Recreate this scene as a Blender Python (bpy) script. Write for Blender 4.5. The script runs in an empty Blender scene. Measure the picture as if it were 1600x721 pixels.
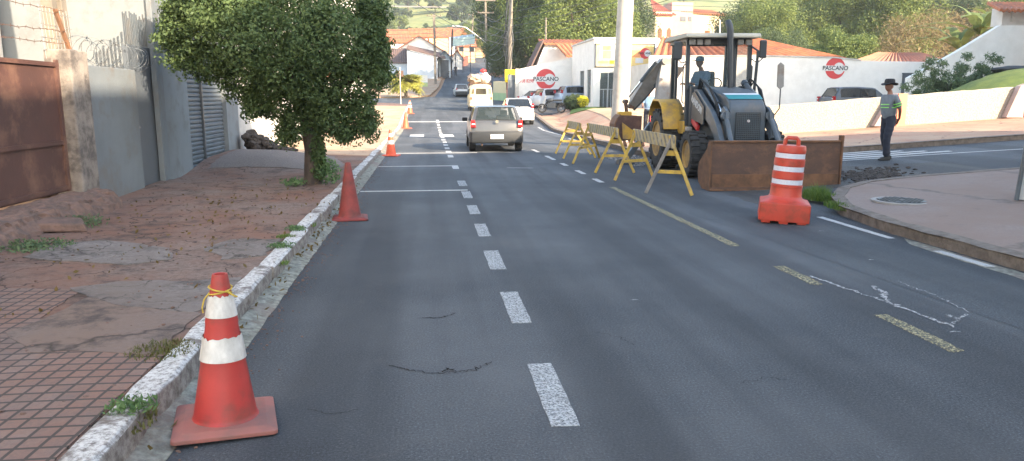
EXPO=2.1; HAZE=0.0005
import bpy, bmesh, math, random
import numpy as np
from mathutils import Vector, Matrix, Euler
R = math.radians
random.seed(7)
rng = np.random.default_rng(11)
C = bpy.context.scene.collection
# ---------------------------------------------------------------- camera model (24 mm-ish phone lens, eye at 1.6 m)
F = 1155.; PITCH = math.atan(205.5/F); YAW = math.atan(134/math.hypot(F, 205.5))
FX, FY = math.sin(YAW), math.cos(YAW); CP, SP = math.cos(PITCH), math.sin(PITCH)
def ray(px, py):
    u = (px-800)/F; v = (360.5-py)/F
    h = CP+v*SP
    return Vector((FX*h+FY*u, FY*h-FX*u, -SP+v*CP))
def at(px, py, Y):
    "survey helper: the point that stands at road distance Y on the sight line of a photo pixel"
    r = ray(px, py); return Vector((0, 0, 1.6))+r*(Y/r.y)
def gz(px, py, z=0.):
    r = ray(px, py); return Vector((0, 0, 1.6))+r*((z-1.6)/r.z)
def smooth(a, b, t):
    t = max(0., min(1., (t-a)/(b-a))); return t*t*(3-2*t)
PR = [(-80, 0), (38, 0), (54, .72), (66, 1.1), (88, 1.85), (100, 3.), (115, 4.8), (135, 7.4), (170, 11.), (220, 16.), (260, 24.), (330, 39.), (420, 62.), (560, 100.), (700, 118.)]
def prof(y):
    for (a, za), (b, zb) in zip(PR, PR[1:]):
        if y <= b: return za+(zb-za)*max(0, (y-a))/(b-a)
    return PR[-1][1]
def H(x, y):
    b = prof(y)
    s = .06*max(0, min(x, 34)-5.6)
    w = 1-smooth(24, 36, y)
    r = .9*smooth(24, 38, y)*smooth(6.5, 10, x)
    return max(b, s*w+r*(1-w))
# ---------------------------------------------------------------- materials
def nodes(name):
    m = bpy.data.materials.new(name); m.use_nodes = True
    nt = m.node_tree; b = nt.nodes['Principled BSDF']
    return m, nt, b
def N(nt, t, **k):
    n = nt.nodes.new(t)
    for a, v in k.items():
        if a in n.inputs.keys(): n.inputs[a].default_value = v
        else: setattr(n, a, v)
    return n
def c4(c): return (c[0], c[1], c[2], 1)
def ramp(nt, src, stops):
    r = nt.nodes.new('ShaderNodeValToRGB'); e = r.color_ramp.elements
    while len(e) < len(stops): e.new(.5)
    for q, (p, c) in zip(e, stops):
        q.position = p; q.color = c4(c) if hasattr(c, '__len__') else (c, c, c, 1)
    nt.links.new(src, r.inputs[0]); return r.outputs[0]
def mix(nt, f, a, b, mode='MIX'):
    n = nt.nodes.new('ShaderNodeMix'); n.data_type = 'RGBA'; n.blend_type = mode
    for s, v in ((n.inputs[0], f), (n.inputs[6], a), (n.inputs[7], b)):
        if hasattr(v, 'is_linked') or hasattr(v, 'links'): nt.links.new(v, s)
        elif hasattr(v, '__len__'): s.default_value = c4(v)
        else: s.default_value = v
    return n.outputs[2]
def noise(nt, vec, scale, detail=6, rough=.6, dist=0.):
    n = N(nt, 'ShaderNodeTexNoise'); n.inputs['Scale'].default_value = scale
    n.inputs['Detail'].default_value = detail; n.inputs['Roughness'].default_value = rough; n.inputs['Distortion'].default_value = dist
    nt.links.new(vec, n.inputs['Vector']); return n.outputs['Fac']
def coords(nt, sc=(1, 1, 1)):
    t = nt.nodes.new('ShaderNodeTexCoord'); mp = nt.nodes.new('ShaderNodeMapping'); mp.inputs['Scale'].default_value = sc
    nt.links.new(t.outputs['Object'], mp.inputs[0]); return mp.outputs[0]
def bump(nt, b, h, strength=.3, dist=.02):
    n = nt.nodes.new('ShaderNodeBump'); n.inputs['Strength'].default_value = strength; n.inputs['Distance'].default_value = dist
    nt.links.new(h, n.inputs['Height']); nt.links.new(n.outputs[0], b.inputs['Normal'])
def mat(name, c1, c2=None, sc=4., rough=.8, bm=.0, bs=60., metal=0., lo=.35, hi=.65, c3=None, sc3=.8, stretch=(1, 1, 1), coat=0, spec=.5):
    m, nt, b = nodes(name)
    c2 = c2 or tuple(v*.75 for v in c1)
    v = coords(nt, stretch)
    col = ramp(nt, noise(nt, v, sc), [(lo, c1), (hi, c2)])
    if c3:
        f = ramp(nt, noise(nt, v, sc3, 8, .7), [(.5, 0), (.66, 1)])
        col = mix(nt, f, col, c3)
    nt.links.new(col, b.inputs['Base Color'])
    b.inputs['Roughness'].default_value = rough; b.inputs['Metallic'].default_value = metal
    b.inputs['Specular IOR Level'].default_value = spec
    if coat: b.inputs['Coat Weight'].default_value = coat; b.inputs['Coat Roughness'].default_value = .08
    if bm: bump(nt, b, noise(nt, v, bs, 4), bm, .02)
    return m
def plain(name, c, rough=.6, metal=0, emit=0):
    return mat(name, c, tuple(v*.88 for v in c), 9, rough, metal=metal)
def glass(name, tint=(.02, .03, .035), alpha=.75):
    m, nt, b = nodes(name)
    b.inputs['Base Color'].default_value = c4(tint); b.inputs['Roughness'].default_value = .04
    b.inputs['Alpha'].default_value = alpha; b.inputs['Specular IOR Level'].default_value = .8
    return m
def worn(name, c, base_alpha=(.42, .56), sc=60):
    "worn road paint: the asphalt below shows through the bare spots"
    m, nt, b = nodes(name); v = coords(nt)
    n1 = noise(nt, v, sc, 10, .8); 
    a = ramp(nt, n1, [(base_alpha[0], 0), (base_alpha[1], 1)])
    nt.links.new(a, b.inputs['Alpha']); b.inputs['Roughness'].default_value = .8
    col = ramp(nt, noise(nt, v, 3), [(.3, c), (.7, tuple(q*.78 for q in c))]); nt.links.new(col, b.inputs['Base Color'])
    return m
def leafmat(name, a, b_, sc=1.2, trans=.35):
    m, nt, b = nodes(name); v = coords(nt)
    col = ramp(nt, noise(nt, v, sc, 8, .8), [(.36, a), (.64, b_)])
    g = N(nt, 'ShaderNodeNewGeometry')
    col = mix(nt, ramp(nt, g.outputs['Random Per Island'], [(0, 0), (1, 1)]), col, mix(nt, .5, col, (min(1, b_[0]*1.7), min(1, b_[1]*1.5), b_[2]*1.1)))
    nt.links.new(col, b.inputs['Base Color']); b.inputs['Roughness'].default_value = .55; b.inputs['Specular IOR Level'].default_value = .25
    t = N(nt, 'ShaderNodeBsdfTranslucent'); nt.links.new(col, t.inputs[0])
    mx = N(nt, 'ShaderNodeMixShader'); mx.inputs[0].default_value = trans
    nt.links.new(b.outputs[0], mx.inputs[1]); nt.links.new(t.outputs[0], mx.inputs[2])
    nt.links.new(mx.outputs[0], nt.nodes['Material Output'].inputs[0])
    return m
# ---------------------------------------------------------------- things and parts
def tag(o, label, cat, group=None):
    o['label'] = label; o['category'] = cat
    if group: o['group'] = group
    return o
def struct(o, kind='structure'): o['kind'] = kind; return o
def thing(name, label, cat, loc=(0, 0, 0), rz=0., group=None, rot=None):
    o = bpy.data.objects.new(name, None); C.objects.link(o); o.location = loc
    o.rotation_euler = rot if rot else (0, 0, rz); o.empty_display_size = .2
    return tag(o, label, cat, group)
def dup(root, loc=None, rz=None, label=None, scale=None):
    def rec(o, par):
        c = o.copy(); C.objects.link(c)
        if par: c.parent = par
        for ch in [q for q in C.objects if q.parent == o]: rec(ch, c)
        return c
    r = rec(root, None)
    if loc is not None: r.location = loc
    if rz is not None: r.rotation_euler = (0, 0, rz)
    if scale: r.scale = scale if hasattr(scale, '__len__') else (scale,)*3
    if label: r['label'] = label
    return r
class MB:
    def __init__(s): s.b = bmesh.new()
    def add(s, vs, fs):
        v = [s.b.verts.new(q) for q in vs]
        for f in fs:
            try: s.b.faces.new([v[i] for i in f])
            except ValueError: pass
        return s
    def box(s, c, d, rot=None, tap=1.):
        vs = []
        for z in (-.5, .5):
            k = 1 if z < 0 else tap
            for x, y in ((-.5, -.5), (.5, -.5), (.5, .5), (-.5, .5)):
                p = Vector((x*d[0]*k, y*d[1]*k, z*d[2]))
                if rot: p = Euler(rot).to_matrix() @ p
                vs.append(p+Vector(c))
        return s.add(vs, [(0, 3, 2, 1), (4, 5, 6, 7), (0, 1, 5, 4), (1, 2, 6, 5), (2, 3, 7, 6), (3, 0, 4, 7)])
    def cyl(s, p, q, r0, r1=None, n=12, cap=True):
        p, q = Vector(p), Vector(q); r1 = r0 if r1 is None else r1
        d = (q-p).normalized(); a = d.orthogonal().normalized(); b = d.cross(a)
        vs = [c+(a*math.cos(t)+b*math.sin(t))*r for c, r in ((p, r0), (q, r1)) for t in [2*math.pi*i/n for i in range(n)]]
        fs = [(i, (i+1) % n, n+(i+1) % n, n+i) for i in range(n)]
        if cap: fs += [tuple(range(n))[::-1], tuple(range(n, 2*n))]
        return s.add(vs, fs)
    def beam(s, p, q, w, h, up=(0, 0, 1)):
        p, q = Vector(p), Vector(q); d = (q-p).normalized(); u = Vector(up)
        if abs(d.dot(u)) > .98: u = Vector((0, 1, 0))
        a = d.cross(u).normalized()*w/2; b = a.cross(d).normalized()*h/2
        vs = [c+x+y for c in (p, q) for x, y in ((-a, -b), (a, -b), (a, b), (-a, b))]
        return s.add(vs, [(0, 3, 2, 1), (4, 5, 6, 7), (0, 1, 5, 4), (1, 2, 6, 5), (2, 3, 7, 6), (3, 0, 4, 7)])
    def tube(s, pts, r, n=8):
        pts = [Vector(p) for p in pts]; rs = r if hasattr(r, '__len__') else [r]*len(pts)
        rings = []; a = None
        for i, p in enumerate(pts):
            d = (pts[min(i+1, len(pts)-1)]-pts[max(i-1, 0)]).normalized()
            a = (d.orthogonal() if a is None else (a-d*a.dot(d))).normalized(); b = d.cross(a)
            rings.append([s.b.verts.new(p+(a*math.cos(2*math.pi*k/n)+b*math.sin(2*math.pi*k/n))*rs[i]) for k in range(n)])
        for A, B in zip(rings, rings[1:]):
            for k in range(n): s.b.faces.new((A[k], A[(k+1) % n], B[(k+1) % n], B[k]))
        s.b.faces.new(rings[0][::-1]); s.b.faces.new(rings[-1]); return s
    def lathe(s, pr, c=(0, 0, 0), n=24, axis='z', jit=0, caps=True):
        c = Vector(c); rings = []
        for r, z in pr:
            ring = []
            for k in range(n):
                t = 2*math.pi*k/n; rr = r*(1+random.uniform(-jit, jit))
                p = (rr*math.cos(t), rr*math.sin(t), z) if axis == 'z' else (z, rr*math.cos(t), rr*math.sin(t)) if axis == 'x' else (rr*math.cos(t), z, rr*math.sin(t))
                ring.append(s.b.verts.new(c+Vector(p)))
            rings.append(ring)
        for A, B in zip(rings, rings[1:]):
            for k in range(n): s.b.faces.new((A[k], A[(k+1) % n], B[(k+1) % n], B[k]))
        if caps: s.b.faces.new(rings[0][::-1]); s.b.faces.new(rings[-1])
        return s
    def prism(s, poly, a, b, axis='x'):
        "poly of 2-D points extruded from a to b along the axis"
        n = len(poly)
        def P(t, u, v): return (t, u, v) if axis == 'x' else (u, t, v) if axis == 'y' else (u, v, t)
        vs = [P(a, *q) for q in poly]+[P(b, *q) for q in poly]
        return s.add(vs, [tuple(range(n))[::-1], tuple(range(n, 2*n))]+[(i, (i+1) % n, n+(i+1) % n, n+i) for i in range(n)])
    def sphere(s, c, r, sub=2, jit=0):
        m = Matrix.Translation(c) @ Matrix.Diagonal((*(r if hasattr(r, '__len__') else (r, r, r)), 1))
        g = bmesh.ops.create_icosphere(s.b, subdivisions=sub, radius=1, matrix=m)
        if jit:
            for v in g['verts']: v.co += Vector([random.uniform(-jit, jit) for _ in range(3)])
        return s
    def ribbon(s, pts, w, z=None):
        "flat ribbon draped on the ground: pts are (x, y)"
        L = []; Rr = []
        for i, p in enumerate(pts):
            a = Vector(pts[max(i-1, 0)][:2]); b = Vector(pts[min(i+1, len(pts)-1)][:2]); d = (b-a).normalized(); nn = Vector((-d.y, d.x))
            ww = (w[i] if hasattr(w, '__len__') else w)/2; q = Vector(p[:2])
            for arr, sg in ((L, 1), (Rr, -1)):
                k = q+nn*ww*sg; arr.append((k.x, k.y, H(k.x, k.y)+z))
        n = len(pts)
        return s.add(L+Rr, [(i, n+i, n+i+1, i+1) for i in range(n-1)])
    def build(s, name, m, parent=None, bevel=0, sm=False, fixn=True, seg=2):
        if fixn: bmesh.ops.recalc_face_normals(s.b, faces=s.b.faces)
        me = bpy.data.meshes.new(name); s.b.to_mesh(me); s.b.free()
        ms = m if isinstance(m, (list, tuple)) else [m]
        for q in ms: me.materials.append(q)
        o = bpy.data.objects.new(name, me); C.objects.link(o)
        if parent: o.parent = parent
        if sm:
            me.shade_smooth()
            try: me.set_sharp_from_angle(angle=R(35))
            except Exception: pass
        if bevel:
            bv = o.modifiers.new('b', 'BEVEL'); bv.width = bevel; bv.segments = seg; bv.limit_method = 'ANGLE'; bv.angle_limit = R(40)
        return o
def drape(name, pts, off, m, step=1., skirt=None, fn=H, rag=0.):
    "a sheet cut to an outline (x, y) and laid on the terrain; skirt gives it a real edge face downwards"
    pts = [Vector((p[0], p[1])) for p in pts]
    if rag:
        q = []
        for i, a in enumerate(pts):
            b = pts[(i+1) % len(pts)]; n = max(2, int((b-a).length/.12))
            for k in range(n):
                p = a.lerp(b, k/n); q.append(p+Vector((random.uniform(-rag, rag), random.uniform(-rag, rag))))
        pts = q
    b = bmesh.new(); vs = [b.verts.new((p.x, p.y, 0)) for p in pts]
    from mathutils.geometry import tessellate_polygon
    for tri in tessellate_polygon([[Vector((p.x, p.y, 0)) for p in pts]]):
        try: b.faces.new([vs[i] for i in tri])
        except ValueError: pass
    xs = [p.x for p in pts]; ys = [p.y for p in pts]
    for ax, lo, hi in ((0, min(xs), max(xs)), (1, min(ys), max(ys))):
        k = math.floor(lo/step)+1
        while k*step < hi-1e-4:
            co = Vector((0, 0, 0)); co[ax] = k*step+.0013; no = Vector((0, 0, 0)); no[ax] = 1
            bmesh.ops.bisect_plane(b, geom=b.verts[:]+b.edges[:]+b.faces[:], plane_co=co, plane_no=no, dist=1e-5)
            k += 1
    for v in b.verts: v.co.z = fn(v.co.x, v.co.y)+off
    bmesh.ops.recalc_face_normals(b, faces=b.faces)
    if sum(fc.normal.z for fc in b.faces) < 0: bmesh.ops.reverse_faces(b, faces=b.faces)
    if skirt is None: skirt = 0 if name == 'road' else .03 if off > .1 else .012
    if skirt:
        be = [e for e in b.edges if len(e.link_faces) == 1]
        g = bmesh.ops.extrude_edge_only(b, edges=be)
        for v in [q for q in g['geom'] if isinstance(q, bmesh.types.BMVert)]: v.co.z -= skirt
    me = bpy.data.meshes.new(name); b.to_mesh(me); b.free(); me.materials.append(m)
    o = bpy.data.objects.new(name, me); C.objects.link(o); return o
def text(name, s, size, m, parent, M, thick=.006, sx=1., align='CENTER'):
    cu = bpy.data.curves.new(name, 'FONT'); cu.body = s; cu.size = size; cu.extrude = thick; cu.align_x = align; cu.align_y = 'CENTER'; cu.offset = size*.012
    t = bpy.data.objects.new('tmp', cu); C.objects.link(t); bpy.context.view_layer.update()
    me = bpy.data.meshes.new_from_object(t); bpy.data.objects.remove(t)
    me.transform(M @ Matrix.Diagonal((sx, 1, 1, 1))); me.materials.clear(); me.materials.append(m)
    o = bpy.data.objects.new(name, me); C.objects.link(o)
    if parent: o.parent = parent
    return o
def face_y(x, y, z): return Matrix.Translation((x, y, z)) @ Euler((R(90), 0, 0)).to_matrix().to_4x4()   # readable from -y
def leaves(name, clumps, m, parent=None, size=.06, flat=.0, aspect=.5, loc=None, up=.25, shell=.55):
    "a cloud of leaf-shaped faces: clumps are (centre, radii, count)"
    V = []
    for c, r, n in clumps:
        n = int(n); d = rng.normal(size=(n, 3)); d /= np.linalg.norm(d, axis=1)[:, None]
        rad = (shell+(1-shell)*rng.random(n)**.6)
        rad *= 1+.12*np.sin(d[:, 0]*7+c[0]*3)*np.sin(d[:, 1]*6+c[1]*2)*np.sin(d[:, 2]*8+1)*2
        p = np.array(c)+d*rad[:, None]*np.array(r)
        nn = d*.7+rng.normal(size=(n, 3))*.75; nn[:, 2] += up; nn /= np.linalg.norm(nn, axis=1)[:, None]
        t = rng.normal(size=(n, 3)); t -= nn*(t*nn).sum(1)[:, None]; t /= np.linalg.norm(t, axis=1)[:, None]
        w = np.cross(nn, t); s = size*(.6+.8*rng.random(n))[:, None]
        V.append(np.stack([p-t*s, p+w*s*aspect+nn*s*.12, p+t*s, p-w*s*aspect+nn*s*.12], axis=1))
    V = np.concatenate(V).reshape(-1, 3); k = len(V)//4
    me = bpy.data.meshes.new(name); me.vertices.add(len(V)); me.vertices.foreach_set('co', V.astype(np.float32).ravel())
    me.loops.add(k*4); me.loops.foreach_set('vertex_index', np.arange(k*4, dtype=np.int32))
    me.polygons.add(k); me.polygons.foreach_set('loop_start', np.arange(0, k*4, 4, dtype=np.int32)); me.update(calc_edges=True); me.validate()
    me.materials.append(m)
    o = bpy.data.objects.new(name, me); C.objects.link(o)
    if parent: o.parent = parent
    return o
M = {}
def asphalt(name, a, b2, patch):
    m, nt, b = nodes(name); v = coords(nt)
    fine = noise(nt, v, 75, 5, .85)
    col = ramp(nt, fine, [(.40, tuple(q*.38 for q in a)), (.49, a), (.57, b2), (.68, tuple(q*2.6 for q in b2))])
    big = ramp(nt, noise(nt, v, .35, 5, .6), [(.38, 0), (.66, 1)])
    col = mix(nt, big, col, mix(nt, .6, col, patch))
    vs = coords(nt, (1.2, .05, 1)); tr = ramp(nt, noise(nt, vs, 1.3, 3, .5), [(.42, 0), (.6, 1)])
    col = mix(nt, tr, col, mix(nt, .5, col, (.02, .023, .028)))
    sp = ramp(nt, noise(nt, v, 2.1, 9, .75), [(.60, 0), (.74, 1)])
    col = mix(nt, sp, col, mix(nt, .3, col, (.14, .135, .125)))
    nt.links.new(col, b.inputs['Base Color']); b.inputs['Roughness'].default_value = .78; b.inputs['Specular IOR Level'].default_value = .35
    bump(nt, b, fine, .8, .010); return m
M['asphalt'] = asphalt('asphalt', (.049, .056, .066), (.078, .088, .100), (.13, .137, .146))
M['asphalt_new'] = asphalt('asphalt_new', (.042, .050, .060), (.070, .080, .092), (.11, .117, .124))
M['asphalt_old'] = asphalt('asphalt_old', (.05, .05, .05), (.085, .085, .082), (.11, .105, .10))
def slabs(name, base, dirt, crack, csc=.9, rough=.9, dsc=.7, calm=False):
    m, nt, b = nodes(name); v = coords(nt)
    col = ramp(nt, noise(nt, v, 25, 8, .8), [(.34, tuple(q*(.8 if calm else .5) for q in base)), (.5, base), (.68, tuple(q*(1.1 if calm else 1.3) for q in base))])
    col = mix(nt, ramp(nt, noise(nt, v, dsc, 8, .7), [(.40, 0), (.60, 1)]), col, dirt)
    col = mix(nt, ramp(nt, noise(nt, v, 2.6, 8, .75), [(.56, 0), (.72, .5)] if calm else [(.50, 0), (.64, .9)]), col, tuple(q*(.6 if calm else .38) for q in base))
    vo = N(nt, 'ShaderNodeTexVoronoi', feature='DISTANCE_TO_EDGE'); vo.inputs['Scale'].default_value = csc
    dv = N(nt, 'ShaderNodeVectorMath', operation='ADD'); nn = N(nt, 'ShaderNodeTexNoise'); nn.inputs['Scale'].default_value = 3; nn.inputs['Detail'].default_value = 8
    nt.links.new(v, nn.inputs['Vector']); sc = N(nt, 'ShaderNodeVectorMath', operation='SCALE'); sc.inputs['Scale'].default_value = .55
    nt.links.new(nn.outputs['Color'], sc.inputs[0]); nt.links.new(v, dv.inputs[0]); nt.links.new(sc.outputs[0], dv.inputs[1]); nt.links.new(dv.outputs[0], vo.inputs['Vector'])
    cr = ramp(nt, vo.outputs['Distance'], [(.0, 1), (.018, 0)])
    gate = ramp(nt, noise(nt, v, .8, 3), [(.36, 0), (.48, 1)])
    cr = mix(nt, 1., cr, gate, 'MULTIPLY')
    col = mix(nt, cr, col, crack); nt.links.new(col, b.inputs['Base Color'])
    b.inputs['Roughness'].default_value = rough; b.inputs['Specular IOR Level'].default_value = .25
    bump(nt, b, noise(nt, v, 30, 9, .85), .3 if calm else .8, .02); return m
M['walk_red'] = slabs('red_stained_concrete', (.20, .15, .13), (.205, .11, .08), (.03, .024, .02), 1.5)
M['walk_lit'] = slabs('sunlit_pale_pavement', (.44, .33, .23), (.40, .25, .16), (.12, .09, .07), .9, calm=True)  # paler pavement tone with the sunlight put into the colour
M['walk_pink'] = slabs('pink_concrete', (.25, .195, .17), (.235, .17, .14), (.14, .115, .10), .22, calm=True)
M['walk_grey'] = slabs('grey_trowelled_concrete', (.21, .19, .18), (.17, .14, .125), (.05, .045, .04), 2.)
M['walk_smooth'] = slabs('smooth_grey_red_concrete', (.19, .16, .15), (.20, .145, .12), (.06, .05, .045), .5)
M['lot'] = slabs('sandy_forecourt', (.50, .38, .24), (.44, .31, .19), (.25, .18, .12), .25, calm=True)
M['redpave'] = slabs('red_paving', (.36, .20, .14), (.38, .27, .19), (.16, .10, .08), .5, calm=True)
def tiles(name, c1, c2, mortar, w=.2, h=.2, ms=.012):
    m, nt, b = nodes(name); v = coords(nt)
    br = N(nt, 'ShaderNodeTexBrick'); br.offset = 0
    rt = nt.nodes.new('ShaderNodeMapping'); rt.inputs['Rotation'].default_value = (0, 0, R(3)); nt.links.new(v, rt.inputs[0])
    nt.links.new(rt.outputs[0], br.inputs['Vector'])
    br.inputs['Color1'].default_value = c4(c1); br.inputs['Color2'].default_value = c4(c2); br.inputs['Mortar'].default_value = c4(mortar)
    br.inputs['Scale'].default_value = 1; br.inputs['Brick Width'].default_value = w; br.inputs['Row Height'].default_value = h; br.inputs['Mortar Size'].default_value = ms
    br.inputs['Mortar Smooth'].default_value = .3
    col = mix(nt, ramp(nt, noise(nt, v, 1.6, 8, .7), [(.40, 0), (.60, 1)]), br.outputs['Color'], mix(nt, .7, br.outputs['Color'], (.20, .10, .07)))
    col = mix(nt, ramp(nt, noise(nt, v, 40, 6, .8), [(.4, 0), (.7, .6)]), col, tuple(q*.5 for q in c1))
    col = mix(nt, br.outputs['Fac'], col, mortar)
    nt.links.new(col, b.inputs['Base Color']); b.inputs['Roughness'].default_value = .9
    bump(nt, b, br.outputs['Fac'], -.6, .012); return m
M['tiles'] = tiles('small_square_paving', (.185, .135, .12), (.135, .098, .088), (.045, .037, .034), .1, .1, .010)
M['kerbpaint'] = mat('worn_white_kerb', (.60, .60, .59), (.17, .155, .145), 32, .9, .7, 50, lo=.47, hi=.60, c3=(.15, .135, .125), sc3=6)
def topwhite():
    m, nt, b = nodes('kerb_whitewashed_on_top'); v = coords(nt); g = N(nt, 'ShaderNodeNewGeometry'); s = N(nt, 'ShaderNodeSeparateXYZ'); nt.links.new(g.outputs['True Normal'], s.inputs[0])
    top = ramp(nt, s.outputs[2], [(.35, .0), (.75, 1)])
    w = ramp(nt, noise(nt, v, 30, 10, .8), [(.46, (.56, .56, .55)), (.60, (.16, .145, .135))]); w = mix(nt, ramp(nt, noise(nt, v, 3.5, 8, .7), [(.52, 0), (.62, 1)]), w, (.15, .13, .12))
    d = ramp(nt, noise(nt, v, 14, 8, .8), [(.40, (.30, .28, .26)), (.60, (.12, .10, .09))])
    nt.links.new(mix(nt, top, d, w), b.inputs['Base Color']); b.inputs['Roughness'].default_value = .95; bump(nt, b, noise(nt, v, 60, 6, .8), .7, .012); return m
M['kerbpaint'] = topwhite()
M['kerb_dark'] = mat('dirty_kerb', (.20, .165, .14), (.11, .09, .075), 7, .95, .8, 40)
M['gutter'] = mat('mossy_gutter_concrete', (.30, .30, .255), (.12, .12, .10), 16, .95, .9, 40, c3=(.19, .15, .13), sc3=1.0)
M['conc'] = mat('concrete', (.36, .34, .32), (.25, .235, .22), 6, .9, .3)
M['pole'] = mat('pole_concrete', (.22, .19, .155), (.15, .13, .105), 3, .85, .2)
M['polepale'] = mat('pale_pole', (.52, .46, .39), (.44, .39, .33), 2.5, .7, .1, c3=(.36, .3, .26), sc3=2)
M['white'] = mat('white_plaster', (.78, .75, .70), (.72, .69, .64), 2, .85, .1, c3=(.69, .66, .61), sc3=.5)
M['whiteold'] = mat('old_white_plaster', (.58, .56, .52), (.46, .44, .41), 1.6, .9, .3, 20, c3=(.36, .34, .32), sc3=1.3)
M['offwhite'] = mat('offwhite_plaster', (.62, .59, .55), (.52, .49, .45), 1.5, .9, .15, 20)
M['greywall'] = mat('grey_painted_plaster', (.165, .19, .21), (.135, .155, .172), 1.2, .8, .2, 30, c3=(.145, .14, .135), sc3=1.5)
M['greywall2'] = mat('light_grey_plaster', (.19, .213, .228), (.16, .178, .19), .9, .8, .15, 30, c3=(.145, .15, .155), sc3=2.2)
M['greydoor'] = mat('dark_grey_panel', (.095, .112, .132), (.08, .094, .112), 2, .6, .05)
M['shutter'] = mat('grey_shutter_steel', (.155, .18, .20), (.115, .135, .155), 3, .5, .05, metal=.15)
M['rough'] = mat('rough_cast_wall', (.46, .40, .315), (.28, .24, .185), 20, .95, 1., 16)
M['oldconc'] = mat('mouldy_concrete', (.27, .24, .21), (.13, .11, .10), 4, .95, .6, 25, c3=(.09, .08, .075), sc3=4)
M['gate'] = mat('rusty_brown_sheet', (.095, .045, .037), (.07, .035, .03), 1.5, .55, .1, 10, c3=(.16, .085, .06), sc3=1.8)
M['rust'] = mat('rusty_steel', (.125, .066, .043), (.085, .049, .037), 3.5, .6, .25, 50, c3=(.20, .10, .055), sc3=2.2, stretch=(.8, 1, 1.2))
M['rustl'] = mat('bare_and_sunlit_rust', (.21, .10, .05), (.11, .06, .035), 6, .8, .2, 40)
M['brick'] = mat('broken_red_earth', (.19, .115, .09), (.10, .07, .06), 9, .95, 1., 14)
M['tile_o'] = mat('orange_roof_tile', (.50, .17, .07), (.34, .11, .05), 1.6, .8, .2, c3=(.22, .10, .06), sc3=1.2)
M['tile_b'] = mat('brown_and_shaded_roof_tile', (.16, .10, .085), (.11, .075, .065), 1, .85)
M['orange'] = mat('orange_plastic', (.55, .062, .034), (.46, .052, .03), 4, .45, .04, 20, c3=(.30, .055, .03), sc3=4.5)
M['conered'] = mat('red_cone_rubber', (.41, .038, .032), (.31, .032, .028), 6, .55, .05, 20, c3=(.17, .045, .035), sc3=3.2)
M['conedark'] = mat('dirty_cone_rubber', (.26, .038, .032), (.15, .032, .028), 7, .65, .05, 20, c3=(.11, .035, .03), sc3=5)
M['conebase'] = mat('dusty_cone_foot', (.30, .105, .085), (.20, .095, .08), 7, .75, .1, 20)
M['coneor'] = mat('orange_cone', (.72, .12, .05), (.62, .09, .04), 6, .55)
M['band'] = mat('white_band', (.62, .61, .59), (.42, .41, .39), 14, .45, .04, 30, c3=(.38, .35, .33), sc3=6, stretch=(1, 1, .5))
M['silverband'] = mat('reflective_band', (.66, .67, .74), (.58, .59, .66), 30, .35)
M['rope'] = mat('yellow_cord', (.52, .36, .05), (.36, .26, .05), 30, .8)
M['black'] = plain('black_rubber', (.018, .018, .018), .75)
M['tyre'] = mat('tyre_rubber', (.030, .029, .028), (.055, .05, .045), 12, .85, .2, 40)
M['darkpl'] = plain('dark_bumper_plastic', (.026, .029, .033), .6)
M['chrome'] = plain('chrome_rod', (.75, .75, .75), .2, 1)
M['rim'] = plain('grey_rim', (.45, .46, .47), .35, .6)
M['yel'] = mat('machine_yellow', (.60, .35, .04), (.50, .29, .05), 3, .45, .05, 20, c3=(.30, .19, .09), sc3=2.5)
M['yelrim'] = mat('dirty_yellow_rim', (.46, .27, .07), (.22, .14, .07), 6, .7)
M['mgrey'] = mat('machine_grey', (.085, .105, .125), (.055, .07, .085), 4, .42, .05, c3=(.12, .115, .11), sc3=2)
M['mlight'] = mat('boom_grey', (.30, .288, .27), (.21, .20, .19), 4, .5, .05, c3=(.22, .16, .12), sc3=3)
M['mdark'] = plain('cab_frame_black', (.035, .042, .05), .45)
M['barry'] = mat('barrier_yellow', (.62, .40, .06), (.45, .30, .07), 8, .7, .1, 30, c3=(.30, .22, .12), sc3=5)
M['barrg'] = mat('weathered_wood', (.30, .28, .26), (.22, .2, .18), 8, .85, .2, 30)
M['rampconc'] = mat('exposed_gravel_concrete', (.22, .19, .175), (.10, .08, .075), 45, .95, 1., 45, c3=(.18, .15, .14), sc3=1)
M['soil'] = mat('dark_rubble', (.035, .028, .024), (.07, .055, .045), 14, .95, 1., 30)
M['bark'] = mat('bark', (.085, .062, .048), (.045, .035, .03), 10, .95, 1., 20, stretch=(1, 1, .3))
M['barkl'] = mat('pale_bark', (.22, .17, .12), (.13, .1, .08), 10, .95, .8, 20, stretch=(1, 1, .3))
M['leaf_main'] = leafmat('leaf_dark_glossy', (.050, .092, .046), (.095, .145, .06), 1.5)
M['leaf_a'] = leafmat('leaf_mid', (.058, .10, .036), (.165, .215, .07), .25)
M['leaf_b'] = leafmat('leaf_deep', (.038, .07, .045), (.085, .12, .055), .25)
M['leaf_c'] = leafmat('leaf_yellow', (.26, .30, .06), (.36, .36, .09), .3)
M['leaf_brown'] = leafmat('leaf_dry', (.12, .095, .055), (.21, .175, .10), .35, .2)
M['leaf_blue'] = leafmat('leaf_bluish', (.07, .12, .07), (.12, .18, .10), .6)
M['grass'] = leafmat('grass_blade', (.06, .13, .03), (.13, .20, .05), 3)
M['grassdry'] = leafmat('dry_grass', (.14, .12, .05), (.08, .10, .035), 3)
M['weed'] = leafmat('weed_leaf', (.07, .15, .07), (.12, .20, .09), 3)
M['glass'] = glass('dark_glass', (.012, .016, .02), .82)
M['glassc'] = glass('clear_glass', (.06, .10, .11), .38)
M['glassr'] = glass('rear_glass', (.05, .065, .06), .5)
M['red'] = plain('red_paint', (.55, .04, .04), .5)
M['taill'] = plain('tail_lamp_red', (.36, .015, .02), .2)
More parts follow.
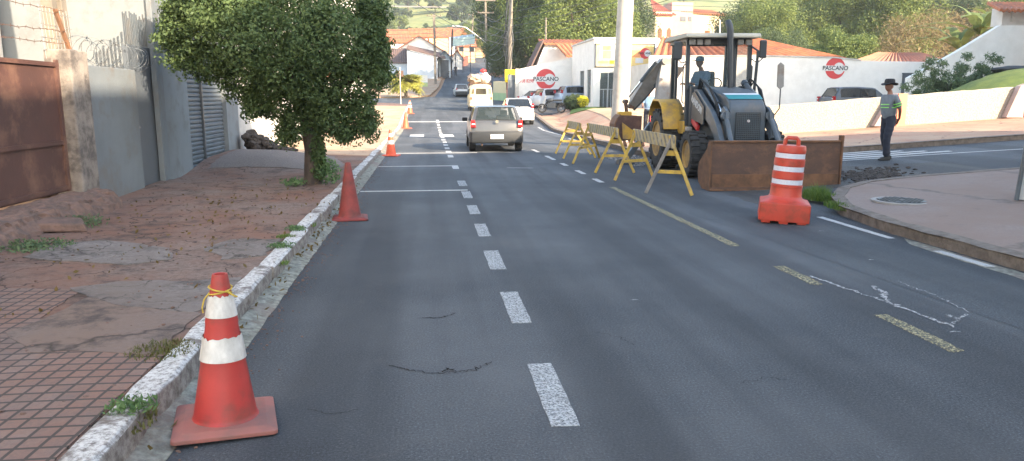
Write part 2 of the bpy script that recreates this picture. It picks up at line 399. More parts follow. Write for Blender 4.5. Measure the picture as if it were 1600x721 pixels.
M['silver'] = mat('silver_car_paint', (.105, .106, .104), (.095, .096, .094), 3, .34, metal=.3, coat=.5)
M['carwhite'] = mat('white_car_paint', (.60, .60, .60), (.56, .56, .56), 3, .3, coat=.5)
M['carblue'] = mat('pale_blue_silver_paint', (.28, .34, .42), (.26, .31, .39), 3, .3, metal=.3, coat=.5)
M['cream'] = mat('cream_van_paint', (.66, .55, .32), (.60, .50, .30), 4, .4, coat=.3)
M['platew'] = plain('plate_white', (.72, .73, .76), .5)
M['ink'] = plain('black_ink', (.015, .015, .018), .6)
M['logor'] = plain('logo_red', (.60, .06, .06), .6)
M['logow'] = plain('logo_white', (.66, .65, .63), .6)
M['signy'] = plain('sign_yellow', (.85, .62, .0), .5)
M['panely'] = plain('panel_pale_yellow', (.80, .58, .22), .6)
M['green'] = plain('panel_green', (.20, .50, .16), .6)
M['orangep'] = plain('panel_orange', (.70, .30, .12), .6)
M['skin'] = mat('skin', (.30, .15, .10), (.25, .12, .08), 8, .6)
M['cloth_grey'] = mat('grey_cotton', (.20, .22, .24), (.16, .175, .19), 12, .9, .2, 12)
M['cloth_navy'] = mat('navy_cotton', (.035, .038, .055), (.025, .028, .04), 12, .9, .3, 10)
M['cloth_blue'] = mat('blue_cotton', (.16, .26, .38), (.12, .2, .3), 12, .9)
M['hat'] = plain('dark_hat', (.022, .022, .025), .9)
M['hivis'] = plain('green_reflective', (.35, .85, .18), .5)
M['teal'] = plain('teal_decal', (.02, .22, .24), .4)
M['billb'] = plain('pale_green_billboard', (.58, .72, .66), .6)
M['tank'] = plain('cabin_beige', (.45, .42, .34), .8)
# ================================================================ SETTING
def terrain():
    xs = sorted(set([-330, -250, -180, -130, -100, -80, -60, -50, -40, -30, -22, -16, -12, -9, -6.5, -4.6, -1.5, 0, 2, 4, 5.6, 6.5, 7.5, 8.5, 10, 12, 15, 18, 22, 26, 30, 34, 38, 45, 55, 65, 80, 100, 130, 160, 200, 260, 340]))
    ys = list(range(-30, 62, 2))+list(range(62, 140, 3))+list(range(140, 260, 8))+list(range(260, 640, 14))
    V = []; 
    for y in ys:
        for x in xs:
            z = H(x, y)-.09
            if y > 100: z += math.sin(x*.05+y*.021)*2.2*smooth(150, 300, y)+math.sin(x*.021-1)*5*smooth(200, 420, y)
            if x < -6 and y < 60: z = min(z, -.05)
            V.append((x, y, z))
    n = len(xs); fs = [(j*n+i, j*n+i+1, (j+1)*n+i+1, (j+1)*n+i) for j in range(len(ys)-1) for i in range(n-1)]
    m, nt, b = nodes('hill_ground'); v = coords(nt)
    col = ramp(nt, noise(nt, v, .035, 8, .6), [(.36, (.17, .20, .06)), (.5, (.24, .24, .085)), (.64, (.10, .14, .045))])
    col = mix(nt, ramp(nt, noise(nt, v, .3, 8, .7), [(.45, 0), (.65, 1)]), col, (.13, .16, .05))
    g = N(nt, 'ShaderNodeSeparateXYZ'); nt.links.new(v, g.inputs[0])
    a = N(nt, 'ShaderNodeMapRange'); a.inputs[1].default_value = 225; a.inputs[2].default_value = 240; nt.links.new(g.outputs[1], a.inputs[0])
    col = mix(nt, a.outputs[0], (.36, .22, .13), col)
    nt.links.new(col, b.inputs['Base Color']); b.inputs['Roughness'].default_value = 1
    o = MB().add(V, fs).build('ground', m, fixn=False); struct(o)
terrain()
# main road with the junction and the side street, one asphalt sheet each
struct(drape('road', [(-1.49, -8), (5.62, -8), (5.7, 9.6), (6.1, 10.7), (7, 11.6), (8.3, 12.), (34, 12.1), (34, 17.4), (8.2, 17.45), (6.8, 17.9), (6.1, 19), (5.95, 21), (6.2, 34), (7.3, 54), (7.5, 62), (9.5, 66), (30, 67), (30, 76), (11.5, 77), (11, 82), (11.5, 100), (12.5, 118), (14.5, 140), (17, 170), (19, 200), (12, 200), (8.5, 170), (5.8, 140), (3.2, 118), (2, 100), (1., 88), (-3, 83), (-30, 82), (-30, 69), (-4, 68), (-1.7, 64), (-1.50, 60)], 0, M['asphalt'], 1.))
# older asphalt in the mouth of the side street, cut flush on top
struct(drape('road_patch', [(5.0, 9.9), (7, 12.05), (10.5, 12.3), (10.8, 14.3), (8, 14.9), (6.4, 14.2), (5.1, 12)], .004, M['asphalt_old'], 1., rag=.05))
seam = [gz(x, y)[:2] for x, y in ((1075, 335), (1130, 352), (1250, 392), (1420, 452), (1600, 517))]
struct(drape('road_patch', seam+[(4.2, 2), (5.25, 2), (5.22, 9.6), (4.2, 11.2)], .0022, M['asphalt_new'], 1., 0, rag=.01))
# pavements
def SL(x, y):
    k = smooth(14.2, 16.4, y)*(1-smooth(18.2, 20.2, y))
    return prof(y)+k*.25*smooth(-1.9, -3.6, x)+.015*math.sin(x*2.1+y*1.3)+(.02*max(0, -2.5-x) if y < 14 else 0)
struct(drape('pavement', [(-1.51, -8), (-1.51, 64), (-3, 66.5), (-30, 67), (-30, 62), (-4.6, 61), (-4.6, -8)], .15, M['walk_red'], .4, .2, fn=SL))
def pix(poly, z=.16): return [(min(p[0], -1.54), p[1]) for p in (gz(x, y, z) for x, y in poly)]
def wpatch(poly, m, off, rag=.03, name='pavement_patch'):
    struct(drape(name, pix(poly), off, m, .4, fn=SL, rag=rag))
struct(drape('pavement_patch', [(-1.52, -2), (-1.52, 4.35), (-2.2, 4.5), (-3.3, 4.62), (-4.58, 4.7), (-4.58, -2)], .156, M['tiles'], .4, fn=SL, rag=.012))
wpatch([(0, 455), (128, 455), (60, 500), (120, 548), (0, 552)], M['tiles'], .1555, .012)
wpatch([(70, 500), (160, 455), (312, 488), (300, 545), (235, 556), (40, 552), (10, 520)], M['walk_smooth'], .158)
wpatch([(105, 455), (190, 440), (300, 436), (385, 430), (350, 470), (308, 488), (200, 482)], M['walk_grey'], .160)
wpatch([(35, 408), (90, 385), (170, 376), (262, 385), (270, 402), (190, 414), (70, 412)], M['walk_grey'], .1575)
wpatch([(318, 385), (370, 372), (440, 374), (425, 398), (350, 402)], M['walk_grey'], .158)
struct(drape('driveway_ramp', [(-1.9, 15.3), (-4.3, 15.2), (-4.45, 18.2), (-4.3, 18.9), (-2.3, 18.7), (-1.85, 17)], .162, M['rampconc'], .3, fn=SL, rag=.03))
struct(drape('pavement_patch', [(-1.52, 19.5), (-4.58, 19.7), (-4.58, 60), (-1.52, 60)], .156, M['walk_lit'], .6, fn=SL, rag=.04))  # sunlit stretch, its brightness carried by the paler colour
# kerb of the left pavement: stones one after another, white wash worn off
kb = MB(); y = -8.
while y < 63:
    L = random.uniform(.85, 1.1); dx = random.uniform(-.012, .012); dz = random.uniform(-.01, .008); z0 = prof(y+L/2)
    w = .15+random.uniform(-.01, .01)
    n = 6; pr = [(-1.51, .0), (-1.51, .166), (-1.50+.02, .172), (-1.375, .17), (-1.352, .155), (-1.345, .0)]
    vs = []; 
    for k in range(n):
        t = y+.012+(L-.024)*k/(n-1); e = .018 if k in (0, n-1) else 0
        for x, z in pr:
            vs.append((x+dx+(random.uniform(-.007, .007) if z > .1 else 0)+(e if x > -1.4 else 0)*-1, t, prof(t)+(z+dz+random.uniform(-.005, .005)-e*.5 if z > .1 else -.02)))
    q = len(pr); fs = [(k*q+i, (k+1)*q+i, (k+1)*q+i+1, k*q+i+1) for k in range(n-1) for i in range(q-1)]+[tuple(range(q)), tuple(range((n-1)*q, n*q))]
    kb.add(vs, fs); y += L
struct(kb.build('kerb', M['kerbpaint'], bevel=.018, seg=3))
struct(drape('gutter', [(-1.36, -8), (-1.19, -8), (-1.2, 8), (-1.19, 20), (-1.22, 62), (-1.36, 62)], .005, M['gutter'], .05 if False else 1., .01, fn=lambda x, y: H(x, y)+.045*smooth(-1.22, -1.37, x), rag=.008))
# right-hand corner pavement
struct(drape('pavement', [(5.62, -8), (5.56, 6), (5.55, 8.2), (5.72, 9.6), (6.05, 10.45), (6.6, 11.2), (7.3, 11.7), (8.3, 11.9), (34, 12), (34, 4), (9, 4), (9, -8)], .13, M['walk_pink'], .5, 0))
def strip(name, pts, w, h, m, seg=.5, jit=.006, z0=-.03):
    "kerb following a line: a top face w wide plus the drop, slightly uneven"
    L = []
    for (a, b) in zip(pts, pts[1:]):
        a = Vector(a); b = Vector(b); n = max(1, int((b-a).length/seg))
        for k in range(n): L.append(a.lerp(b, k/n))
    L.append(Vector(pts[-1])); vs = []
    for i, p in enumerate(L):
        d = (L[min(i+1, len(L)-1)]-L[max(i-1, 0)]).normalized(); nn = Vector((-d.y, d.x)); j = lambda: random.uniform(-jit, jit)
        for u, z in ((0, z0), (0+.01, h-.02), (.03, h), (w, h+.003), (w, z0)):
            q = p+nn*(u+(j() if z > 0 else 0)); vs.append((q.x, q.y, H(q.x, q.y)+z+(j() if z > 0 else 0)))
    n = 5; return struct(MB().add(vs, [(i*n+k, (i+1)*n+k, (i+1)*n+k+1, i*n+k+1) for i in range(len(L)-1) for k in range(n-1)]).build(name, m))
strip('kerb', [(34, 11.98), (8.3, 11.88), (7.3, 11.68), (6.6, 11.18), (6.05, 10.43), (5.7, 9.6), (5.53, 8.2), (5.54, 6), (5.6, -8)][::-1], -.16, .135, M['kerb_dark'], .3)
struct(drape('gutter', [(5.3, -8), (5.56, -8), (5.50, 6), (5.49, 7.9), (5.32, 7.5), (5.3, 6)], .0045, M['gutter'], 1., rag=.015))
# pavement across the side street and along the right of the main road
struct(drape('pavement', [(34, 17.55), (8.2, 17.6), (6.9, 18.05), (6.25, 19.1), (6.1, 21), (6.35, 34), (7.45, 54), (7.6, 60), (10, 63.5), (30, 64), (30, 57), (10.5, 57), (10.8, 50), (9.1, 31), (9.1, 23.6), (34, 23.5)], .13, M['redpave'], .5))
strip('kerb', [(34, 17.4), (8.2, 17.45), (6.8, 17.9), (6.12, 19), (5.97, 21), (6.2, 34), (7.3, 54), (7.45, 60), (9.6, 63.6)], -.16, .135, M['kerb_dark'], .5)
struct(drape('forecourt', [(8.0, 23.7), (9, 23.7), (34, 23.6), (34, 56.9), (10.7, 56.9), (10., 50), (8.3, 31)], .15, M['lot'], .5))
struct(drape('pavement', [(-30, 84), (-3.2, 84.6), (.4, 89), (1.6, 100), (2.7, 118), (-4, 118), (-30, 104)], .12, M['walk_lit'], 1., .15))
struct(drape('pavement', [(13, 84), (60, 84), (60, 110), (13.5, 112), (12, 100), (11.6, 84)], .12, M['walk_lit'], 1., .15))
struct(drape('driveway', [(7.3, 47), (10.4, 50.5), (10.2, 57.8), (4.6, 57.8), (7.4, 54)], .165, M['asphalt_old'], .5))
struct(drape('lawn', [(8.5, 44), (9.3, 43.2), (11.2, 46), (11.8, 49.6), (10.6, 50.4), (9.4, 48)], .185, M['grass'], .5))
# ---------------------------------------------------------------- markings
pw = worn('worn_white_paint', (.44, .46, .47), (.38, .56), 70); pw2 = worn('white_paint', (.50, .50, .49), (.30, .48), 60); py_ = worn('worn_yellow_paint', (.46, .41, .24), (.44, .60), 50)
def mark(x0, x1, y0, y1, m, off=.004, rag=.0): return struct(drape('road_marking', [(x0, y0), (x1, y0), (x1, y1), (x0, y1)], off, m, .5, rag=rag))
for k in range(-1, 25):
    y0 = 3.39+1.727*k
    if k not in (7, 9): mark(.575+random.uniform(-.01, .01), .73, y0, y0+.88, pw if k < 7 else pw2, rag=.004)
for y0 in (13.1, 18.0, 22.4): mark(-1.18, .7 if y0 < 20 else 1.5, y0-.04, y0+.05, pw2, .0055)
for a, b_ in ((4.18, 5.02), (5.94, 6.66), (7.67, 13.24), (14.05, 14.7), (15.7, 16.5), (17.75, 18.4), (19.5, 20.9), (22.4, 23.6)): mark(3.31, 3.42, a, b_, py_ if a < 10 else pw2, rag=.008)
mark(5.33, 5.43, 6.4, 7.15, pw2, .009, .004); mark(5.30, 5.39, 7.9, 9.5, pw2, .0045, .004)
mark(5.72, 5.82, 22, 30, pw2); mark(5.95, 6.05, 32, 40, pw2)
for x in (-.75, .55, 1.75): mark(x, x+.62, 32.2, 34.2, pw2, .006)
mark(-1.2, 3.2, 44, 44.4, pw2, .006)
def wline(pts, w, m, name='road_marking', z=.0052): return struct(MB().ribbon(pts, w, z).build(name, m, fixn=False))
wline([(9.2+.5*i, 15.78-.004*i*i) for i in range(45)], .11, pw2)
for k in range(4): mark(8.6, 12.2-.35*k, 16.05+.38*k, 16.22+.38*k, pw2)
def jag(pts, n, amp):
    out = []
    for a, b_ in zip(pts, pts[1:]):
        for k in range(n): out.append((a[0]+(b_[0]-a[0])*k/n+random.gauss(0, amp), a[1]+(b_[1]-a[1])*k/n+random.gauss(0, amp)))
    return out+[pts[-1]]
spill = worn('spilled_lime', (.50, .50, .50), (.42, .56), 50)
P2 = lambda L: [gz(x, y)[:2] for x, y in L]
for L, w in (([(1265, 432), (1340, 458), (1412, 482), (1490, 513)], .035), ([(1382, 472), (1380, 458), (1365, 448)], .05), ([(1400, 440), (1460, 462), (1515, 490)], .012), ([(1480, 493), (1498, 500), (1510, 492)], .03), ([(1488, 508), (1500, 497)], .02)):
    pts = jag(P2(L), 14, .012); wline(pts, [w*random.uniform(.3, 1.3) for _ in pts], spill, 'lime_spill', .0065)
for x, y in ((1360, 407), (1282, 362), (990, 470), (1490, 520)):
    p = gz(x, y); wline([(p.x-.03, p.y), (p.x+.01, p.y+.01), (p.x+.05, p.y-.005)], [.008, .02, .004], spill, 'lime_spill', .0062)
crk = plain('crack_shadow_black', (.008, .008, .009), .95)
for L in ([(610, 572), (640, 580), (690, 585), (740, 578), (768, 566)], [(655, 498), (690, 497), (712, 490)], [(690, 583), (700, 577), (712, 580)], [(780, 262), (810, 261), (834, 262)]):
    pts = jag(P2(L), 14, .009); wline(pts, [random.uniform(.003, .012) for _ in pts], crk, 'road_crack', .004)
wline(P2([(792, 262.8), (832, 263.2)]), .05, pw2, z=.006)
for L in ([(1005, 398), (1040, 404), (1068, 401)], [(930, 520), (968, 528), (990, 540)], [(1160, 600), (1200, 590), (1230, 596)], [(480, 640), (520, 648), (560, 642)], [(870, 330), (905, 336), (930, 334)]):
    pts = jag(P2(L), 10, .010); wline(pts, [random.uniform(.002, .006) for _ in pts], crk, 'road_crack', .004)
gr_ = MB()
for _ in range(900):
    x = -1.2+abs(random.gauss(0, .10)); y = random.uniform(2.2, 20); s = random.uniform(.003, .009)
    gr_.sphere((x, y, s*.4), (s*1.2, s, s*.7), 1, s*.2)
for _ in range(500):
    x = random.uniform(-4.3, -1.6); y = random.uniform(3, 14); s = random.uniform(.004, .014)
    gr_.sphere((x, y, .165+.02*max(0, -2.5-x)+s*.3), (s*1.2, s, s*.6), 1, s*.2)
o = gr_.build('loose_grit', M['brick']); o['kind'] = 'stuff'
dl = leaves('fallen_leaves', [((-2.6, 9.5, .185), (1.6, 5.0, .006), 260), ((-1.28, 9, .05), (.10, 6, .01), 160)], leafmat('dry_leaf', (.20, .13, .05), (.10, .08, .03), 3), None, .022, shell=.0); dl['kind'] = 'stuff'
# rubble left by the dig
rb = MB()
for _ in range(620):
    p = gz(random.gauss(1362, 26), random.gauss(271.5, 3.4), .2); s = random.uniform(.010, .04)
    rb.sphere((p.x, p.y, H(p.x, p.y)+s*.3), (s*1.5, s*1.3, s*.6), 1, s*.25)
o = rb.build('rubble_heap', M['soil']); o['kind'] = 'stuff'
rb = MB()
for _ in range(160):
    x = random.uniform(4.9, 5.9); y = random.uniform(17.2, 20.6); s = random.uniform(.01, .035)
    rb.sphere((x, y, s*.5), (s*1.3, s*1.2, s*.8), 1, s*.25)
o = rb.build('dug_stones', M['conc']); o['kind'] = 'stuff'
# manhole in the corner pavement
t = thing('manhole_cover', 'round patterned iron manhole cover set in the pink corner pavement', 'manhole', (6.62, 9.62, H(6.62, 9.62)+.131))
MB().lathe([(.40, -.02), (.40, .006), (.33, .007), (.33, -.02)], n=36).build('concrete_ring', M['conc'], t)
lid = MB().lathe([(.31, -.01), (.31, .014), (.0, .0145)], n=36)
for i in range(-4, 5):
    for j in range(-4, 5):
        if math.hypot(i, j) < 4.2 and (i or j): lid.box((i*.066, j*.066, .018), (.036, .036, .008), (0, 0, R(45)))
lid.build('iron_lid', M['mdark'], t)
# ---------------------------------------------------------------- LEFT FRONTAGES
XW = -4.6
t = thing('metal_gate', 'tall rusty brown sheet metal gate above the broken step on the left', 'gate', (XW, 6.5, .44))
MB().box((0, 0, .80), (.03, 7.1, 1.60)).build('gate_sheet', M['gate'], t)
f = MB()
for z in (.05, .62, 1.58): f.box((.028, 0, z), (.03, 7.1, .05))
for y in (-3.5, 3.5): f.box((.03, y, .82), (.035, .06, 1.64))
f.build('gate_frame', M['gate'], t)
MB().cyl((.016, 1.55, .30), (.022, 1.55, .30), .07, n=16).build('lock_plate', M['rim'], t)
from mathutils import noise as mn
V = []; nx, ny = 26, 120
for j in range(ny+1):
    y = 2.8+j*(10.42-2.8)/ny; w = .48+.10*mn.noise(Vector((0, y*.9, 3)))+.05*mn.noise(Vector((1, y*4, 3))); h = .42
    for i in range(nx+1):
        u = i/nx
        if u < .55: x, z = XW+w*u/.55, h
        else: q = (u-.55)/.45; x, z = XW+w+.10*q, h*(1-q)+.02
        e = smooth(.35, .55, u)*(1-smooth(.55, .8, u)); 
        p = Vector((x, y, z)); d = mn.noise(p*5)*.015+mn.noise(p*16)*.018+mn.noise(p*33)*.012
        V.append((x+d*(.4+e)-.05*e, y, z+d-.06*e*(.5+mn.noise(Vector((2, y*2, 0))))))
n_ = len(V); V += [(XW, 10.42, .0), (XW, 2.8, 0)]
sb_ = MB().add(V, [(j*(nx+1)+i, j*(nx+1)+i+1, (j+1)*(nx+1)+i+1, (j+1)*(nx+1)+i) for j in range(ny) for i in range(nx)]+[tuple(range(ny*(nx+1), (ny+1)*(nx+1)))+(n_,)])
tag(sb_.build('broken_step', M['brick'], sm=False), 'crumbling reddish step running under the brown gate', 'step')
p = gz(60, 355, .25); tag(MB().box((0, 0, 0), (.55, .34, .09), tap=.85).build('broken_slab', M['brick'], bevel=.02), 'loose broken slab lying among weeds before the brown gate', 'slab')
o = bpy.data.objects['broken_slab']; o.location = (p.x+.15, p.y+.1, .26); o.rotation_euler = (.12, .1, .5)
tag(MB().box((XW, 10.36, 1.05), (.32, .50, 2.34)).build('gate_pillar', M['oldconc'], bevel=.02), 'mould-stained concrete pillar between brown gate and grey wall', 'pillar')
tag(MB().box((XW-.03, 11.53, 1.02), (.2, 1.84, 2.06)).build('grey_wall', M['greywall'], bevel=.01), 'low blue-grey painted wall topped with coiled razor wire', 'wall')
t = thing('side_door', 'dark grey sheet door beside the tall grey building', 'door', (XW-.06, 12.95, .1))
MB().box((0, 0, 1.17), (.08, .98, 2.34)).build('door_sheet', M['greydoor'], t, .005)
MB().cyl((.04, -.4, 1.05), (.09, -.4, 1.05), .02).build('door_knob', M['chrome'], t)
sp = MB()
for k in range(14): sp.beam((0, -.45+k*.07, 2.34), (0, -.46+k*.07, 2.34+random.uniform(.42, .55)), .012, .03)
sp.build('spikes', M['mgrey'], t)
# tall grey building with roller shutter
t = thing('grey_building', 'tall plain grey building with a roller shutter behind the street tree', 'building', (0, 0, 0))
x0 = XW; HB = 7.5
w = MB()
w.box((XW-3.0, 13.60, HB/2), (6, .34, HB))
w.box((XW-.125, 14.5, HB/2), (.25, 1.46, HB)); w.box((XW-.125, 18.45, HB/2), (.25, .9, HB)); w.box((XW-.127, 16.6, (2.35+HB)/2), (.246, 2.8, HB-2.35))
w.box((XW-3., 18.98, HB/2), (6, .16, HB)); w.box((XW-6.1, 16.3, HB/2), (.2, 5.6, HB))
w.box((XW-3.1, 16.3, HB-.1), (6.2, 5.5, .2))
w.build('wall', M['greywall2'], t, .01)
MB().box((XW+.035, 13.52, HB/2), (.09, .30, HB)).build('pilaster', M['greywall'], t, .012)
s = MB(); prf = []
for k in range(24):
    z = .2+k*.09; prf += [(XW-.13, z), (XW-.095, z+.02), (XW-.09, z+.06), (XW-.13, z+.088)]
s.prism([(XW-.17, .2)]+prf+[(XW-.17, 2.36)], 15.2, 18.02, 'y')
sh = s.build('roller_shutter', M['shutter'], t)
sh_ = MB().box((XW-.075, 16.35, 1.28), (.05, .07, 2.16)).build('shutter_rail', M['mgrey'], sh)
# neighbouring tall white wall behind the gate (sunlit)
t = thing('white_building', 'tall sunlit white building rising behind the brown gate and grey wall', 'building', (0, 0, 0))
w = MB(); w.box((-10.4, 5.4, 4.6), (7, 15.9, 9.2)); w.build('wall', M['white'], t)
MB().box((-10.4, 5.4, 9.3), (7.3, 16.2, .2)).build('parapet', M['whiteold'], t)
# white boundary wall and houses further along on the left
tag(MB().box((XW-.1, 24.6, 1.75), (.2, 11.1, 3.5)).build('white_wall', M['whiteold'], bevel=.01), 'stained white wall past the shutter, sunlit at its far end', 'wall')
wv = MB()
def house(name, label, x0, x1, y0, y1, h, m, roofm, slope='y', eave=.3, rise=1.4, zb=None, wins=(), cat='house', wallm2=None):
    "house with gabled tile roof; slope names the axis the ridge runs along; wins: (face, a, z, w, h)"
    zb = H((x0+x1)/2, (y0+y1)/2)-.3 if zb is None else zb
    t = thing(name, label, cat, ((x0+x1)/2, (y0+y1)/2, zb)); cx, cy = (x0+x1)/2, (y0+y1)/2; a, b_ = (x1-x0)/2, (y1-y0)/2
    w = MB()
    if slope == 'y': w.prism([(-a, 0), (a, 0), (a, h), (0, h+rise), (-a, h)], -b_, b_, 'y')
    else: w.prism([(-b_, 0), (b_, 0), (b_, h), (0, h+rise), (-b_, h)], -a, a, 'x')
    w.build('wall', m, t)
    tile_roof(t, a, b_, h, rise, slope, eave, roofm)
    for f, c, z, ww, hh in wins:
        win(t, f, c, z, ww, hh, a, b_)
    return t
def win(t, f, c, z, ww, hh, a, b_, name='window', g='glass'):
    M_ = {'s': ((c, -b_, z), (ww, .06, hh)), 'e': ((a, c, z), (.06, ww, hh)), 'w': ((-a, c, z), (.06, ww, hh))}[f]
    fr = MB(); (cx, cy, cz), (dx, dy, dz) = M_
    fr.box((cx, cy, cz), (dx+(.12 if f == 's' else .04), dy+(.12 if f != 's' else .04), dz+.12)); o = fr.build(name, M['whiteold'], t, .01)
    k = .035; off = {'s': (0, -k, 0), 'e': (k, 0, 0), 'w': (-k, 0, 0)}[f]
    MB().box((cx+off[0], cy+off[1], cz), (dx, dy, dz)).build('pane', M[g], o)
def ribbed(mb, p0, p1, q0, q1, pitch=.28, amp=.045, thick=.08, rows=1):
    "tile slope: p0->p1 eave line, q0->q1 ridge line, barrel tiles running up the slope"
    p0, p1, q0, q1 = map(Vector, (p0, p1, q0, q1)); n = max(4, int((p1-p0).length/pitch))*4
    nr = (p1-p0).cross(q0-p0).normalized()
    if nr.z < 0: nr = -nr
    vs = []; R_ = 6
    for j in range(R_+1):
        for i in range(n+1):
            a = (p0.lerp(p1, i/n)).lerp(q0.lerp(q1, i/n), j/R_)
            vs.append(a+nr*(amp*math.sin(2*math.pi*i/4+.3)+random.uniform(-.006, .006)+thick))
    vs2 = [v-nr*(thick+amp*1.2) for v in vs]
    w = n+1; N_ = len(vs)
    fs = [(j*w+i, j*w+i+1, (j+1)*w+i+1, (j+1)*w+i) for j in range(R_) for i in range(n)]
    fs += [(i, N_+i, N_+i+1, i+1) for i in range(n)]+[(j*w, (j+1)*w, N_+(j+1)*w, N_+j*w) for j in range(R_)]+[(j*w+n, N_+j*w+n, N_+(j+1)*w+n, (j+1)*w+n) for j in range(R_)]
    fs += [(N_, N_+R_*w, N_+R_*w+n, N_+n)]
    mb.add(vs+vs2, fs)
def tile_roof(t, a, b_, h, rise, slope, e, m):
    r = MB()
    if slope == 'y':
        k = rise/a; z = h-e*k
        ribbed(r, (-a-e, -b_-e, z), (-a-e, b_+e, z), (0, -b_-e, h+rise), (0, b_+e, h+rise)); ribbed(r, (a+e, -b_-e, z), (a+e, b_+e, z), (0, -b_-e, h+rise), (0, b_+e, h+rise))
    else:
        k = rise/b_; z = h-e*k
        ribbed(r, (-a-e, -b_-e, z), (a+e, -b_-e, z), (-a-e, 0, h+rise), (a+e, 0, h+rise)); ribbed(r, (-a-e, b_+e, z), (a+e, b_+e, z), (-a-e, 0, h+rise), (a+e, 0, h+rise))
    return r.build('roof', m, t, fixn=True)
house('small_house', 'low white house beyond the stained white wall', -12, -5.2, 31, 44, 3.2, M['white'], M['tile_o'], 'y', wins=(('e', -3, 1.8, 1.2, 1.1), ('e', 2, 1.8, 1.2, 1.1)))
house('two_storey_house', 'white two storey house with red eave showing beside the tree top', -13, -4.9, 49, 60, 8.2, M['white'], M['tile_o'], 'y', wins=(('s', 2, 5.8, 1.3, 1.2), ('e', 0, 5.8, 1.4, 1.2)))
# concrete double post, razor wire, barbed wire, rod
t = thing('twin_post', 'pair of concrete posts bound together behind the razor wire', 'post', (-5.05, 11.25, 0), rot=(R(0), R(-2), 0))
MB().box((0, 0, 4.2), (.15, .16, 8.4)).build('post', M['pole'], t, .01); MB().box((.02, .24, 4.2), (.15, .16, 8.4)).build('post', M['pole'], t, .01)
cl = MB()
for z in (3.75,): cl.box((.01, .12, z), (.17, .42, .025))
cl.build('clamp', M['rustl'], t)
rz_ = MB(); pts = []
for k in range(0, 15*20):
    a = k/20*2*math.pi; pts.append((XW-.02+.17*math.cos(a), 10.75+k/300*2.3+.05*math.sin(a*1.7), 2.24+.18*math.sin(a)+.03*math.sin(k*.11)))
rz_.tube(pts, .0035, 4)
for k in range(0, 300, 3):
    x, y, z = pts[k]; rz_.box((x, y, z), (.004, .05, .014), (random.random()*3, random.random()*3, 0))
tag(rz_.build('razor_wire', M['mgrey']), 'coiled razor wire on top of the low grey wall', 'razor wire')
def sag(a, b_, s, n=16):
    a, b_ = Vector(a), Vector(b_); return [a.lerp(b_, k/n)-Vector((0, 0, 4*s*(k/n)*(1-k/n))) for k in range(n+1)]
for z, lb in ((2.28, 'lowest'), (2.42, 'middle'), (2.68, 'highest')):
    pts = sag((XW, 4, z), (XW, 10.4, z+.03), .05, 40); pts = [p+Vector((0, 0, random.uniform(-.012, .012))) for p in pts]
    m_ = MB().tube(pts, .005, 4)
    for p in pts: m_.box(p, (.004, .004, .05), (random.random()*3, 0, 0))
    tag(m_.build('barbed_wire', M['rust']), lb+' strand of barbed wire strung above the brown gate', 'barbed wire', 'barbed wire above the gate')
tag(MB().beam((XW, 10.52, 2.15), (XW-.05, 10.30, 2.72), .04, .04).build('rusty_rod', M['rustl']), 'leaning rusty angle iron above the mouldy pillar', 'rod')
g = MB()
for k in range(9): g.tube([(XW-.12, 10.1+k*.09, 2.1), (XW-.14, 10.08+k*.09, 2.75)], .004, 4)
for k in range(4): g.tube([(XW-.13, 10.05, 2.2+k*.16), (XW-.13, 10.9, 2.2+k*.16)], .004, 4)
tag(g.build('wire_mesh_panel', M['rim']), 'small wire mesh panel behind the leaning rusty rod', 'mesh')
# junk on the ramp by the white wall
j = MB(); A = gz(385, 232, .42); B = gz(460, 240, .25)
for k in range(260):
    t_ = random.random(); p = A.lerp(B, t_**.9); s = .06+.19*(1-t_)**1.3*random.uniform(.5, 1)
    j.sphere((p.x+random.gauss(0, .05), p.y+random.gauss(0, .12)+.3, .28+s*.6+(1-t_)**2*random.uniform(0, .38)), (s*.6, s*.8, s*.5), 2, s*.10)
tag(j.build('soil_heap', M['soil']), 'dark brown heap of earth and roots against the white wall', 'heap')
for k, (px, py, h, r) in enumerate(((404, 229, .42, .05), (413, 227, .55, .06), (424, 226, .8, .09))):
    p = gz(px, py, .25); 
    tag(MB().lathe([(r, 0), (r, h), (r*.8, h), (r*.8, h-.05)], (p.x, p.y, .15), 14).build('drain_pipe_offcut', [M['conc'], M['mgrey'], M['white']][k]), ['short grey pipe', 'dark mid-height pipe', 'tall white pipe'][k]+' standing behind the brown earth heap', 'pipe', 'pipes behind the earth heap')
# ================================================================ RIGHT SIDE AND BACKGROUND
# rough-cast wall along the side street
wl = MB(); n = 60; vs = []
for k in range(n+1):
    x = 8.8+k*(27-8.8)/n; zb = H(x, 23.4)+.05; zt = H(x, 23.4)+.13+.90+.012*(x-9)
    for y, z in ((23.2, zb), (23.2, zt-.02), (23.24, zt), (23.36, zt), (23.4, zt-.02), (23.4, zb)): vs.append((x, y+random.uniform(-.008, .008), z+(random.uniform(-.012, .012) if z > zb+.1 else 0)))
wl.add(vs, [(k*6+i, (k+1)*6+i, (k+1)*6+i+1, k*6+i+1) for k in range(n) for i in range(5)]+[tuple(range(6)), tuple(range(n*6, n*6+6))])
tag(wl.build('roughcast_wall', M['rough']), 'long low cream rough-cast wall along the side street', 'wall')
def buttress(px0, px1, pxt, pr, lab, m2):
    Y = 23.17; a = at(px0, 203, Y).x; b_ = at(px1, 200, Y).x; c = at(pxt, 150, Y).x; d = at(pr, 200, Y).x
    z0 = H(b_, 23)+.13; zt = z0+.96+.012*(b_-9)
    t = thing('buttress', lab, 'buttress', (b_, Y, z0))
    MB().prism([(a-b_, 0), (c-b_, zt-z0-.05), (.0, zt-z0+.03), (0, 0)], -.20, .02, 'y').build('sloping_side', M['oldbutt'], t, .01)
    MB().box(((d-b_)/2+.002, -.11, (zt-z0)/2), (d-b_, .24, zt-z0+.06)).build('painted_face', M[m2], t, .01)
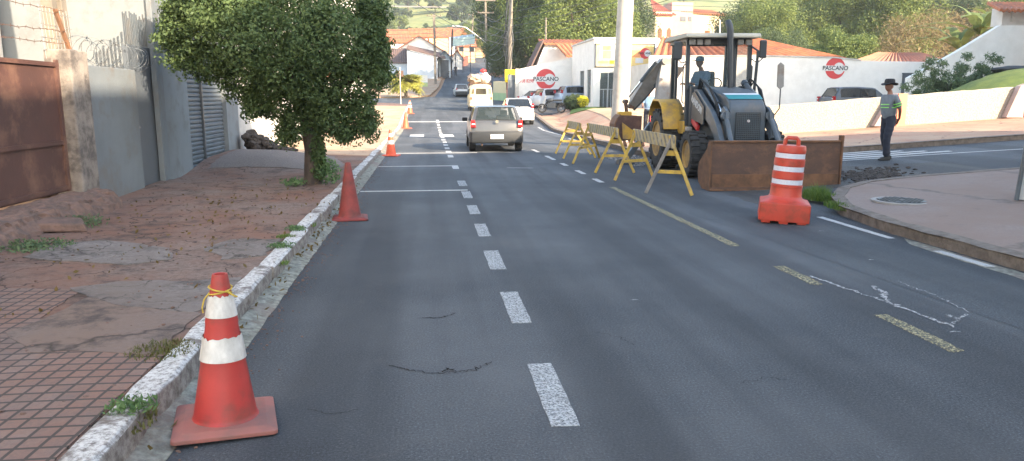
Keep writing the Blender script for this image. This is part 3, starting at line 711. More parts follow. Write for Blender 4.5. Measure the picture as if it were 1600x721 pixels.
M['oldbutt'] = mat('pinkish_old_paint', (.46, .34, .30), (.38, .29, .26), 5, .9, .3); M['salmon'] = mat('salmon_paint', (.68, .26, .15), (.60, .23, .14), 4, .85)
M['redbutt'] = mat('faded_red_paint', (.50, .10, .07), (.42, .09, .07), 4, .8)
buttress(1360, 1393, 1388, 1407, 'salmon painted buttress of the low wall just behind the man in the hat', 'salmon')
buttress(1563, 1590, 1586, 1612, 'red painted buttress of the low wall at the far right', 'redbutt')
# sign painting on walls
def disc(cx, cz, r, y, m, parent, name, a0=0, a1=360, n=40, dy=.004, z0=None, z1=None):
    pts = []
    for k in range(n+1):
        a = R(a0+(a1-a0)*k/n); z = r*math.sin(a); x = r*math.cos(a)
        if z0 is not None and (z < z0 or z > z1): continue
        pts.append((cx+x, cz+z))
    return MB().prism(pts, y-dy, y, 'y').build(name, m, parent)
def pascano(t, cx, cz, r, y, tint=1):
    disc(cx, cz, r, y, M['logor'], t, 'red_roundel')
    disc(cx+r*.36, cz-.02*r, r*.55, y-.006, M['logow'], t, 'white_roundel')
    MB().box((cx-.02*r, y-.010, cz), (r*2.05, .008, r*.5)).build('name_band', M['logow'], t)
    text('lettering', 'PASCANO', r*.56, M['ink'], t, face_y(cx, y-.018, cz), .004, 1.0)
# yard wall of the shop, with logo and grey door
Y = 42.; pts = [at(1015, 89, Y), at(1180, 88, Y), at(1300, 91, Y), at(1345, 95, Y), at(1440, 97, Y), at(1482, 99, Y)]
t = thing('white_yard_wall', 'long white yard wall with a red round logo behind the low rough-cast wall', 'wall', (0, Y, 0))
MB().prism([(pts[0].x, .3)]+[(p.x, p.z) for p in pts]+[(pts[-1].x, .3)], 0, .22, 'y').build('wall', M['white'], t)
MB().prism([(p.x, p.z+.002) for p in pts[:4]]+[(p.x, p.z+.07) for p in pts[:4]][::-1], -.05, .27, 'y').build('coping', M['whiteold'], t)
c = at(1305, 107, Y); pascano(t, c.x, c.z, 17/1155*Y, -.003)
a, b_ = at(1411, 116, Y), at(1437, 145, Y)
dd = MB().box(((a.x+b_.x)/2, -.02, (a.z+.75)/2), (b_.x-a.x, .06, a.z-.75)).build('door', M['greydoor'], t)
f = MB()
for x in (a.x, b_.x): f.box((x, -.03, (a.z+.75)/2), (.07, .1, a.z-.7))
f.box(((a.x+b_.x)/2, -.03, a.z+.03), (b_.x-a.x+.13, .1, .07)); f.build('frame', M['mgrey'], dd)
p = at(1424, 133, Y); MB().box((p.x, -.056, p.z), (.24, .008, .30)).build('notice', M['platew'], dd)
ww = MB().box((at(1448, 110, Y).x, -.35, 1.9), (.25, .7, 4.1)); ww.build('wall', M['white'], t)
# main shop building
X0, X1, Y0, Y1 = at(928, 100, 50).x, at(1027, 100, 50).x, 50., 57.6; zt = at(980, 62, 50).z; zb = .85
t = thing('shop_building', 'white corner shop with a large pale yellow signboard over a glass door', 'shop', (X0, Y0, zb)); W_ = X1-X0; D_ = Y1-Y0; HH = zt-zb
px = lambda q: at(q, 100, Y0).x-X0
d0, d1 = px(938), px(991); dt = at(960, 113, Y0).z-zb; e0, e1 = px(1010), px(1018)
w = MB()
w.box((d0/2, .15, HH/2), (d0, .3, HH)); w.box(((d1+e0)/2, .15, HH/2), (e0-d1, .3, HH)); w.box(((e1+W_)/2, .15, HH/2), (W_-e1, .3, HH))
w.box(((d0+d1)/2, .151, (dt+HH)/2), (d1-d0, .296, HH-dt)); w.box(((e0+e1)/2, .151, (dt+HH)/2), (e1-e0, .296, HH-dt))
w.box((W_-.1, D_/2+.15, HH/2), (.2, D_-.3, HH)); w.box((W_/2, D_-.1, HH/2), (W_, .2, HH))
# west side with two tall window openings
for a, b_ in ((.3, .9), (2.1, 3.1), (4.6, D_-.2)): w.box((.1, (a+b_)/2, HH/2), (.2, b_-a, HH))
w.box((.101, D_/2, (2.75+HH)/2), (.196, D_-.5, HH-2.75)); w.box((.101, D_/2, .25), (.196, D_-.5, .5))
w.box((W_/2, D_/2, HH-.45), (W_-.4, D_-.4, .12)); w.box((W_/2, D_/2, .02), (W_-.4, D_-.4, .1))
w.build('wall', M['white'], t)
MB().box((W_/2, D_/2, HH+.06), (W_+.16, D_+.16, .12)).build('parapet', M['whiteold'], t)
for a, b_ in ((.9, 2.1), (3.1, 4.6)): 
    o = MB().box((.1, (a+b_)/2, 1.62), (.03, b_-a, 2.24)).build('side_window', M['glassc'], t)
    MB().box((.1, (a+b_)/2, 1.62), (.06, .06, 2.24)).build('frame', M['rim'], o)
def door(x0, x1, n):
    o = MB().box(((x0+x1)/2, .12, dt/2), (x1-x0, .03, dt)).build('glass_door', M['glassc'], t)
    f = MB()
    for k in range(n+1): f.box((x0+(x1-x0)*k/n, .10, dt/2), (.06, .06, dt))
    f.box(((x0+x1)/2, .1, dt-.03), (x1-x0, .062, .06)); f.box(((x0+x1)/2, .1, .55*dt), (x1-x0, .062, .05)); f.box(((x0+x1)/2, .1, .06), (x1-x0, .062, .1))
    f.build('frame', M['rim'], o)
    g = MB()
    for k in range(1, 9): g.cyl((x0+(x1-x0)*k/9, .04, .1), (x0+(x1-x0)*k/9, .04, .55*dt), .012, n=5)
    g.build('grille', M['platew'], o)
door(d0, d1, 4); door(e0, e1, 1)
MB().box((W_/2, 2.5, 1.2), (W_-1, .05, 2.2)).build('inner_partition', M['offwhite'], t)
b = at(931+10, 68, Y0); c = at(1024, 105, Y0); bx0, bx1, bz0, bz1 = px(930), px(1021), c.z-zb, at(941, 69, Y0).z-zb
s = MB().box(((bx0+bx1)/2, -.06, (bz0+bz1)/2), (bx1-bx0, .12, bz1-bz0)).build('signboard', M['panely'], t)
fr = MB()
for z in (bz0, bz1): fr.box(((bx0+bx1)/2, -.07, z), (bx1-bx0+.12, .16, .07))
for x in (bx0, bx1): fr.box((x, -.07, (bz0+bz1)/2), (.07, .16, bz1-bz0+.06))
fr.build('frame', M['mgrey'], s)
def pb(p0, p1, q0, q1, m, dy=.004, name='panel'):
    A, B = at(p0, q0, Y0), at(p1, q1, Y0)
    return MB().box(((A.x+B.x)/2-X0, -.122-dy, (A.z+B.z)/2-zb), (B.x-A.x, .004+dy, A.z-B.z)).build(name, m, s)
pb(937, 967, 70, 94, M['logow'], .004); pb(941, 954, 72, 78.8, M['orangep'], .012, 'poster'); pb(941, 954, 79.2, 92.5, M['green'], .012, 'poster'); pb(956, 962, 80, 85, M['rim'], .012, 'poster'); pb(934, 950, 95.8, 99, M['orangep'], .012); pb(952, 964, 95, 100, M['signy'], .012)
A = at(1006, 84, Y0); disc(A.x-X0+.05, A.z-zb, .36, -.124, M['logor'], s, 'red_roundel'); disc(A.x-X0+.22, A.z-zb, .22, -.130, M['logow'], s, 'white_roundel')
pb(984, 999, 79, 90, M['orangep'], .004); text('lettering', 'PASCANO', .20, M['ink'], s, face_y(A.x-X0+.05, -.14, A.z-zb), .003)
pb(992, 1004, 91, 99, M['logow'], .004); 
# paved step with goods before the shop
# left wing wall with logo
Y = 58.; P = [at(808, 109, Y), at(904, 88, Y)]; t = thing('logo_wall', 'white side wall with a large round red logo facing the parked cars', 'wall', (0, Y, 0))
MB().prism([(P[0].x, .5), (P[0].x, P[0].z), (P[1].x, P[1].z), (P[1].x, .5)], 0, .25, 'y').build('wall', M['white'], t)
MB().box((P[0].x-.02, -.12, 2.2), (.25, .3, 3.4)).build('pillar', M['whiteold'], t)
c = at(853, 124, Y); pascano(t, c.x, c.z, 15.5/1155*Y, -.003)
c = at(821.5, 127, Y); text('lettering', '2108 8298', .36, M['logor'], t, face_y(c.x, -.008, c.z), .004, .8)
r = MB(); ribbed(r, (P[0].x-.3, Y-.35, P[0].z-.05), (P[1].x, Y-.35, P[1].z-.02), (P[0].x-.3, Y+4., P[0].z+1.0), (P[1].x, Y+4., P[1].z+1.0), .3, .05)
r.build('roof', M['tile_o'], t)
MB().box(((P[0].x+P[1].x)/2, 2.2, 1.5), (P[1].x-P[0].x-.3, 3.8, 2.6)).build('room', M['offwhite'], t)
# dark doorway at its street end
MB().box((P[0].x-.42, .3, 2.0), (.5, .5, 2.9)).build('street_wall', M['greywall'], t); MB().box((P[0].x-.42, .03, 1.9), (.34, .06, 2.3)).build('door', M['greydoor'], t)
# gabled house behind it
Y = 64.; a, b_, c, d = at(836, 108, Y), at(849, 64, Y), at(868, 64, Y), at(908, 64, Y)
t = thing('gabled_house', 'white house with an orange tiled roof behind the logo wall', 'house', (0, Y, 0))
MB().prism([(a.x, 1), (a.x, a.z), (b_.x+.2, b_.z-.2), (d.x, d.z-.2), (d.x, 1)], 0, 6, 'y').build('wall', M['white'], t)
r = MB(); ribbed(r, (a.x-.5, -.3, a.z-.2), (a.x-.5, 3, a.z-.2), (b_.x, -.3, b_.z), (b_.x, 3, b_.z), .3, .04); r.build('roof', M['tile_b'], t); r = MB()  # left slope browner than the orange tile: its shade is in the colour
ribbed(r, (b_.x, -.4, b_.z-.3), (d.x+.6, -.4, d.z-.3), (b_.x, 3., d.z+.25), (d.x+.6, 3., d.z+.25), .3, .05)
e, f = at(872, 68, Y-2), at(908, 68, Y-2); e2 = at(886, 88, Y-4)
ribbed(r, (e2.x, -3.6, e2.z), (f.x+.8, -3.6, e2.z), (e.x, -.6, e.z), (f.x+.8, -.6, e.z), .3, .05)
r.build('roof', M['tile_o'], t)
# orange roofs behind the yard wall
Y = 44.; t = thing('tiled_roof_house', 'low house with a ribbed orange tiled roof behind the white yard wall', 'house', (0, Y, 0))
A, B, Cc, Dd = at(1018, 92, Y), at(1322, 90, Y), at(1035, 60, Y+5), at(1175, 60, Y+5)
MB().prism([(A.x, .5), (A.x, A.z-.25), (B.x-1, B.z-.25), (B.x-1, .5)], .6, 9, 'y').build('wall', M['offwhite'], t)
r = MB(); ribbed(r, (A.x, 0, A.z-.1), (B.x, 0, B.z-.1), (Cc.x, 5, Cc.z), (Dd.x, 5, Dd.z), .52, .085); r.build('roof', M['tile_o'], t)
Y = 47.; t = thing('low_tiled_house', 'low reddish roof rising just over the yard wall near the grey door', 'house', (0, Y, 0))
A, B = at(1340, 99, Y), at(1480, 101, Y); Cc, Dd = at(1372, 84, Y+4), at(1440, 85, Y+4)
MB().prism([(A.x, .5), (A.x, A.z-.2), (B.x, A.z-.2), (B.x, .5)], .5, 7, 'y').build('wall', M['offwhite'], t)
r = MB(); ribbed(r, (A.x-.5, 0, A.z), (B.x+1, 0, B.z), (Cc.x, 4, Cc.z), (Dd.x, 4, Dd.z), .34, .06); r.build('roof', mat('old_tile', (.36, .15, .09), (.25, .12, .08), 1.2, .85), t)
# white gabled house far right
Y = 37.; t = thing('white_gable_house', 'white house with a long sloping parapet at the far right', 'house', (0, Y, 0))
q = [at(1420, 122, Y), at(1494, 82, Y), at(1563, 40, Y), at(1640, 40, Y)]
MB().prism([(q[0].x, .6)]+[(p.x, p.z) for p in q]+[(q[-1].x, .6)], 0, .3, 'y').build('wall', M['white'], t)
MB().box(((q[2].x+q[3].x)/2+1, 1.2, (q[2].z-.4)/2), (q[3].x-q[2].x-2, 1.7, q[2].z-.4)).build('rear_wall', M['offwhite'], t)
u = [at(1568, 40, Y+.6), at(1640, 12, Y+.6)]
MB().box(((u[0].x+u[1].x)/2, 1.15, (u[0].z+u[1].z)/2), (u[1].x-u[0].x, .8, u[1].z-u[0].z)).build('upper_room', M['offwhite'], t)
o = MB().box(((u[0].x+u[1].x)/2+.3, .72, (u[0].z+u[1].z)/2), (u[1].x-u[0].x-.4, .06, .55)).build('window', M['whiteold'], t)
r = MB(); e = at(1562, 17, Y); ribbed(r, (e.x, .0, e.z), (e.x+5, .0, e.z), (e.x+1.6, 3, e.z+.75), (e.x+5, 3, e.z+.75), .32, .05); r.build('roof', M['tile_o'], t)
# grassy mound with dark sheet on its shoulder, right behind the low wall
vs = []; nx, ny = 30, 16
for j in range(ny+1):
    for i in range(nx+1):
        x = 17.5+i*(30-17.5)/nx; y = 24.6+j*7/ny; k = smooth(18, 24, x)*math.sin(math.pi*j/ny)**.7
        vs.append((x, y, H(x, y)+.05+1.9*k+random.uniform(-.03, .03)))
struct(MB().add(vs, [(j*(nx+1)+i, j*(nx+1)+i+1, (j+1)*(nx+1)+i+1, (j+1)*(nx+1)+i) for j in range(ny) for i in range(nx)]).build('grassy_mound', mat('mound_grass', (.13, .17, .035), (.08, .12, .03), 2.2, 1, 1., 30), fixn=False, sm=True))
c = at(1590, 109, 29.5)
tag(MB().sphere((0, 0, 0), (1.1, .8, .16), 3, .02).build('dark_tarpaulin', plain('tarpaulin', (.03, .035, .04), .8)), 'dark tarpaulin lying on the grassy mound below the white gable house', 'tarpaulin')
bpy.data.objects['dark_tarpaulin'].location = c
# pink building, cream house, far up the hill
Y = 120.; t = thing('pink_building', 'two storey pink faced building with a low orange roof above the backhoe', 'building', (0, Y, 0))
a, b_, c = at(1048, 62, Y), at(1083, 16, Y), at(1112, 60, Y+6)
MB().box(((a.x+b_.x)/2, 4, (b_.z-4)/2+1.2), (b_.x-a.x, 8, b_.z+4.)).build('wall', mat('pink_block', (.52, .30, .25), (.44, .27, .23), 1.4, .9, .2), t)
MB().box(((b_.x+c.x)/2, 4.3, (b_.z-5)/2+1), (c.x-b_.x, 8, b_.z+2)).build('annex', M['cream'], t)
r = MB(); ribbed(r, (b_.x-2, 0, b_.z-.3), (c.x+.6, 0, b_.z-.8), (b_.x-.5, 4.3, b_.z+.7), (c.x-.8, 4.3, b_.z+.4), .4, .06); r.build('roof', M['tile_o'], t)
for q in (1067, 1078):
    p = at(q, 30, Y); o = MB().box((p.x, -.02, p.z), (.9 if q < 1070 else .5, .1, .7)).build('window', M['mgrey'], t)
t = thing('cream_house', 'cream house with arched windows and a steep red roof beside the pink building', 'house', (0, 118, 0)); Y = 118
a, b_ = at(1024, 24, Y), at(1049, 60, Y)
MB().box(((a.x+b_.x)/2, 4, (a.z-4)/2+1), (b_.x-a.x, 8, a.z+3)).build('wall', M['cream'], t)
r = MB(); p1, p2 = at(1028, 4, Y), at(1052, 16, Y); ribbed(r, (a.x-.5, -.4, a.z), (b_.x+.5, -.4, a.z), (p1.x, 4, p1.z+1), (p2.x-1.2, 4, p1.z+.2), .4, .06); r.build('roof', mat('red_roof', (.42, .11, .07), (.34, .1, .07), 1, .85), t)
for q in (1031, 1045):
    p = at(q, 52, Y); MB().prism([(p.x-.35, p.z-1), (p.x+.35, p.z-1), (p.x+.35, p.z+.5), (p.x, p.z+.9), (p.x-.35, p.z+.5)], -.03, .05, 'y').build('arched_window', M['rustl'], t)
# ---- houses up the street
def boxhouse(name, label, Y, x0, x1, zt, depth, m, roofm, rise=1.2, slope='x', cat='house', wins=(), top=None):
    A, B = at(x0, zt, Y), at(x1, zt, Y); zb = H((A.x+B.x)/2, Y)-.4
    t = thing(name, label, cat, ((A.x+B.x)/2, Y+depth/2, zb)); a = (B.x-A.x)/2; b_ = depth/2; h = A.z-zb
    w = MB()
    if slope == 'y': w.prism([(-a, 0), (a, 0), (a, h), (0, h+rise), (-a, h)], -b_, b_, 'y')
    else: w.prism([(-b_, 0), (b_, 0), (b_, h), (0, h+rise), (-b_, h)], -a, a, 'x')
    w.build('wall', m, t); tile_roof(t, a, b_, h, rise, slope, .35, roofm)
    for f, c, z, ww, hh in wins: win(t, f, c, z, ww, hh, a, b_)
    return t
M['bluewhite'] = mat('bluish_white_plaster', (.60, .66, .72), (.52, .58, .64), 1, .85); M['peach'] = mat('peach_plaster', (.66, .42, .24), (.60, .38, .22), 1, .9)
# blue white house: long shed roof falling to the right
Y = 112.; t = thing('blue_white_house', 'pale blue house with a dark brown sloping roof beyond the junction', 'house', (0, Y, 0))
a, b_, c = at(636, 78, Y), at(683, 92, Y), at(683, 124, Y); zb = c.z-1.5
MB().prism([(a.x, zb), (a.x, a.z), (b_.x, b_.z), (b_.x, zb)], 0, 9, 'y').build('wall', M['bluewhite'], t)
r = MB(); ribbed(r, (a.x-.1, -.3, a.z+.1), (a.x-.1, 9, a.z+1.2), (b_.x+1.2, -.3, b_.z), (b_.x+1.2, 9, b_.z+1.2), .4, .05); r.build('roof', M['tile_b'], t)
boxhouse('brown_roof_house', 'low pale house with a dark brown roof left of the blue white house', 116, 600, 637, 97, 8, M['bluewhite'], M['tile_b'], 2.2, 'x')
boxhouse('barn', 'white gabled barn behind the pale blue house', 132, 620, 690, 78, 12, M['white'], M['tile_o'], 2.3, 'y', 'barn')
boxhouse('orange_roof_house', 'house with orange roof left of the white barn', 142, 596, 640, 66, 10, M['white'], M['tile_o'], 1.6, 'x')
t = thing('garage', 'small blue garage with a gabled porch by the dark street post', 'garage', (at(695, 100, 114).x, 115, 0)); Y = 114
a, b_, c = at(684, 92, Y), at(703, 92, Y), at(694, 80, Y); cx = (a.x+b_.x)/2; zb = H(cx, Y)-.3
bb = MB().prism([(a.x-cx, zb), (b_.x-cx, zb), (b_.x-cx, b_.z), (0, c.z), (a.x-cx, a.z)], 0, 7, 'y'); bb.build('wall', M['bluewhite'], t)
MB().box((0, -.05, zb+1.7), (b_.x-a.x-.6, .1, 2.6)).build('garage_door', M['greydoor'], t)
r = MB(); ribbed(r, (a.x-cx-.4, -.6, a.z-.3), (a.x-cx-.4, 7, a.z-.3), (0, -.6, c.z+.1), (0, 7, c.z+.1), .4, .04); ribbed(r, (b_.x-cx+.4, -.6, a.z-.3), (b_.x-cx+.4, 7, a.z-.3), (0, -.6, c.z+.1), (0, 7, c.z+.1), .4, .04); r.build('roof', M['mgrey'], t)
boxhouse('white_street_house', 'sunlit white house with orange roof under the billboard', 128, 706, 722, 90, 8, M['white'], M['tile_o'], 1.2, 'y')
boxhouse('peach_house', 'peach coloured house behind the white street house', 146, 716, 742, 72, 8, M['peach'], M['tile_o'], 1.2, 'x', wins=(('s', -1, 3, .9, 1.1), ('s', 1, 3, .9, 1.1)))
boxhouse('far_orange_house', 'orange roofed house right of the billboard, partly behind the street pole', 165, 738, 760, 62, 9, M['peach'], M['tile_o'], 1.6, 'x')
boxhouse('sky_blue_house', 'small sky blue house at the top of the street', 185, 742, 754, 80, 6, mat('sky_blue_paint', (.22, .50, .72), (.2, .45, .65), 1, .8), M['tile_b'], .5, 'x')
for k, (Y, x0, x1, zt, lb) in enumerate(((175, 640, 668, 58, 'leftmost small orange roof in the row below the green field'), (180, 670, 700, 57, 'middle small orange roof in the row below the green field'), (186, 702, 736, 56, 'rightmost small orange roof in the row below the green field'), (172, 605, 636, 60, 'small orange roof just right of the street tree top'))):
    boxhouse('far_house', lb, Y, x0, x1, zt, 8, M['peach'] if k % 2 else M['white'], M['tile_o'], 2.2, 'x')
# red brown fence, low white walls at the junction
def lowwall(name, label, p0, p1, Y0_, Y1_, h, m, cat='wall', base=None):
    a = at(p0, 120, Y0_).x; b_ = at(p1, 120, Y1_).x; o = MB(); n = 10; 
    t = thing(name, label, cat, (0, 0, 0))
    for nm, z0, z1, mm, th in ((('wall', 0, h, m, .2),) if not base else (('wall', h*.4, h, m, .2), ('painted_base', 0, h*.4, base, .24))):
        o = MB()
        for k in range(n):
            xa, xb = a+(b_-a)*k/n, a+(b_-a)*(k+1)/n; ya, yb = Y0_+(Y1_-Y0_)*k/n, Y0_+(Y1_-Y0_)*(k+1)/n; zz = min(H(xa, ya), H(xb, yb))
            o.beam((xa, ya, zz+(z0+z1)/2), (xb, yb, zz+(z0+z1)/2), th, z1-z0)
        o.build(nm, mm, t)
M['mossgreen'] = mat('green_painted_base', (.40, .50, .26), (.34, .44, .24), 1, .85)
lowwall('corner_wall', 'low white wall with green base beside the palm', 645, 668, 101, 101, 1.6, M['white'], base=M['mossgreen'])
lowwall('park_wall', 'low white wall with green base behind the loaded van', 772, 812, 78, 72, 1.9, M['cream'], base=M['mossgreen'])
lowwall('red_fence', 'rusty red fence along the street under the billboard', 718, 731, 131, 138, 1.6, mat('red_fence', (.30, .09, .06), (.2, .08, .06), 3, .8), 'fence')
# billboard
Y = 122.; a, b_ = at(704, 58, Y), at(742, 74, Y); t = thing('billboard', 'pale green billboard on thin posts above the street houses', 'billboard', ((a.x+b_.x)/2, Y, 0))
MB().prism([(-(b_.x-a.x)/2, b_.z), ((b_.x-a.x)/2, b_.z+.5), ((b_.x-a.x)/2, a.z+.5), (-(b_.x-a.x)/2, a.z)], -.05, .05, 'y').build('panel', M['billb'], t)
MB().prism([(-(b_.x-a.x)/2, a.z-.35), ((b_.x-a.x)/2, a.z+.15), ((b_.x-a.x)/2, a.z+.5), (-(b_.x-a.x)/2, a.z)], -.06, -.051, 'y').build('top_stripe', plain('pale_blue', (.45, .62, .75)), t)
for x in (-1.2, 0, 1.2): MB().cyl((x, .12, H(7, Y)-.2), (x, .12, a.z), .07, n=8).build('post', M['mgrey'], t)
# ---------------------------------------------------------------- poles and cables
def pole(label, Y, pxb, pxt, pyt, r0, r1, m, sq=False, name='utility_pole', arms=(), zb=None):
    a = at(pxb, 150, Y); b_ = at(pxt, pyt, Y); z0 = H(a.x, Y)-.1 if zb is None else zb
    b_.z = max(b_.z, z0+7)
    # extend the line up past the frame
    t = thing(name, label, 'pole', (a.x, Y, z0)); tp = Vector((b_.x-a.x, 0, b_.z-z0))
    (MB().beam((0, 0, 0), tp, r0*1.7, r0*1.5, (0, 1, 0)) if sq else MB().cyl((0, 0, 0), tp, r0, r1, 16)).build('shaft', m, t, sm=not sq)
    for (dz, L, w) in arms:
        f_ = (tp.z-dz)/tp.z; c = tp*f_
        o = MB().box((c.x, c.y-.12, c.z), (L, .1, .1)).build('cross_arm', M['pole'], t)
        q = MB()
        for k in range(w): q.lathe([(.045, 0), (.06, .05), (.03, .1), (.05, .14)], (c.x-L/2+.1+(L-.2)*k/max(1, w-1), c.y-.12, c.z+.05), 8)
        q.build('insulators', M['rust'], o)
    return t, a.x, z0, tp
t1, *_ = pole('big pale slightly leaning pole rising in front of the shop door', 24.3, 968, 986, -160, .30, .235, M['polepale'], name='light_pole')
q = MB()
for k in range(26):
    a = random.uniform(2.8, 5.2); h = random.uniform(.8, 1.6); dx = .28+.0
    q.add([( .07+.285*math.cos(a+s_*.12)+.01*h, .287*math.sin(a+s_*.12)-.002, h+u*.06) for s_, u in ((-1, 0), (1, 0), (1, 1), (-1, 1))], [(0, 1, 2, 3)])
q.build('torn_posters', M['offwhite'], t1)
t2, x2, z2, tp2 = pole('wooden coloured pole wrapped in cable bundles carrying the yellow sign', 60, 795, 800, -90, .20, .14, M['pole'], arms=((1.2, 2.0, 4), (2.6, 1.6, 3)))
cbm = MB()
for k in range(9):
    a0 = random.random()*6.28; pts = []
    for j in range(14):
        z = 1.5+j*.62+random.uniform(-.1, .1); rr = .22+.16*math.exp(-((z-5.2)/1.3)**2)*random.uniform(.4, 1.8)
        pts.append((math.cos(a0+j*.3)*rr+.03*j*.1, math.sin(a0+j*.3)*rr-.02, z))
    cbm.tube(pts, .028, 5)
cbm.build('cable_bundle', M['mdark'], t2)
MB().cyl((0, 0, .0), (0, 0, 2.2), .22, .215, 16).build('painted_base', mat('red_white_base', (.50, .16, .12), (.42, .3, .28), 3, .8), t2, sm=True)
ys_ = thing('yellow_sign', 'square yellow warning sign strapped to the cable-wrapped pole', 'sign', (x2, 59.7, 0))
a = at(789, 109, 59.6); b_ = at(804, 129, 59.6)
MB().box(((a.x+b_.x)/2-x2, -.08, (a.z+b_.z)/2), (b_.x-a.x, .04, a.z-b_.z)).build('plate', M['signy'], ys_, .01)
MB().prism([((a.x+b_.x)/2-x2+u*.22, (a.z+b_.z)/2+.06+w) for u, w in ((-1, 0), (-.6, .03), (0, .14), (.6, .03), (1, 0))], -.112, -.102, 'y').build('hump_symbol', M['ink'], ys_)
MB().box(((a.x+b_.x)/2-x2, -.045, (a.z+b_.z)/2), (.5, .03, .05)).build('strap', M['rim'], ys_)
t3, x3, z3, tp3 = pole('slim grey pole with a street lamp arm behind the loaded van', 84, 762, 758, -12, .17, .12, M['pole'], arms=((.9, 2.2, 5), (2.2, 1.8, 4)))
lm = MB().tube([(0, -.1, tp3.z*.52), (-1.2, -.2, tp3.z*.60), (-2.4, -.3, tp3.z*.67), (-3.1, -.35, tp3.z*.68)], .05, 8).build('lamp_arm', M['rim'], t3)
MB().box((-3.5, -.36, tp3.z*.68), (.8, .25, .14)).build('lamp_head', M['rim'], lm, .03)
t4, x4, z4, tp4 = pole('pale pole standing at the corner by the pale blue house', 104, 681, 678, 22, .19, .13, M['pole'], sq=True, arms=((.3, 2., 4),))
t5, *_ = pole('dark wooden pole by the porch of the blue garage', 120, 705, 707, 46, .16, .13, M['bark'])
t6, *_ = pole('thin grey pole beside the billboard', 150, 737, 739, 20, .15, .11, M['pole'], arms=((.4, 1.8, 3),))
t7, *_ = pole('thin pole standing behind the ridge of the gabled house', 72, 852, 853, 28, .09, .07, M['pole'])
t8, *_ = pole('thin white pole standing behind the backhoe cab', 60, 1123, 1125, 32, .07, .06, M['whiteold'])
t9, x9, z9, tp9 = pole('curved small street lamp seen over the backhoe cab', 75, 1117, 1115, 56, .06, .05, M['rim'], name='street_lamp')
ar = MB().tube([(tp9.x, 0, tp9.z-.1), (tp9.x-.1, 0, tp9.z+.5), (tp9.x-.4, 0, tp9.z+.85), (tp9.x-.85, 0, tp9.z+.85)], .05, 8).build('arm', M['rim'], t9)
# sign post left
t = thing('sign_post', 'white post with a small dark sign seen from behind near the palm', 'sign', (at(626, 155, 64).x, 64, H(-2, 64)+.1)); zt = at(626, 106, 64).z-H(-2, 64)-.1
MB().cyl((0, 0, 0), (0, 0, zt), .045, n=10).build('post', M['whiteold'], t)
MB().box((-.03, .05, zt-.5), (.62, .03, .5)).build('sign_plate', M['rust'], t, .01)
# high cables between the poles
def cable(a, b_, s, label, grp, r=.02, n=20): tag(MB().tube(sag(a, b_, s, n), r, 5).build('overhead_cable', M['mdark']), label, 'cable', grp)
G1 = 'overhead cables among the street poles'
top2 = Vector((x2, 60, z2)); top3 = Vector((x3, 84, z3)); top4 = Vector((x4, 104, z4))
for k, (z, dx) in enumerate(((6.2, 0), (6.6, .1), (5.5, -.1), (7.4, .2), (4.9, .1), (8.6, .3))):
    cable(top2+Vector((dx, 0, z)), top3+Vector((dx*.5, 0, z-1.+.2*k)), .35+.1*k, 'thin cable strung between the cable-wrapped pole and the slim lamp pole', G1+' a', .024)
    cable(top3+Vector((dx*.5, 0, z-1.+.2*k)), top4+Vector((0, 0, z-.3+.1*k)), .5+.1*k, 'thin cable strung from the slim lamp pole to the corner pole', G1+' b', .024)
for k in range(5):
    cable(top2+Vector((.1, 0, 5.3+.55*k)), (24+k*2.2, 30-k, 10.5+.7*k), .6, 'thin cable climbing from the cable-wrapped pole up to the right past the tree crowns', G1+' c', .018)
for k in range(4):
    cable(top2+Vector((0, 0, 5.0+.5*k)), (-4.5, 13.4, 6.3+.4*k), .8, 'thin cable running from the cable-wrapped pole towards the grey building', G1+' d', .014)
for k in range(3):
    cable(top4+Vector((0, 0, 6.5+.5*k)), (-60, 112, 12+.5*k), 1.0, 'thin cable running left from the corner pole', G1+' e', .025)
    cable(top4+Vector((0, 0, 6.0+.5*k)), (at(739, 20, 150)), .8, 'thin cable running from the corner pole up the street', G1+' f', .025)
for k in range(2): cable((-4.6, 8+k, 5.0), (-6.9, 3.2, 2.9+k*.35), .1, 'slack cable hanging down the sunlit white wall', G1+' g', .008)
for k in range(4): cable((8, 118, 17.5+k*.6), (60, 100, 13+k*.9), .8, 'thin cable crossing in front of the dry brown hillside', G1+' h', .03)

p = at(1612, 300, 8.95); z0 = H(p.x, 8.95)+.13
t = thing('corner_post', 'pale post with a grey pipe at the right edge of the corner pavement', 'post', (p.x, 8.95, z0))
MB().cyl((0, 0, 0), (.12, 0, 5.5), .15, .14, 18).build('post', M['white'], t, sm=True)
MB().cyl((0, 0, 0), (.012, 0, .55), .156, .155, 18).build('painted_base', M['offwhite'], t, sm=True)
MB().tube([(-.235, -.03, .0), (-.20, -.03, .5), (-.165, -.03, 1.1)], .028, 8).build('pipe', M['mgrey'], t, sm=True)
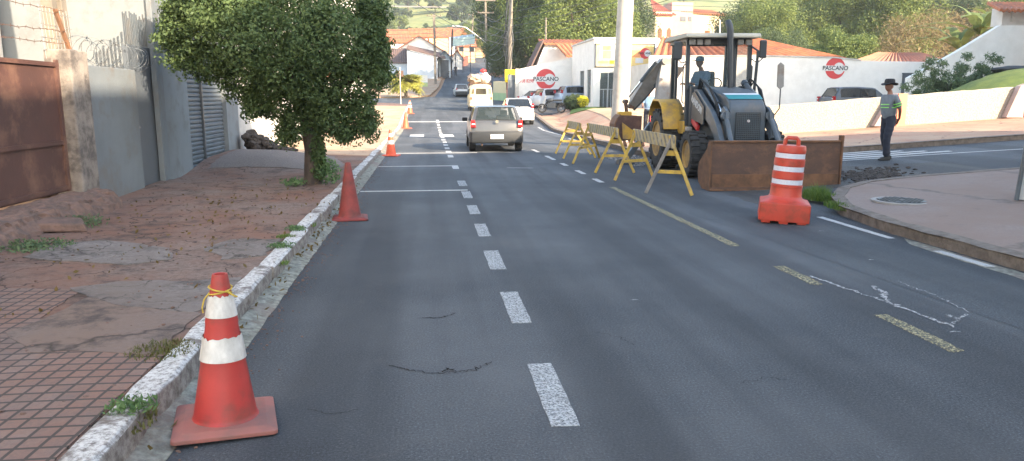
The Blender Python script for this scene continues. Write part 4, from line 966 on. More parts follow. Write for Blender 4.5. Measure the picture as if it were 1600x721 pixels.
# ================================================================ TREES
def crown_clumps(h, rx, ry, rz_, n, per, k=.36, seed=0, low=-.4):
    rd = random.Random(seed); out = [((0, 0, h), (rx*.56, ry*.56, rz_*.56), per*3)]
    for i in range(n):
        a = rd.random()*6.283; e = math.asin(rd.uniform(low, 1)); q = .55+.25*rd.random(); s = k*rd.uniform(.65, 1.25)
        out.append(((rx*q*math.cos(a)*math.cos(e), ry*q*math.sin(a)*math.cos(e), h+rz_*q*math.sin(e)), (rx*s, ry*s, rz_*s), per))
    return out
def mktree(label, x, y, H_, r, m, group=None, size=.17, n=22, per=420, seed=1, trunk=.22, crownh=None, name='tree', barkm='bark', sy=1, aspect=.5, shell=.45, low=-.4, rzf=None, k=.24):
    z0 = H(x, y)-.1; t = thing(name, label, 'tree', (x, y, z0), 0, group)
    rz_ = rzf or (crownh or H_*.36); hc = H_-rz_
    cl = crown_clumps(hc, r, r*sy, rz_, n, per, k=k, seed=seed, low=low)
    tr = MB().tube([(0, 0, -.3), (.05, .02, hc*.35), (-.08, .05, hc*.7), (0, 0, hc)], [trunk*1.3, trunk, trunk*.8, trunk*.4], 10)
    rd = random.Random(seed+5)
    for c, rr, _ in cl[1:8]:
        tr.tube([(0, 0, hc*rd.uniform(.45, .7)), Vector(c)*.5+Vector((0, 0, hc*.33)), c], [trunk*.5, trunk*.3, trunk*.1], 6)
    tr.build('trunk', M[barkm], t, sm=True)
    leaves('crown', cl, M[m], t, size, aspect=aspect, shell=shell)
    return t
# ---- the street tree on the left
tx, ty = -1.98, 13.14
t = thing('street_tree', 'dense dark green street tree growing through the left pavement by the kerb', 'tree', (tx, ty, .13))
def rel(px, py, Y): p = at(px, py, Y); return (p.x-tx, p.y-ty, p.z-.13)
cl = []
for px, py, Y, r, n in ((450, 60, 13.1, 1.0, 5200), (360, 55, 12.9, .80, 3800), (540, 70, 13.1, .72, 3600), (300, 40, 12.7, .52, 2000), (285, 88, 12.7, .26, 700), (330, 100, 12.8, .40, 1300), (385, 120, 12.9, .45, 1700), (430, 150, 13, .50, 1900), (400, 165, 12.9, .25, 700), (490, 130, 13., .62, 2600), (555, 130, 13.1, .50, 2100), (578, 95, 13.2, .36, 1400), (580, 55, 13.2, .30, 1200), (560, 178, 13.1, .34, 1100), (520, 192, 13, .30, 900), (540, 212, 13.0, .16, 260), (575, 200, 13., .16, 260), (460, 190, 13, .28, 800), (450, 212, 13, .12, 160), (500, 165, 13., .42, 1500),
                     (450, -20, 13.2, 1.1, 4200), (370, -10, 13., .8, 2600), (530, -10, 13.3, .75, 2400), (300, 10, 12.8, .42, 1200), (580, 20, 13.2, .3, 900), (450, -90, 13.2, .9, 2200), (440, 40, 14., 1.1, 2200), (500, 50, 12.2, .7, 2000), (400, 60, 12.1, .7, 2000), (450, 110, 12.4, .6, 1700), (340, 10, 12.2, .55, 1300), (263, 60, 12.6, .14, 220), (275, 20, 12.7, .25, 500), (596, 120, 13.1, .2, 350), (596, 80, 13.1, .2, 350)):
    s = r*.92; cl.append((rel(px, py, Y), (s, s*1.05, s*.92), n*1.35))
rd = random.Random(77)
for c, r_, n in list(cl):
    for k in range(10):
        d = Vector((rd.gauss(0, 1), rd.gauss(0, 1), rd.gauss(0, 1))).normalized(); q = .08+.14*rd.random(); cl.append(((c[0]+d.x*r_[0]*1.0, c[1]+d.y*r_[1]*1.0, c[2]+d.z*r_[2]*1.0), (q, q, q), 70))
leaves('crown', cl, M['leaf_main'], t, .031, aspect=.5, shell=.5)
inner = MB()
tr = MB().tube([(-.02, 0, -.15), (0, 0, .1), (.02, .02, .6), (-.03, 0, 1.1), (0, .0, 1.6)], [.23, .165, .15, .155, .12], 14)
for q in ((400, 130, 13.2), (330, 80, 12.9), (470, 60, 13.), (555, 110, 13.1), (520, 60, 13.4), (430, 60, 12.4), (560, 190, 13.1), (440, 205, 13.0), (590, 90, 13.1)):
    e = Vector(rel(*q)); tr.tube([(0, 0, 1.0+random.random()*.4), Vector((e.x*.3, e.y*.3, 1.2+e.z*.18)), e*.75+Vector((0, 0, .25)), e], [.085, .065, .04, .015], 8)
tr.build('trunk', M['bark'], t, sm=True)
leaves('ivy', [((.10, -.06, .25), (.14, .14, .2), 300), ((.08, -.04, .6), (.16, .16, .35), 700), ((.05, -.03, 1.05), (.2, .2, .3), 700), ((.13, -.08, .45), (.12, .12, .2), 260)], M['leaf_main'], t, .036, aspect=.6)
# fresh sucker weeds at its foot
def weed(label, x, y, r, h, m, n, size=.03, name='weed', asp=.35, z=None, cat='weed', grp=None, stems=True):
    z0 = H(x, y)+(.15 if z is None else z)
    o = leaves(name, [((0, 0, h*.5), (r, r*.9, h*.55), n)], M[m], None, size, aspect=asp, shell=.0, up=.1); o.location = (x, y, z0); tag(o, label, cat, grp); return o
def blades(name, label, x, y, r, n, h, m, z=None, lean=.5, cat='grass tuft', spread=None, fn=None):
    V = []; Fc = []
    for k in range(n):
        a = random.random()*6.28; q = r*math.sqrt(random.random()); bx, by = x+q*math.cos(a)*(spread or 1), y+q*math.sin(a)
        if fn and not fn(bx, by): continue
        zz = H(bx, by)+(.15 if z is None else z); hh = h*random.uniform(.5, 1.2)*(1-.5*q/r); d = random.random()*6.28; w = random.uniform(.003, .007)
        l = random.uniform(0, lean)*hh; dx, dy = math.cos(d), math.sin(d); i = len(V)
        V += [(bx-dy*w, by+dx*w, zz), (bx+dy*w, by-dx*w, zz), (bx+dx*l*.4+dy*w*.7, by+dy*l*.4-dx*w*.7, zz+hh*.6), (bx+dx*l*.4-dy*w*.7, by+dy*l*.4+dx*w*.7, zz+hh*.6), (bx+dx*l, by+dy*l, zz+hh)]
        Fc += [(i, i+1, i+2, i+3), (i+3, i+2, i+4)]
    return tag(MB().add(V, Fc).build(name, M[m], fixn=False), label, cat)
weed('bright green weeds at the foot of the street tree', -1.68, 12.9, .22, .45, 'weed', 500, .035)
weed('low weeds on the left side of the tree foot', -2.25, 12.8, .25, .14, 'weed', 260, .03)
for k, (px, py, r, h, n, m, lb) in enumerate(((165, 655, .22, .06, 500, 'grassdry', 'half dry grass tuft on the paving nearest the camera'), (205, 648, .12, .09, 260, 'weed', 'green weed on the kerb edge nearest the camera'), (252, 552, .20, .05, 650, 'grassdry', 'brown dead grass mat beside the kerb behind the near cone'), (440, 388, .14, .06, 260, 'weed', 'weeds on the kerb where it is most broken'), (430, 408, .12, .05, 200, 'grass', 'small tuft in the gutter below the kerb weeds'), (462, 362, .12, .07, 240, 'weed', 'weed clump on the kerb halfway to the tree'), (478, 350, .12, .08, 240, 'grass', 'grass clump on the kerb near the tree'), (447, 372, .10, .05, 160, 'grass', 'tiny grass tuft between two kerb weeds'))):
    p = gz(px, py, .15)
    if m == 'weed': weed(lb, p.x, p.y, r, h, m, n, .017)
    else: blades('grass_tuft', lb, p.x, p.y, r, n, h, m, .155 if p.x < -1.5 else .12, 1.2)
for k, (px, py, r, h, n, lb) in enumerate(((50, 385, .38, .1, 800, 'spreading weeds with silvery leaves nearest on the left pavement'), (115, 350, .38, .14, 700, 'weeds growing along the foot of the brown step'), (15, 362, .3, .12, 500, 'weeds at the left edge below the brown gate'), (95, 328, .15, .14, 200, 'weed sprig growing on the broken step'))):
    p = gz(px, py, .2); weed(lb, p.x, p.y, r, h, 'leaf_blue', n, .022)
blades('grass_tuft', 'bright green grass clump at the corner kerb beside the orange drum', 6.0, 10.75, .38, 900, .26, 'grass', .05, .9, spread=.45)
blades('grass_tuft', 'thin grass fringe in the crack of the corner kerb', 5.72, 9.7, .35, 350, .13, 'grass', .08, .9, spread=.3)
# ---- palm by the junction
def palm(label, x, y, n, L, h, m):
    z0 = H(x, y); t = thing('palm', label, 'palm', (x, y, z0))
    MB().tube([(0, 0, -.2), (0, 0, h)], [.2, .16], 10).build('trunk', M['barkl'], t, sm=True)
    b = MB()
    for k in range(n):
        a = k*2.399; e = random.uniform(-.1, 1.45); d = Vector((math.cos(a), math.sin(a), 0)); Lk = L*random.uniform(.75, 1.05)
        pts = [Vector((0, 0, h))+d*Lk*s*math.cos(e*(1-s*.7))+Vector((0, 0, Lk*(math.sin(e)*s-.55*s*s))) for s in [i/7 for i in range(8)]]
        side = Vector((-d.y, d.x, 0))
        for i in range(1, 8):
            c = pts[i]; w = .55*math.sin(math.pi*min(1, i/7*.9+.1))+.12; dd = (pts[i]-pts[i-1]).normalized()
            for sg in (-1, 1):
                for u in (0, .5):
                    c0 = c-dd*u*.25; tip = c0+side*sg*w+dd*.35-Vector((0, 0, w*.35))
                    b.add([c0-dd*.10, c0+dd*.10, tip], [(0, 1, 2)])
        b.tube(pts, .02, 4)
    b.build('fronds', M[m], t, fixn=False); return t
palm('bushy yellow green fan palm standing at the left corner of the junction', at(634, 140, 84).x, 84, 150, 2.1, 1.6, 'leaf_c')
# ---- background trees. Large masses first
G = 'trees rising behind the shop roofs'
P_ = [(-.0, 0)]
A = mktree('broad bright green tree directly behind the shop roof', at(905, 40, 78).x, 78, 14.5, 6.8, 'leaf_a', G, size=.12, n=60, per=560, seed=3, crownh=6.4, low=-.7)
B = mktree('deep green tree behind the gabled house, left of the broad one', at(815, 40, 90).x, 90, 18.0, 7.2, 'leaf_b', G, size=.125, n=60, per=560, seed=9, crownh=7.6, low=-.8)
def rep(src, px, Y, rz, sc, label, zadd=0): x = at(px, 60, Y).x; return dup(src, (x, Y, H(x, Y)-.2+zadd), rz, label, sc)
rep(A, 845, 84, 1.2, .95, 'bright green tree between the cable-wrapped pole and the shop'); rep(A, 925, 86, 2.6, 1.0, 'tall bright tree filling the sky left of the pale pole'); rep(B, 958, 94, 4., 1.0, 'deep green tree to the right of the pale pole')
rep(A, 818, 98, 5, .85, 'bright sunlit crown left of the cable-wrapped pole'); rep(B, 840, 112, 2, 1.2, 'dark shaded crown behind the slim lamp pole'); rep(B, 798, 82, 3.3, .50, 'dark low tree beside the street behind the loaded van')
rep(B, 880, 102, .7, 1.15, 'deep green crown at the back behind the shop'); rep(A, 742, 165, 1.9, .55, 'greyish green tree above the street houses, left of the slim lamp pole'); 
# right of the cab
Cc = mktree('round glossy green tree with a sunlit top behind the orange roof', at(1310, 60, 56).x, 56, 6.6, 3.6, 'leaf_a', None, size=.075, n=60, per=560, seed=21, crownh=3.0, low=-.9)
Dd = mktree('tall feathery tree directly behind the backhoe cab', at(1180, 30, 84).x, 84, 13, 5.6, 'leaf_b', G, size=.11, n=60, per=560, seed=14, crownh=6.3, low=-.9)
rep(A, 1200, 76, 3, .78, 'yellowish green tree right of the exhaust pipe'); rep(A, 1250, 92, 4.4, 1.05, 'large light tree over the orange roof ridge'); rep(Dd, 1215, 66, 2., .62, 'small olive tree touching the orange roof')
rep(A, 1330, 84, 5.6, 1.0, 'large light tree above the round glossy tree'); rep(A, 1395, 80, .3, .95, 'light green tree left of the dry brown slope'); rep(Dd, 1290, 104, 3.9, 1.3, 'dark tree at the back above the white yard wall'); rep(Cc, 1250, 60, 2.2, .72, 'low dark tree at the left foot of the round glossy tree'); rep(Cc, 1375, 58, 4.2, .6, 'low green tree at the right foot of the round glossy tree')
rep(Dd, 1395, 112, 1.2, 1.35, 'deep green tree on the skyline right of the light ones'); rep(Dd, 1158, 112, .2, .8, 'dark tree in the gap between pink building and cab tree')
# dry brown scrub slope, banana plants
t = thing('dry_tree', 'dry brown leafless-looking tree mass left of the banana plants', 'tree', (at(1435, 60, 66).x, 66, H(30, 66)-.3))
cl = crown_clumps(4.2, 5.4, 3.5, 5.2, 36, 420, .32, 33, -.9)
leaves('crown', cl, M['leaf_brown'], t, .14, aspect=.16, shell=.3)
b = MB()
for k in range(60):
    a = random.random()*6.28; e = random.uniform(.2, 1.3); L = random.uniform(3, 7.5); d = Vector((math.cos(a)*math.cos(e), math.sin(a)*math.cos(e)*.7, math.sin(e)))
    b.tube([(0, 0, .5), d*L*.5+Vector((0, 0, .4)), d*L+Vector((random.uniform(-.6, .6), 0, random.uniform(-.8, .2)))], [.09, .05, .015], 5)
b.build('branches', M['barkl'], t)
dup(t, (at(1500, 60, 78).x, 78, H(30, 78)), 2.4, 'dry brown tree mass behind the banana plants', 1.15)
rep(Dd, 1480, 98, 2.2, 1.2, 'green tree crown on the skyline above the banana plants'); rep(B, 1560, 94, 5.2, 1.05, 'green tree crown on the skyline above the white gable house'); rep(A, 1590, 80, .9, .9, 'bright tree crown at the top right corner')
def banana(label, px, Y, n, L, h):
    x = at(px, 60, Y).x; z0 = H(x, Y); t = thing('banana_plant', label, 'banana plant', (x, Y, z0), 0, 'banana plants')
    MB().tube([(0, 0, -.2), (.05, 0, h*.6), (0, 0, h)], [.2, .16, .1], 8).build('stem', M['barkl'], t, sm=True)
    for k in range(n):
        a = k*2.399+.4; e = random.uniform(.55, 1.35); Lk = L*random.uniform(.7, 1.05); d = Vector((math.cos(a), math.sin(a), 0)); sd = Vector((-d.y, d.x, 0)); V = []; 
        for i in range(13):
            s = i/12; c = Vector((0, 0, h))+d*Lk*(s*math.cos(e)+.35*s*s)+Vector((0, 0, Lk*(math.sin(e)*s-.55*s**2.4))); w = .42*math.sin(math.pi*min(1, s*.93+.06))**.6*(1 if i % 3 else .7)
            V += [c-sd*w+Vector((0, 0, -.12*w)), c, c+sd*w+Vector((0, 0, -.12*w))]
        MB().add(V, [(3*i+j, 3*i+j+1, 3*i+j+4, 3*i+j+3) for i in range(12) for j in (0, 1)]).build('leaf', M['leaf_a'], t, fixn=False)
for px, Y, n, L, h, lb in ((1500, 52, 9, 4.4, 4.3, 'leftmost banana plant, leaning over the dry slope'), (1530, 50, 9, 4.8, 5.2, 'tallest banana plant in the middle of the group'), (1558, 53, 8, 4.2, 5.6, 'banana plant nearest the white gable house'), (1505, 47, 8, 3.2, 2.6, 'low banana plant at the front of the group')): banana(lb, px, Y, n, L, h)
# feathery shrub behind the low wall, right
t = thing('feathery_shrub', 'feathery bluish green shrub in front of the white gable house', 'shrub', (at(1500, 130, 31).x, 31, H(20, 31)))
cl = []
for k in range(60):
    a = random.random()*6.28; e = random.uniform(.15, 1.25); L = random.uniform(1.4, 2.9)
    for s in (.35, .55, .75, .95): cl.append(((math.cos(a)*math.cos(e)*L*s*1.1, math.sin(a)*math.cos(e)*L*s*.8, .3+math.sin(e)*L*s), (.27, .27, .24), 130))
leaves('foliage', cl, M['leaf_blue'], t, .09, aspect=.22, shell=.1)
sb = MB()
for k in range(20):
    a = random.random()*6.28; e = random.uniform(.2, 1.2); sb.tube([(0, 0, -.1), (math.cos(a)*math.cos(e)*1.8, math.sin(a)*math.cos(e)*1.4, .2+math.sin(e)*1.8)], [.04, .01], 5)
sb.build('stems', M['bark'], t)
# shrubs by the shop
x, y = at(898, 160, 47).x, 47
t = thing('shrub', 'rounded dark shrub in front of the shop side windows', 'shrub', (x, y, H(x, y)+.1)); leaves('foliage', [((0, 0, .45), (.75, .6, .5), 2600), ((-.3, 0, .4), (.4, .4, .4), 700)], M['leaf_b'], t, .07)
x, y = at(910, 158, 46.6).x, 46.6
t = thing('flowering_shrub', 'small bright yellow flowering shrub beside the dark one', 'shrub', (x, y, H(x, y)+.1)); leaves('foliage', [((0, 0, .45), (.42, .4, .36), 900)], leafmat('yellow_bloom', (.62, .55, .04), (.5, .5, .05)), t, .06)
# hillside trees and scrub (individual trees dotted on the slope)
rd = random.Random(4); k = 0
sm = mktree('lone small tree on the green field', at(575, 40, 250).x, 250, 6, 3.4, 'leaf_a', 'trees dotted over the far hillside', size=.22, n=22, per=150, seed=31, crownh=2.6)
sm['label'] = 'small tree dotted on the hazy far hillside among others like it'
sb2 = mktree('x', at(690, 20, 400).x, 400, 9, 5.5, 'leaf_b', 'trees dotted over the far hillside', size=.26, n=26, per=180, seed=37, crownh=4.2)
sb2['label'] = sm['label']
for px, Y in [(rd.uniform(560, 1110), rd.uniform(330, 560)) for _ in range(95)]+[(rd.uniform(570, 640), rd.uniform(235, 330)) for _ in range(10)]+[(rd.uniform(715, 770), rd.uniform(205, 320)) for _ in range(12)]+[(rd.uniform(640, 720), rd.uniform(225, 240)) for _ in range(5)]:
    s = sb2 if rd.random() < .45 else sm; x = at(px, 40, Y).x
    z = H(x, Y)-.09+math.sin(x*.05+Y*.021)*2.2*smooth(150, 300, Y)+math.sin(x*.021-1)*5*smooth(200, 420, Y)
    dup(s, (x, Y, z-.4), rd.random()*6, None, rd.uniform(.6, 1.3))
struct(MB().ribbon([(-70+i*6, 328+math.sin(i*.4)*2) for i in range(34)], 5, 1.8).build('path', mat('pale_track', (.26, .22, .17), (.22, .19, .15), .3, .95), fixn=False))
# pylon
x = at(700, 10, 380).x; t = thing('pylon', 'lattice pylon standing on the far hillside', 'pylon', (x, 380, H(x, 380)-2)); b = MB()
for sx in (-1, 1):
    for sy in (-1, 1): b.beam((sx*2, sy*2, 0), (sx*.5, sy*.5, 24), .25, .25)
for z in range(0, 24, 3):
    w = 2-1.5*z/24; b.beam((-w, -w, z), (w, -w, z), .15, .15); b.beam((-w, -w, z), (w-.2, -w+.2, z+3), .12, .12); b.beam((w, -w, z), (-w+.2, -w+.2, z+3), .12, .12)
b.build('lattice', M['rim'], t)
# off-frame blocks, put in unseen and sized to throw the long shade
t = thing('unseen_corner_building', 'unseen corner building beside the camera, sized to shade the foreground', 'building', (0, 0, 0))
MB().box((18.5, -6.35, 5.2), (20, 21.3, 10.4)).build('wall', M['offwhite'], t)
MB().box((18.5, -6.35, 10.46), (20.2, 21.5, .12)).build('parapet', M['whiteold'], t)
for z in (2.4, 6.2):
    for x in (10.5, 13.5, 16.5, 19.5, 22.5, 25.5): MB().box((x, 4.31, z), (1.5, .06, 1.6)).build('window', M['whiteold'], t); MB().box((x, 4.35, z), (1.3, .03, 1.4)).build('pane', M['glass'], C.objects[-1])
t = thing('unseen_shade_block', 'unseen plaster block off to the right, added to shade the yard wall', 'building', (0, 0, 0))
MB().box((37, 27, 5.5), (14.6, 12, 10.4)).build('wall', M['offwhite'], t); MB().box((37, 27, 10.8), (14.8, 12.2, .2)).build('parapet', M['whiteold'], t)
# ================================================================ CONES, DRUM, BARRIERS
def cone(label, x, y, z, rz, h=.75, m='conered', bands=True, grp=None, rot=None, name='traffic_cone', simple=False):
    t = thing(name, label, 'traffic cone', (x, y, z), rz, grp, rot=rot)
    w = .235*h/.75; b = MB(); s = h/.75
    WARP = {(i, j): random.uniform(0, .014) for i in (-1, 1) for j in (-1, 1)}
    # square foot with clipped corners and turned-up worn rim
    def ring(k, z): 
        o = []
        for cx, cy in ((1, 1), (-1, 1), (-1, -1), (1, -1)):
            a = [(cx*w*k, cy*w*(k-.07)), (cx*w*(k-.07), cy*w*k)]
            if cx*cy < 0: a = a[::-1]
            o += [(q[0], q[1], max(0, z-.004+WARP[(cx, cy)])) for q in a]
        return o
    v = ring(1, .0)+ring(1, .020*s)+ring(.80, .034*s); n = 8
    b.add(v, [(j*n+i, j*n+(i+1) % n, (j+1)*n+(i+1) % n, (j+1)*n+i) for j in range(2) for i in range(n)]+[tuple(range(n))[::-1], tuple(range(16, 24))])
    b.build('foot', M['conebase' if m == 'conered' else m], t, .004)
    rr = lambda z: (.155-.12*(z/.75))*s/1.0
    pr = [(.162*s, .034*s), (.150*s, .045*s), (.146*s, .06*s)]
    for z in (.15, .25, .35, .37, .45, .5, .52, .6, .66, .70, .744): pr.append((rr(z)+(.004 if z in (.37, .52) else 0), z*s))
    pr += [(.034*s, .75*s), (.026*s, .748*s), (.024*s, .70*s)]
    b = MB().lathe(pr, n=28); b.build('body', M[m], t, sm=True)
    if bands:
        for z0, z1 in ((.335, .455), (.545, .655)):
            p = MB(); k = 40; V = []
            for i in range(k):
                a = 2*math.pi*i/k; j = random.uniform(0, .010) if i % 5 else random.uniform(.0, .02)
                for zz in (z0, z1-(j if not simple else 0)): r_ = rr(zz)+.0055; V.append((r_*math.cos(a)*s, r_*math.sin(a)*s, zz*s))
            p.add(V, [(2*i, (2*i+2) % (2*k), (2*i+3) % (2*k), 2*i+1) for i in range(k)]); p.build('band', M['band'], t, sm=True)
    return t
c1 = cone('worn red and white cone nearest the camera with yellow cord tied round its tip', -1.03, 3.62, .004, R(14), .76, rot=(R(-1.5), R(1.5), R(14)))
pts = []
for i in range(60):
    a = i/60*4*math.pi; pts.append(((.052+.002*math.sin(i))*math.cos(a), .052*math.sin(a), .678+.022*math.sin(a*.5+.6)))
cd = MB().tube(pts, .0045, 5)
cd.tube([(-.05, -.01, .67), (-.075, -.02, .64), (-.085, -.025, .60), (-.082, -.02, .575)], .004, 5).tube([(.03, -.045, .68), (.065, -.05, .655), (.075, -.04, .65)], .005, 5)
cd.build('cord', M['rope'], c1)
cone('dark dirt-stained cone without bands, second along the left kerb', -1.06, 10.08, .004, R(6), .76, 'conedark', False)
cone('orange cone with white bands, third along the left kerb, in the shade edge', -1.03, 21.4, .004, R(-12), .74, 'coneor', True)
cone('sunlit cone leaning toward the kerb, fourth along the left kerb', -1.10, 39.6, prof(39.6)+.004, R(20), .85, 'coneor', False)
cone('farthest cone by the left kerb, just behind the fourth', -1.12, 51.5, prof(51.5)+.004, R(4), .9, 'coneor', True, simple=True)
# drum
def rrect(w, d, c, n=4):
    out = []
    for cx, cy, a0 in ((1, 1, 0), (-1, 1, 90), (-1, -1, 180), (1, -1, 270)):
        for k in range(n+1):
            a = R(a0+90*k/n); out.append((cx*(w-c)+c*math.cos(a), cy*(d-c)+c*math.sin(a)))
    return out
def loft(rings, m, name, par, sm=True, caps=True, bev=0):
    n = len(rings[0]); V = [p for r_ in rings for p in r_]
    fs = [(j*n+i, j*n+(i+1) % n, (j+1)*n+(i+1) % n, (j+1)*n+i) for j in range(len(rings)-1) for i in range(n)]
    if caps: fs += [tuple(range(n))[::-1], tuple(range((len(rings)-1)*n, len(rings)*n))]
    return MB().add(V, fs).build(name, m, par, bev, sm=sm)
dr = thing('traffic_drum', 'orange plastic traffic drum with three pale bands, tilted in front of the loader bucket', 'traffic drum', (4.68, 9.25, .002), rot=(R(0), R(3.2), R(-24)))
rg = []
for w, z in ((.312, .035), (.315, .05), (.310, .262), (.300, .272), (.275, .276), (.215, .315), (.205, .34)): rg.append([(x, y, z) for x, y in rrect(w, w, .022 if z < .27 else .03 if z < .28 else .16 if z < .32 else .19)])
base = loft(rg, M['orange'], 'base', dr)
ft = MB()
for x in (-.22, 0, .22):
    for y in (-.25, .25): ft.box((x, y, .02), (.11, .085, .04), tap=1.1)
for y in (0,):
    for x in (-.255, .255): ft.box((x, y, .021), (.08, .11, .04), tap=1.1)
ft.build('feet', M['orange'], dr, .006)
pr = [(.205, .335), (.200, .345), (.196, .46)]
bands = []
z = .46
for k in range(3):
    r0 = .194-k*.004; pr += [(r0+.006, z+.005), (r0+.006, z+.028), (r0-.004, z+.034), (r0-.005, z+.108), (r0+.003, z+.115), (r0+.003, z+.148)]; bands.append((r0-.003, z+.04, z+.104)); z += .17
pr = [p for p in pr]; pr += [(.183, z+.02), (.180, z+.03), (.176, z+.035), (.12, z+.035)]
MB().lathe(pr, n=36).build('barrel', M['orange'], dr, sm=True)
for r0, a, b_ in bands: MB().lathe([(r0-.004, a), (r0+.0015, a+.001), (r0+.0015, b_-.001), (r0-.004, b_)], n=36).build('band', M['silverband'], dr, sm=True)
zt = z+.03
MB().tube([(-.085, 0, zt-.01), (-.08, 0, zt+.07), (-.055, 0, zt+.10), (.055, 0, zt+.10), (.08, 0, zt+.07), (.085, 0, zt-.01)], .026, 10).build('handle', M['orange'], dr, sm=True)
# barriers
M['stripe'] = None
def stripe_mat():
    m, nt, b = nodes('faded_striped_board'); v = coords(nt)
    s = N(nt, 'ShaderNodeSeparateXYZ'); nt.links.new(v, s.inputs[0])
    a = N(nt, 'ShaderNodeMath', operation='ADD'); nt.links.new(s.outputs[1], a.inputs[0]); nt.links.new(s.outputs[2], a.inputs[1])
    w = N(nt, 'ShaderNodeMath', operation='PINGPONG'); w.inputs[1].default_value = .12; nt.links.new(a.outputs[0], w.inputs[0])
    f = ramp(nt, w.outputs[0], [(.055, 0), (.065, 1)])
    col = mix(nt, f, (.46, .35, .15), (.18, .155, .11)); col = mix(nt, ramp(nt, noise(nt, v, 6, 8, .8), [(.45, 0), (.62, 1)]), col, (.40, .35, .26))
    nt.links.new(col, b.inputs['Base Color']); b.inputs['Roughness'].default_value = .85; return m
M['stripe'] = stripe_mat()
def barrier(label, P, Q, legs, h=.92, grey=()):
    "P, Q: apexes (x, y) of the two A frames; legs: four feet"
    P, Q = Vector(P), Vector(Q); c = (P+Q)/2; ang = math.atan2(Q.x-P.x, Q.y-P.y)
    t = thing('road_barrier', label, 'barrier', (c.x, c.y, 0), -ang, 'yellow sawhorse barriers round the dig'); Mi = Euler((0, 0, ang)).to_matrix()
    loc = lambda v: Mi @ Vector((v[0]-c.x, v[1]-c.y, v[2]))
    L = (Q-P).length/2
    MB().box((.0, 0, h-.07), (.03, 2*L+.3, .22)).build('board', M['stripe'], t, .004)
    MB().box((-.045, 0, h-.075), (.03, 2*L+.1, .18)).build('board', M['barry'], t, .004)
    for k, (apex, ft) in enumerate(((P, legs[:2]), (Q, legs[2:]))):
        F_ = []
        for i, f in enumerate(ft):
            sgn = 1 if f[0] > apex.x else -1
            top = loc((apex.x-sgn*.02, apex.y+(.035 if i else -.03), h+.03)); bot = loc((f[0], f[1], .01)); F_.append((top, bot))
            MB().beam(top, bot, .055, .028, (0, 1, 0)).build('leg', M['barrg' if (k, i) in grey else 'barry'], t, .003)
        for u in (.30, .62):
            a = F_[0][0].lerp(F_[0][1], u); b_ = F_[1][0].lerp(F_[1][1], u); off = Vector((0, -.045 if k == 1 else .045, 0))
            MB().beam(a+off, b_+off, .022, .09 if u < .5 else .06).build('crossbar', M['barry'], t, .003)
    return t
b1 = barrier('nearest sawhorse barrier, with one bare grey leg, in front of the front wheel', (4.12, 14.45), (4.06, 12.05), ((3.68, 14.28), (4.59, 14.66), (3.71, 12.26), (4.38, 11.84)), .97, grey=((1, 0),))
b2 = barrier('middle sawhorse barrier with diagonal stripes, left of the digging bucket', (4.15, 18.9), (4.07, 15.8), ((3.61, 18.2), (4.71, 20.0), (3.64, 15.84), (4.49, 15.74)), .95)
b3 = barrier('farthest sawhorse barrier, lit by the sun, nearest the silver car', (4.2, 21.9), (4.12, 20.0), ((3.78, 21.7), (4.74, 21.2), (3.66, 19.8), (4.6, 20.0)), .93)
brc = MB().beam((4.12, 14.4, .55), (4.2, 12.1, .42), .03, .07); 
# ================================================================ VEHICLES
def wheel(t, x, y, r, w, rimm='rim', name='wheel', hub=.62, sg=1):
    wt = MB().lathe([(r*hub, -w/2+.01), (r*.9, -w/2), (r*.985, -w/2+.02), (r, -w/2+.05), (r, w/2-.05), (r*.985, w/2-.02), (r*.9, w/2), (r*hub, w/2-.01)], (x, y, r), 28, 'x', caps=False).build(name, M['tyre'], t, sm=True)
    rim = MB().lathe([(r*hub*1.01, -w/2+.02), (r*hub, w/2*.9), (r*hub*.85, w/2*.55), (r*.2, w/2*.75), (r*.05, w/2*.8)] if sg > 0 else [(r*hub*1.01, w/2-.02), (r*hub, -w/2*.9), (r*hub*.85, -w/2*.55), (r*.2, -w/2*.75), (r*.05, -w/2*.8)], (x, y, r), 20, 'x')
    for k in range(5):
        a = k*1.2566; rim.box((x+sg*w*.42, y+math.cos(a)*r*.32, r+math.sin(a)*r*.32), (.03, r*.12, r*.5), (a-math.pi/2, 0, 0))
    rim.build('rim', M[rimm], wt, sm=False); return wt
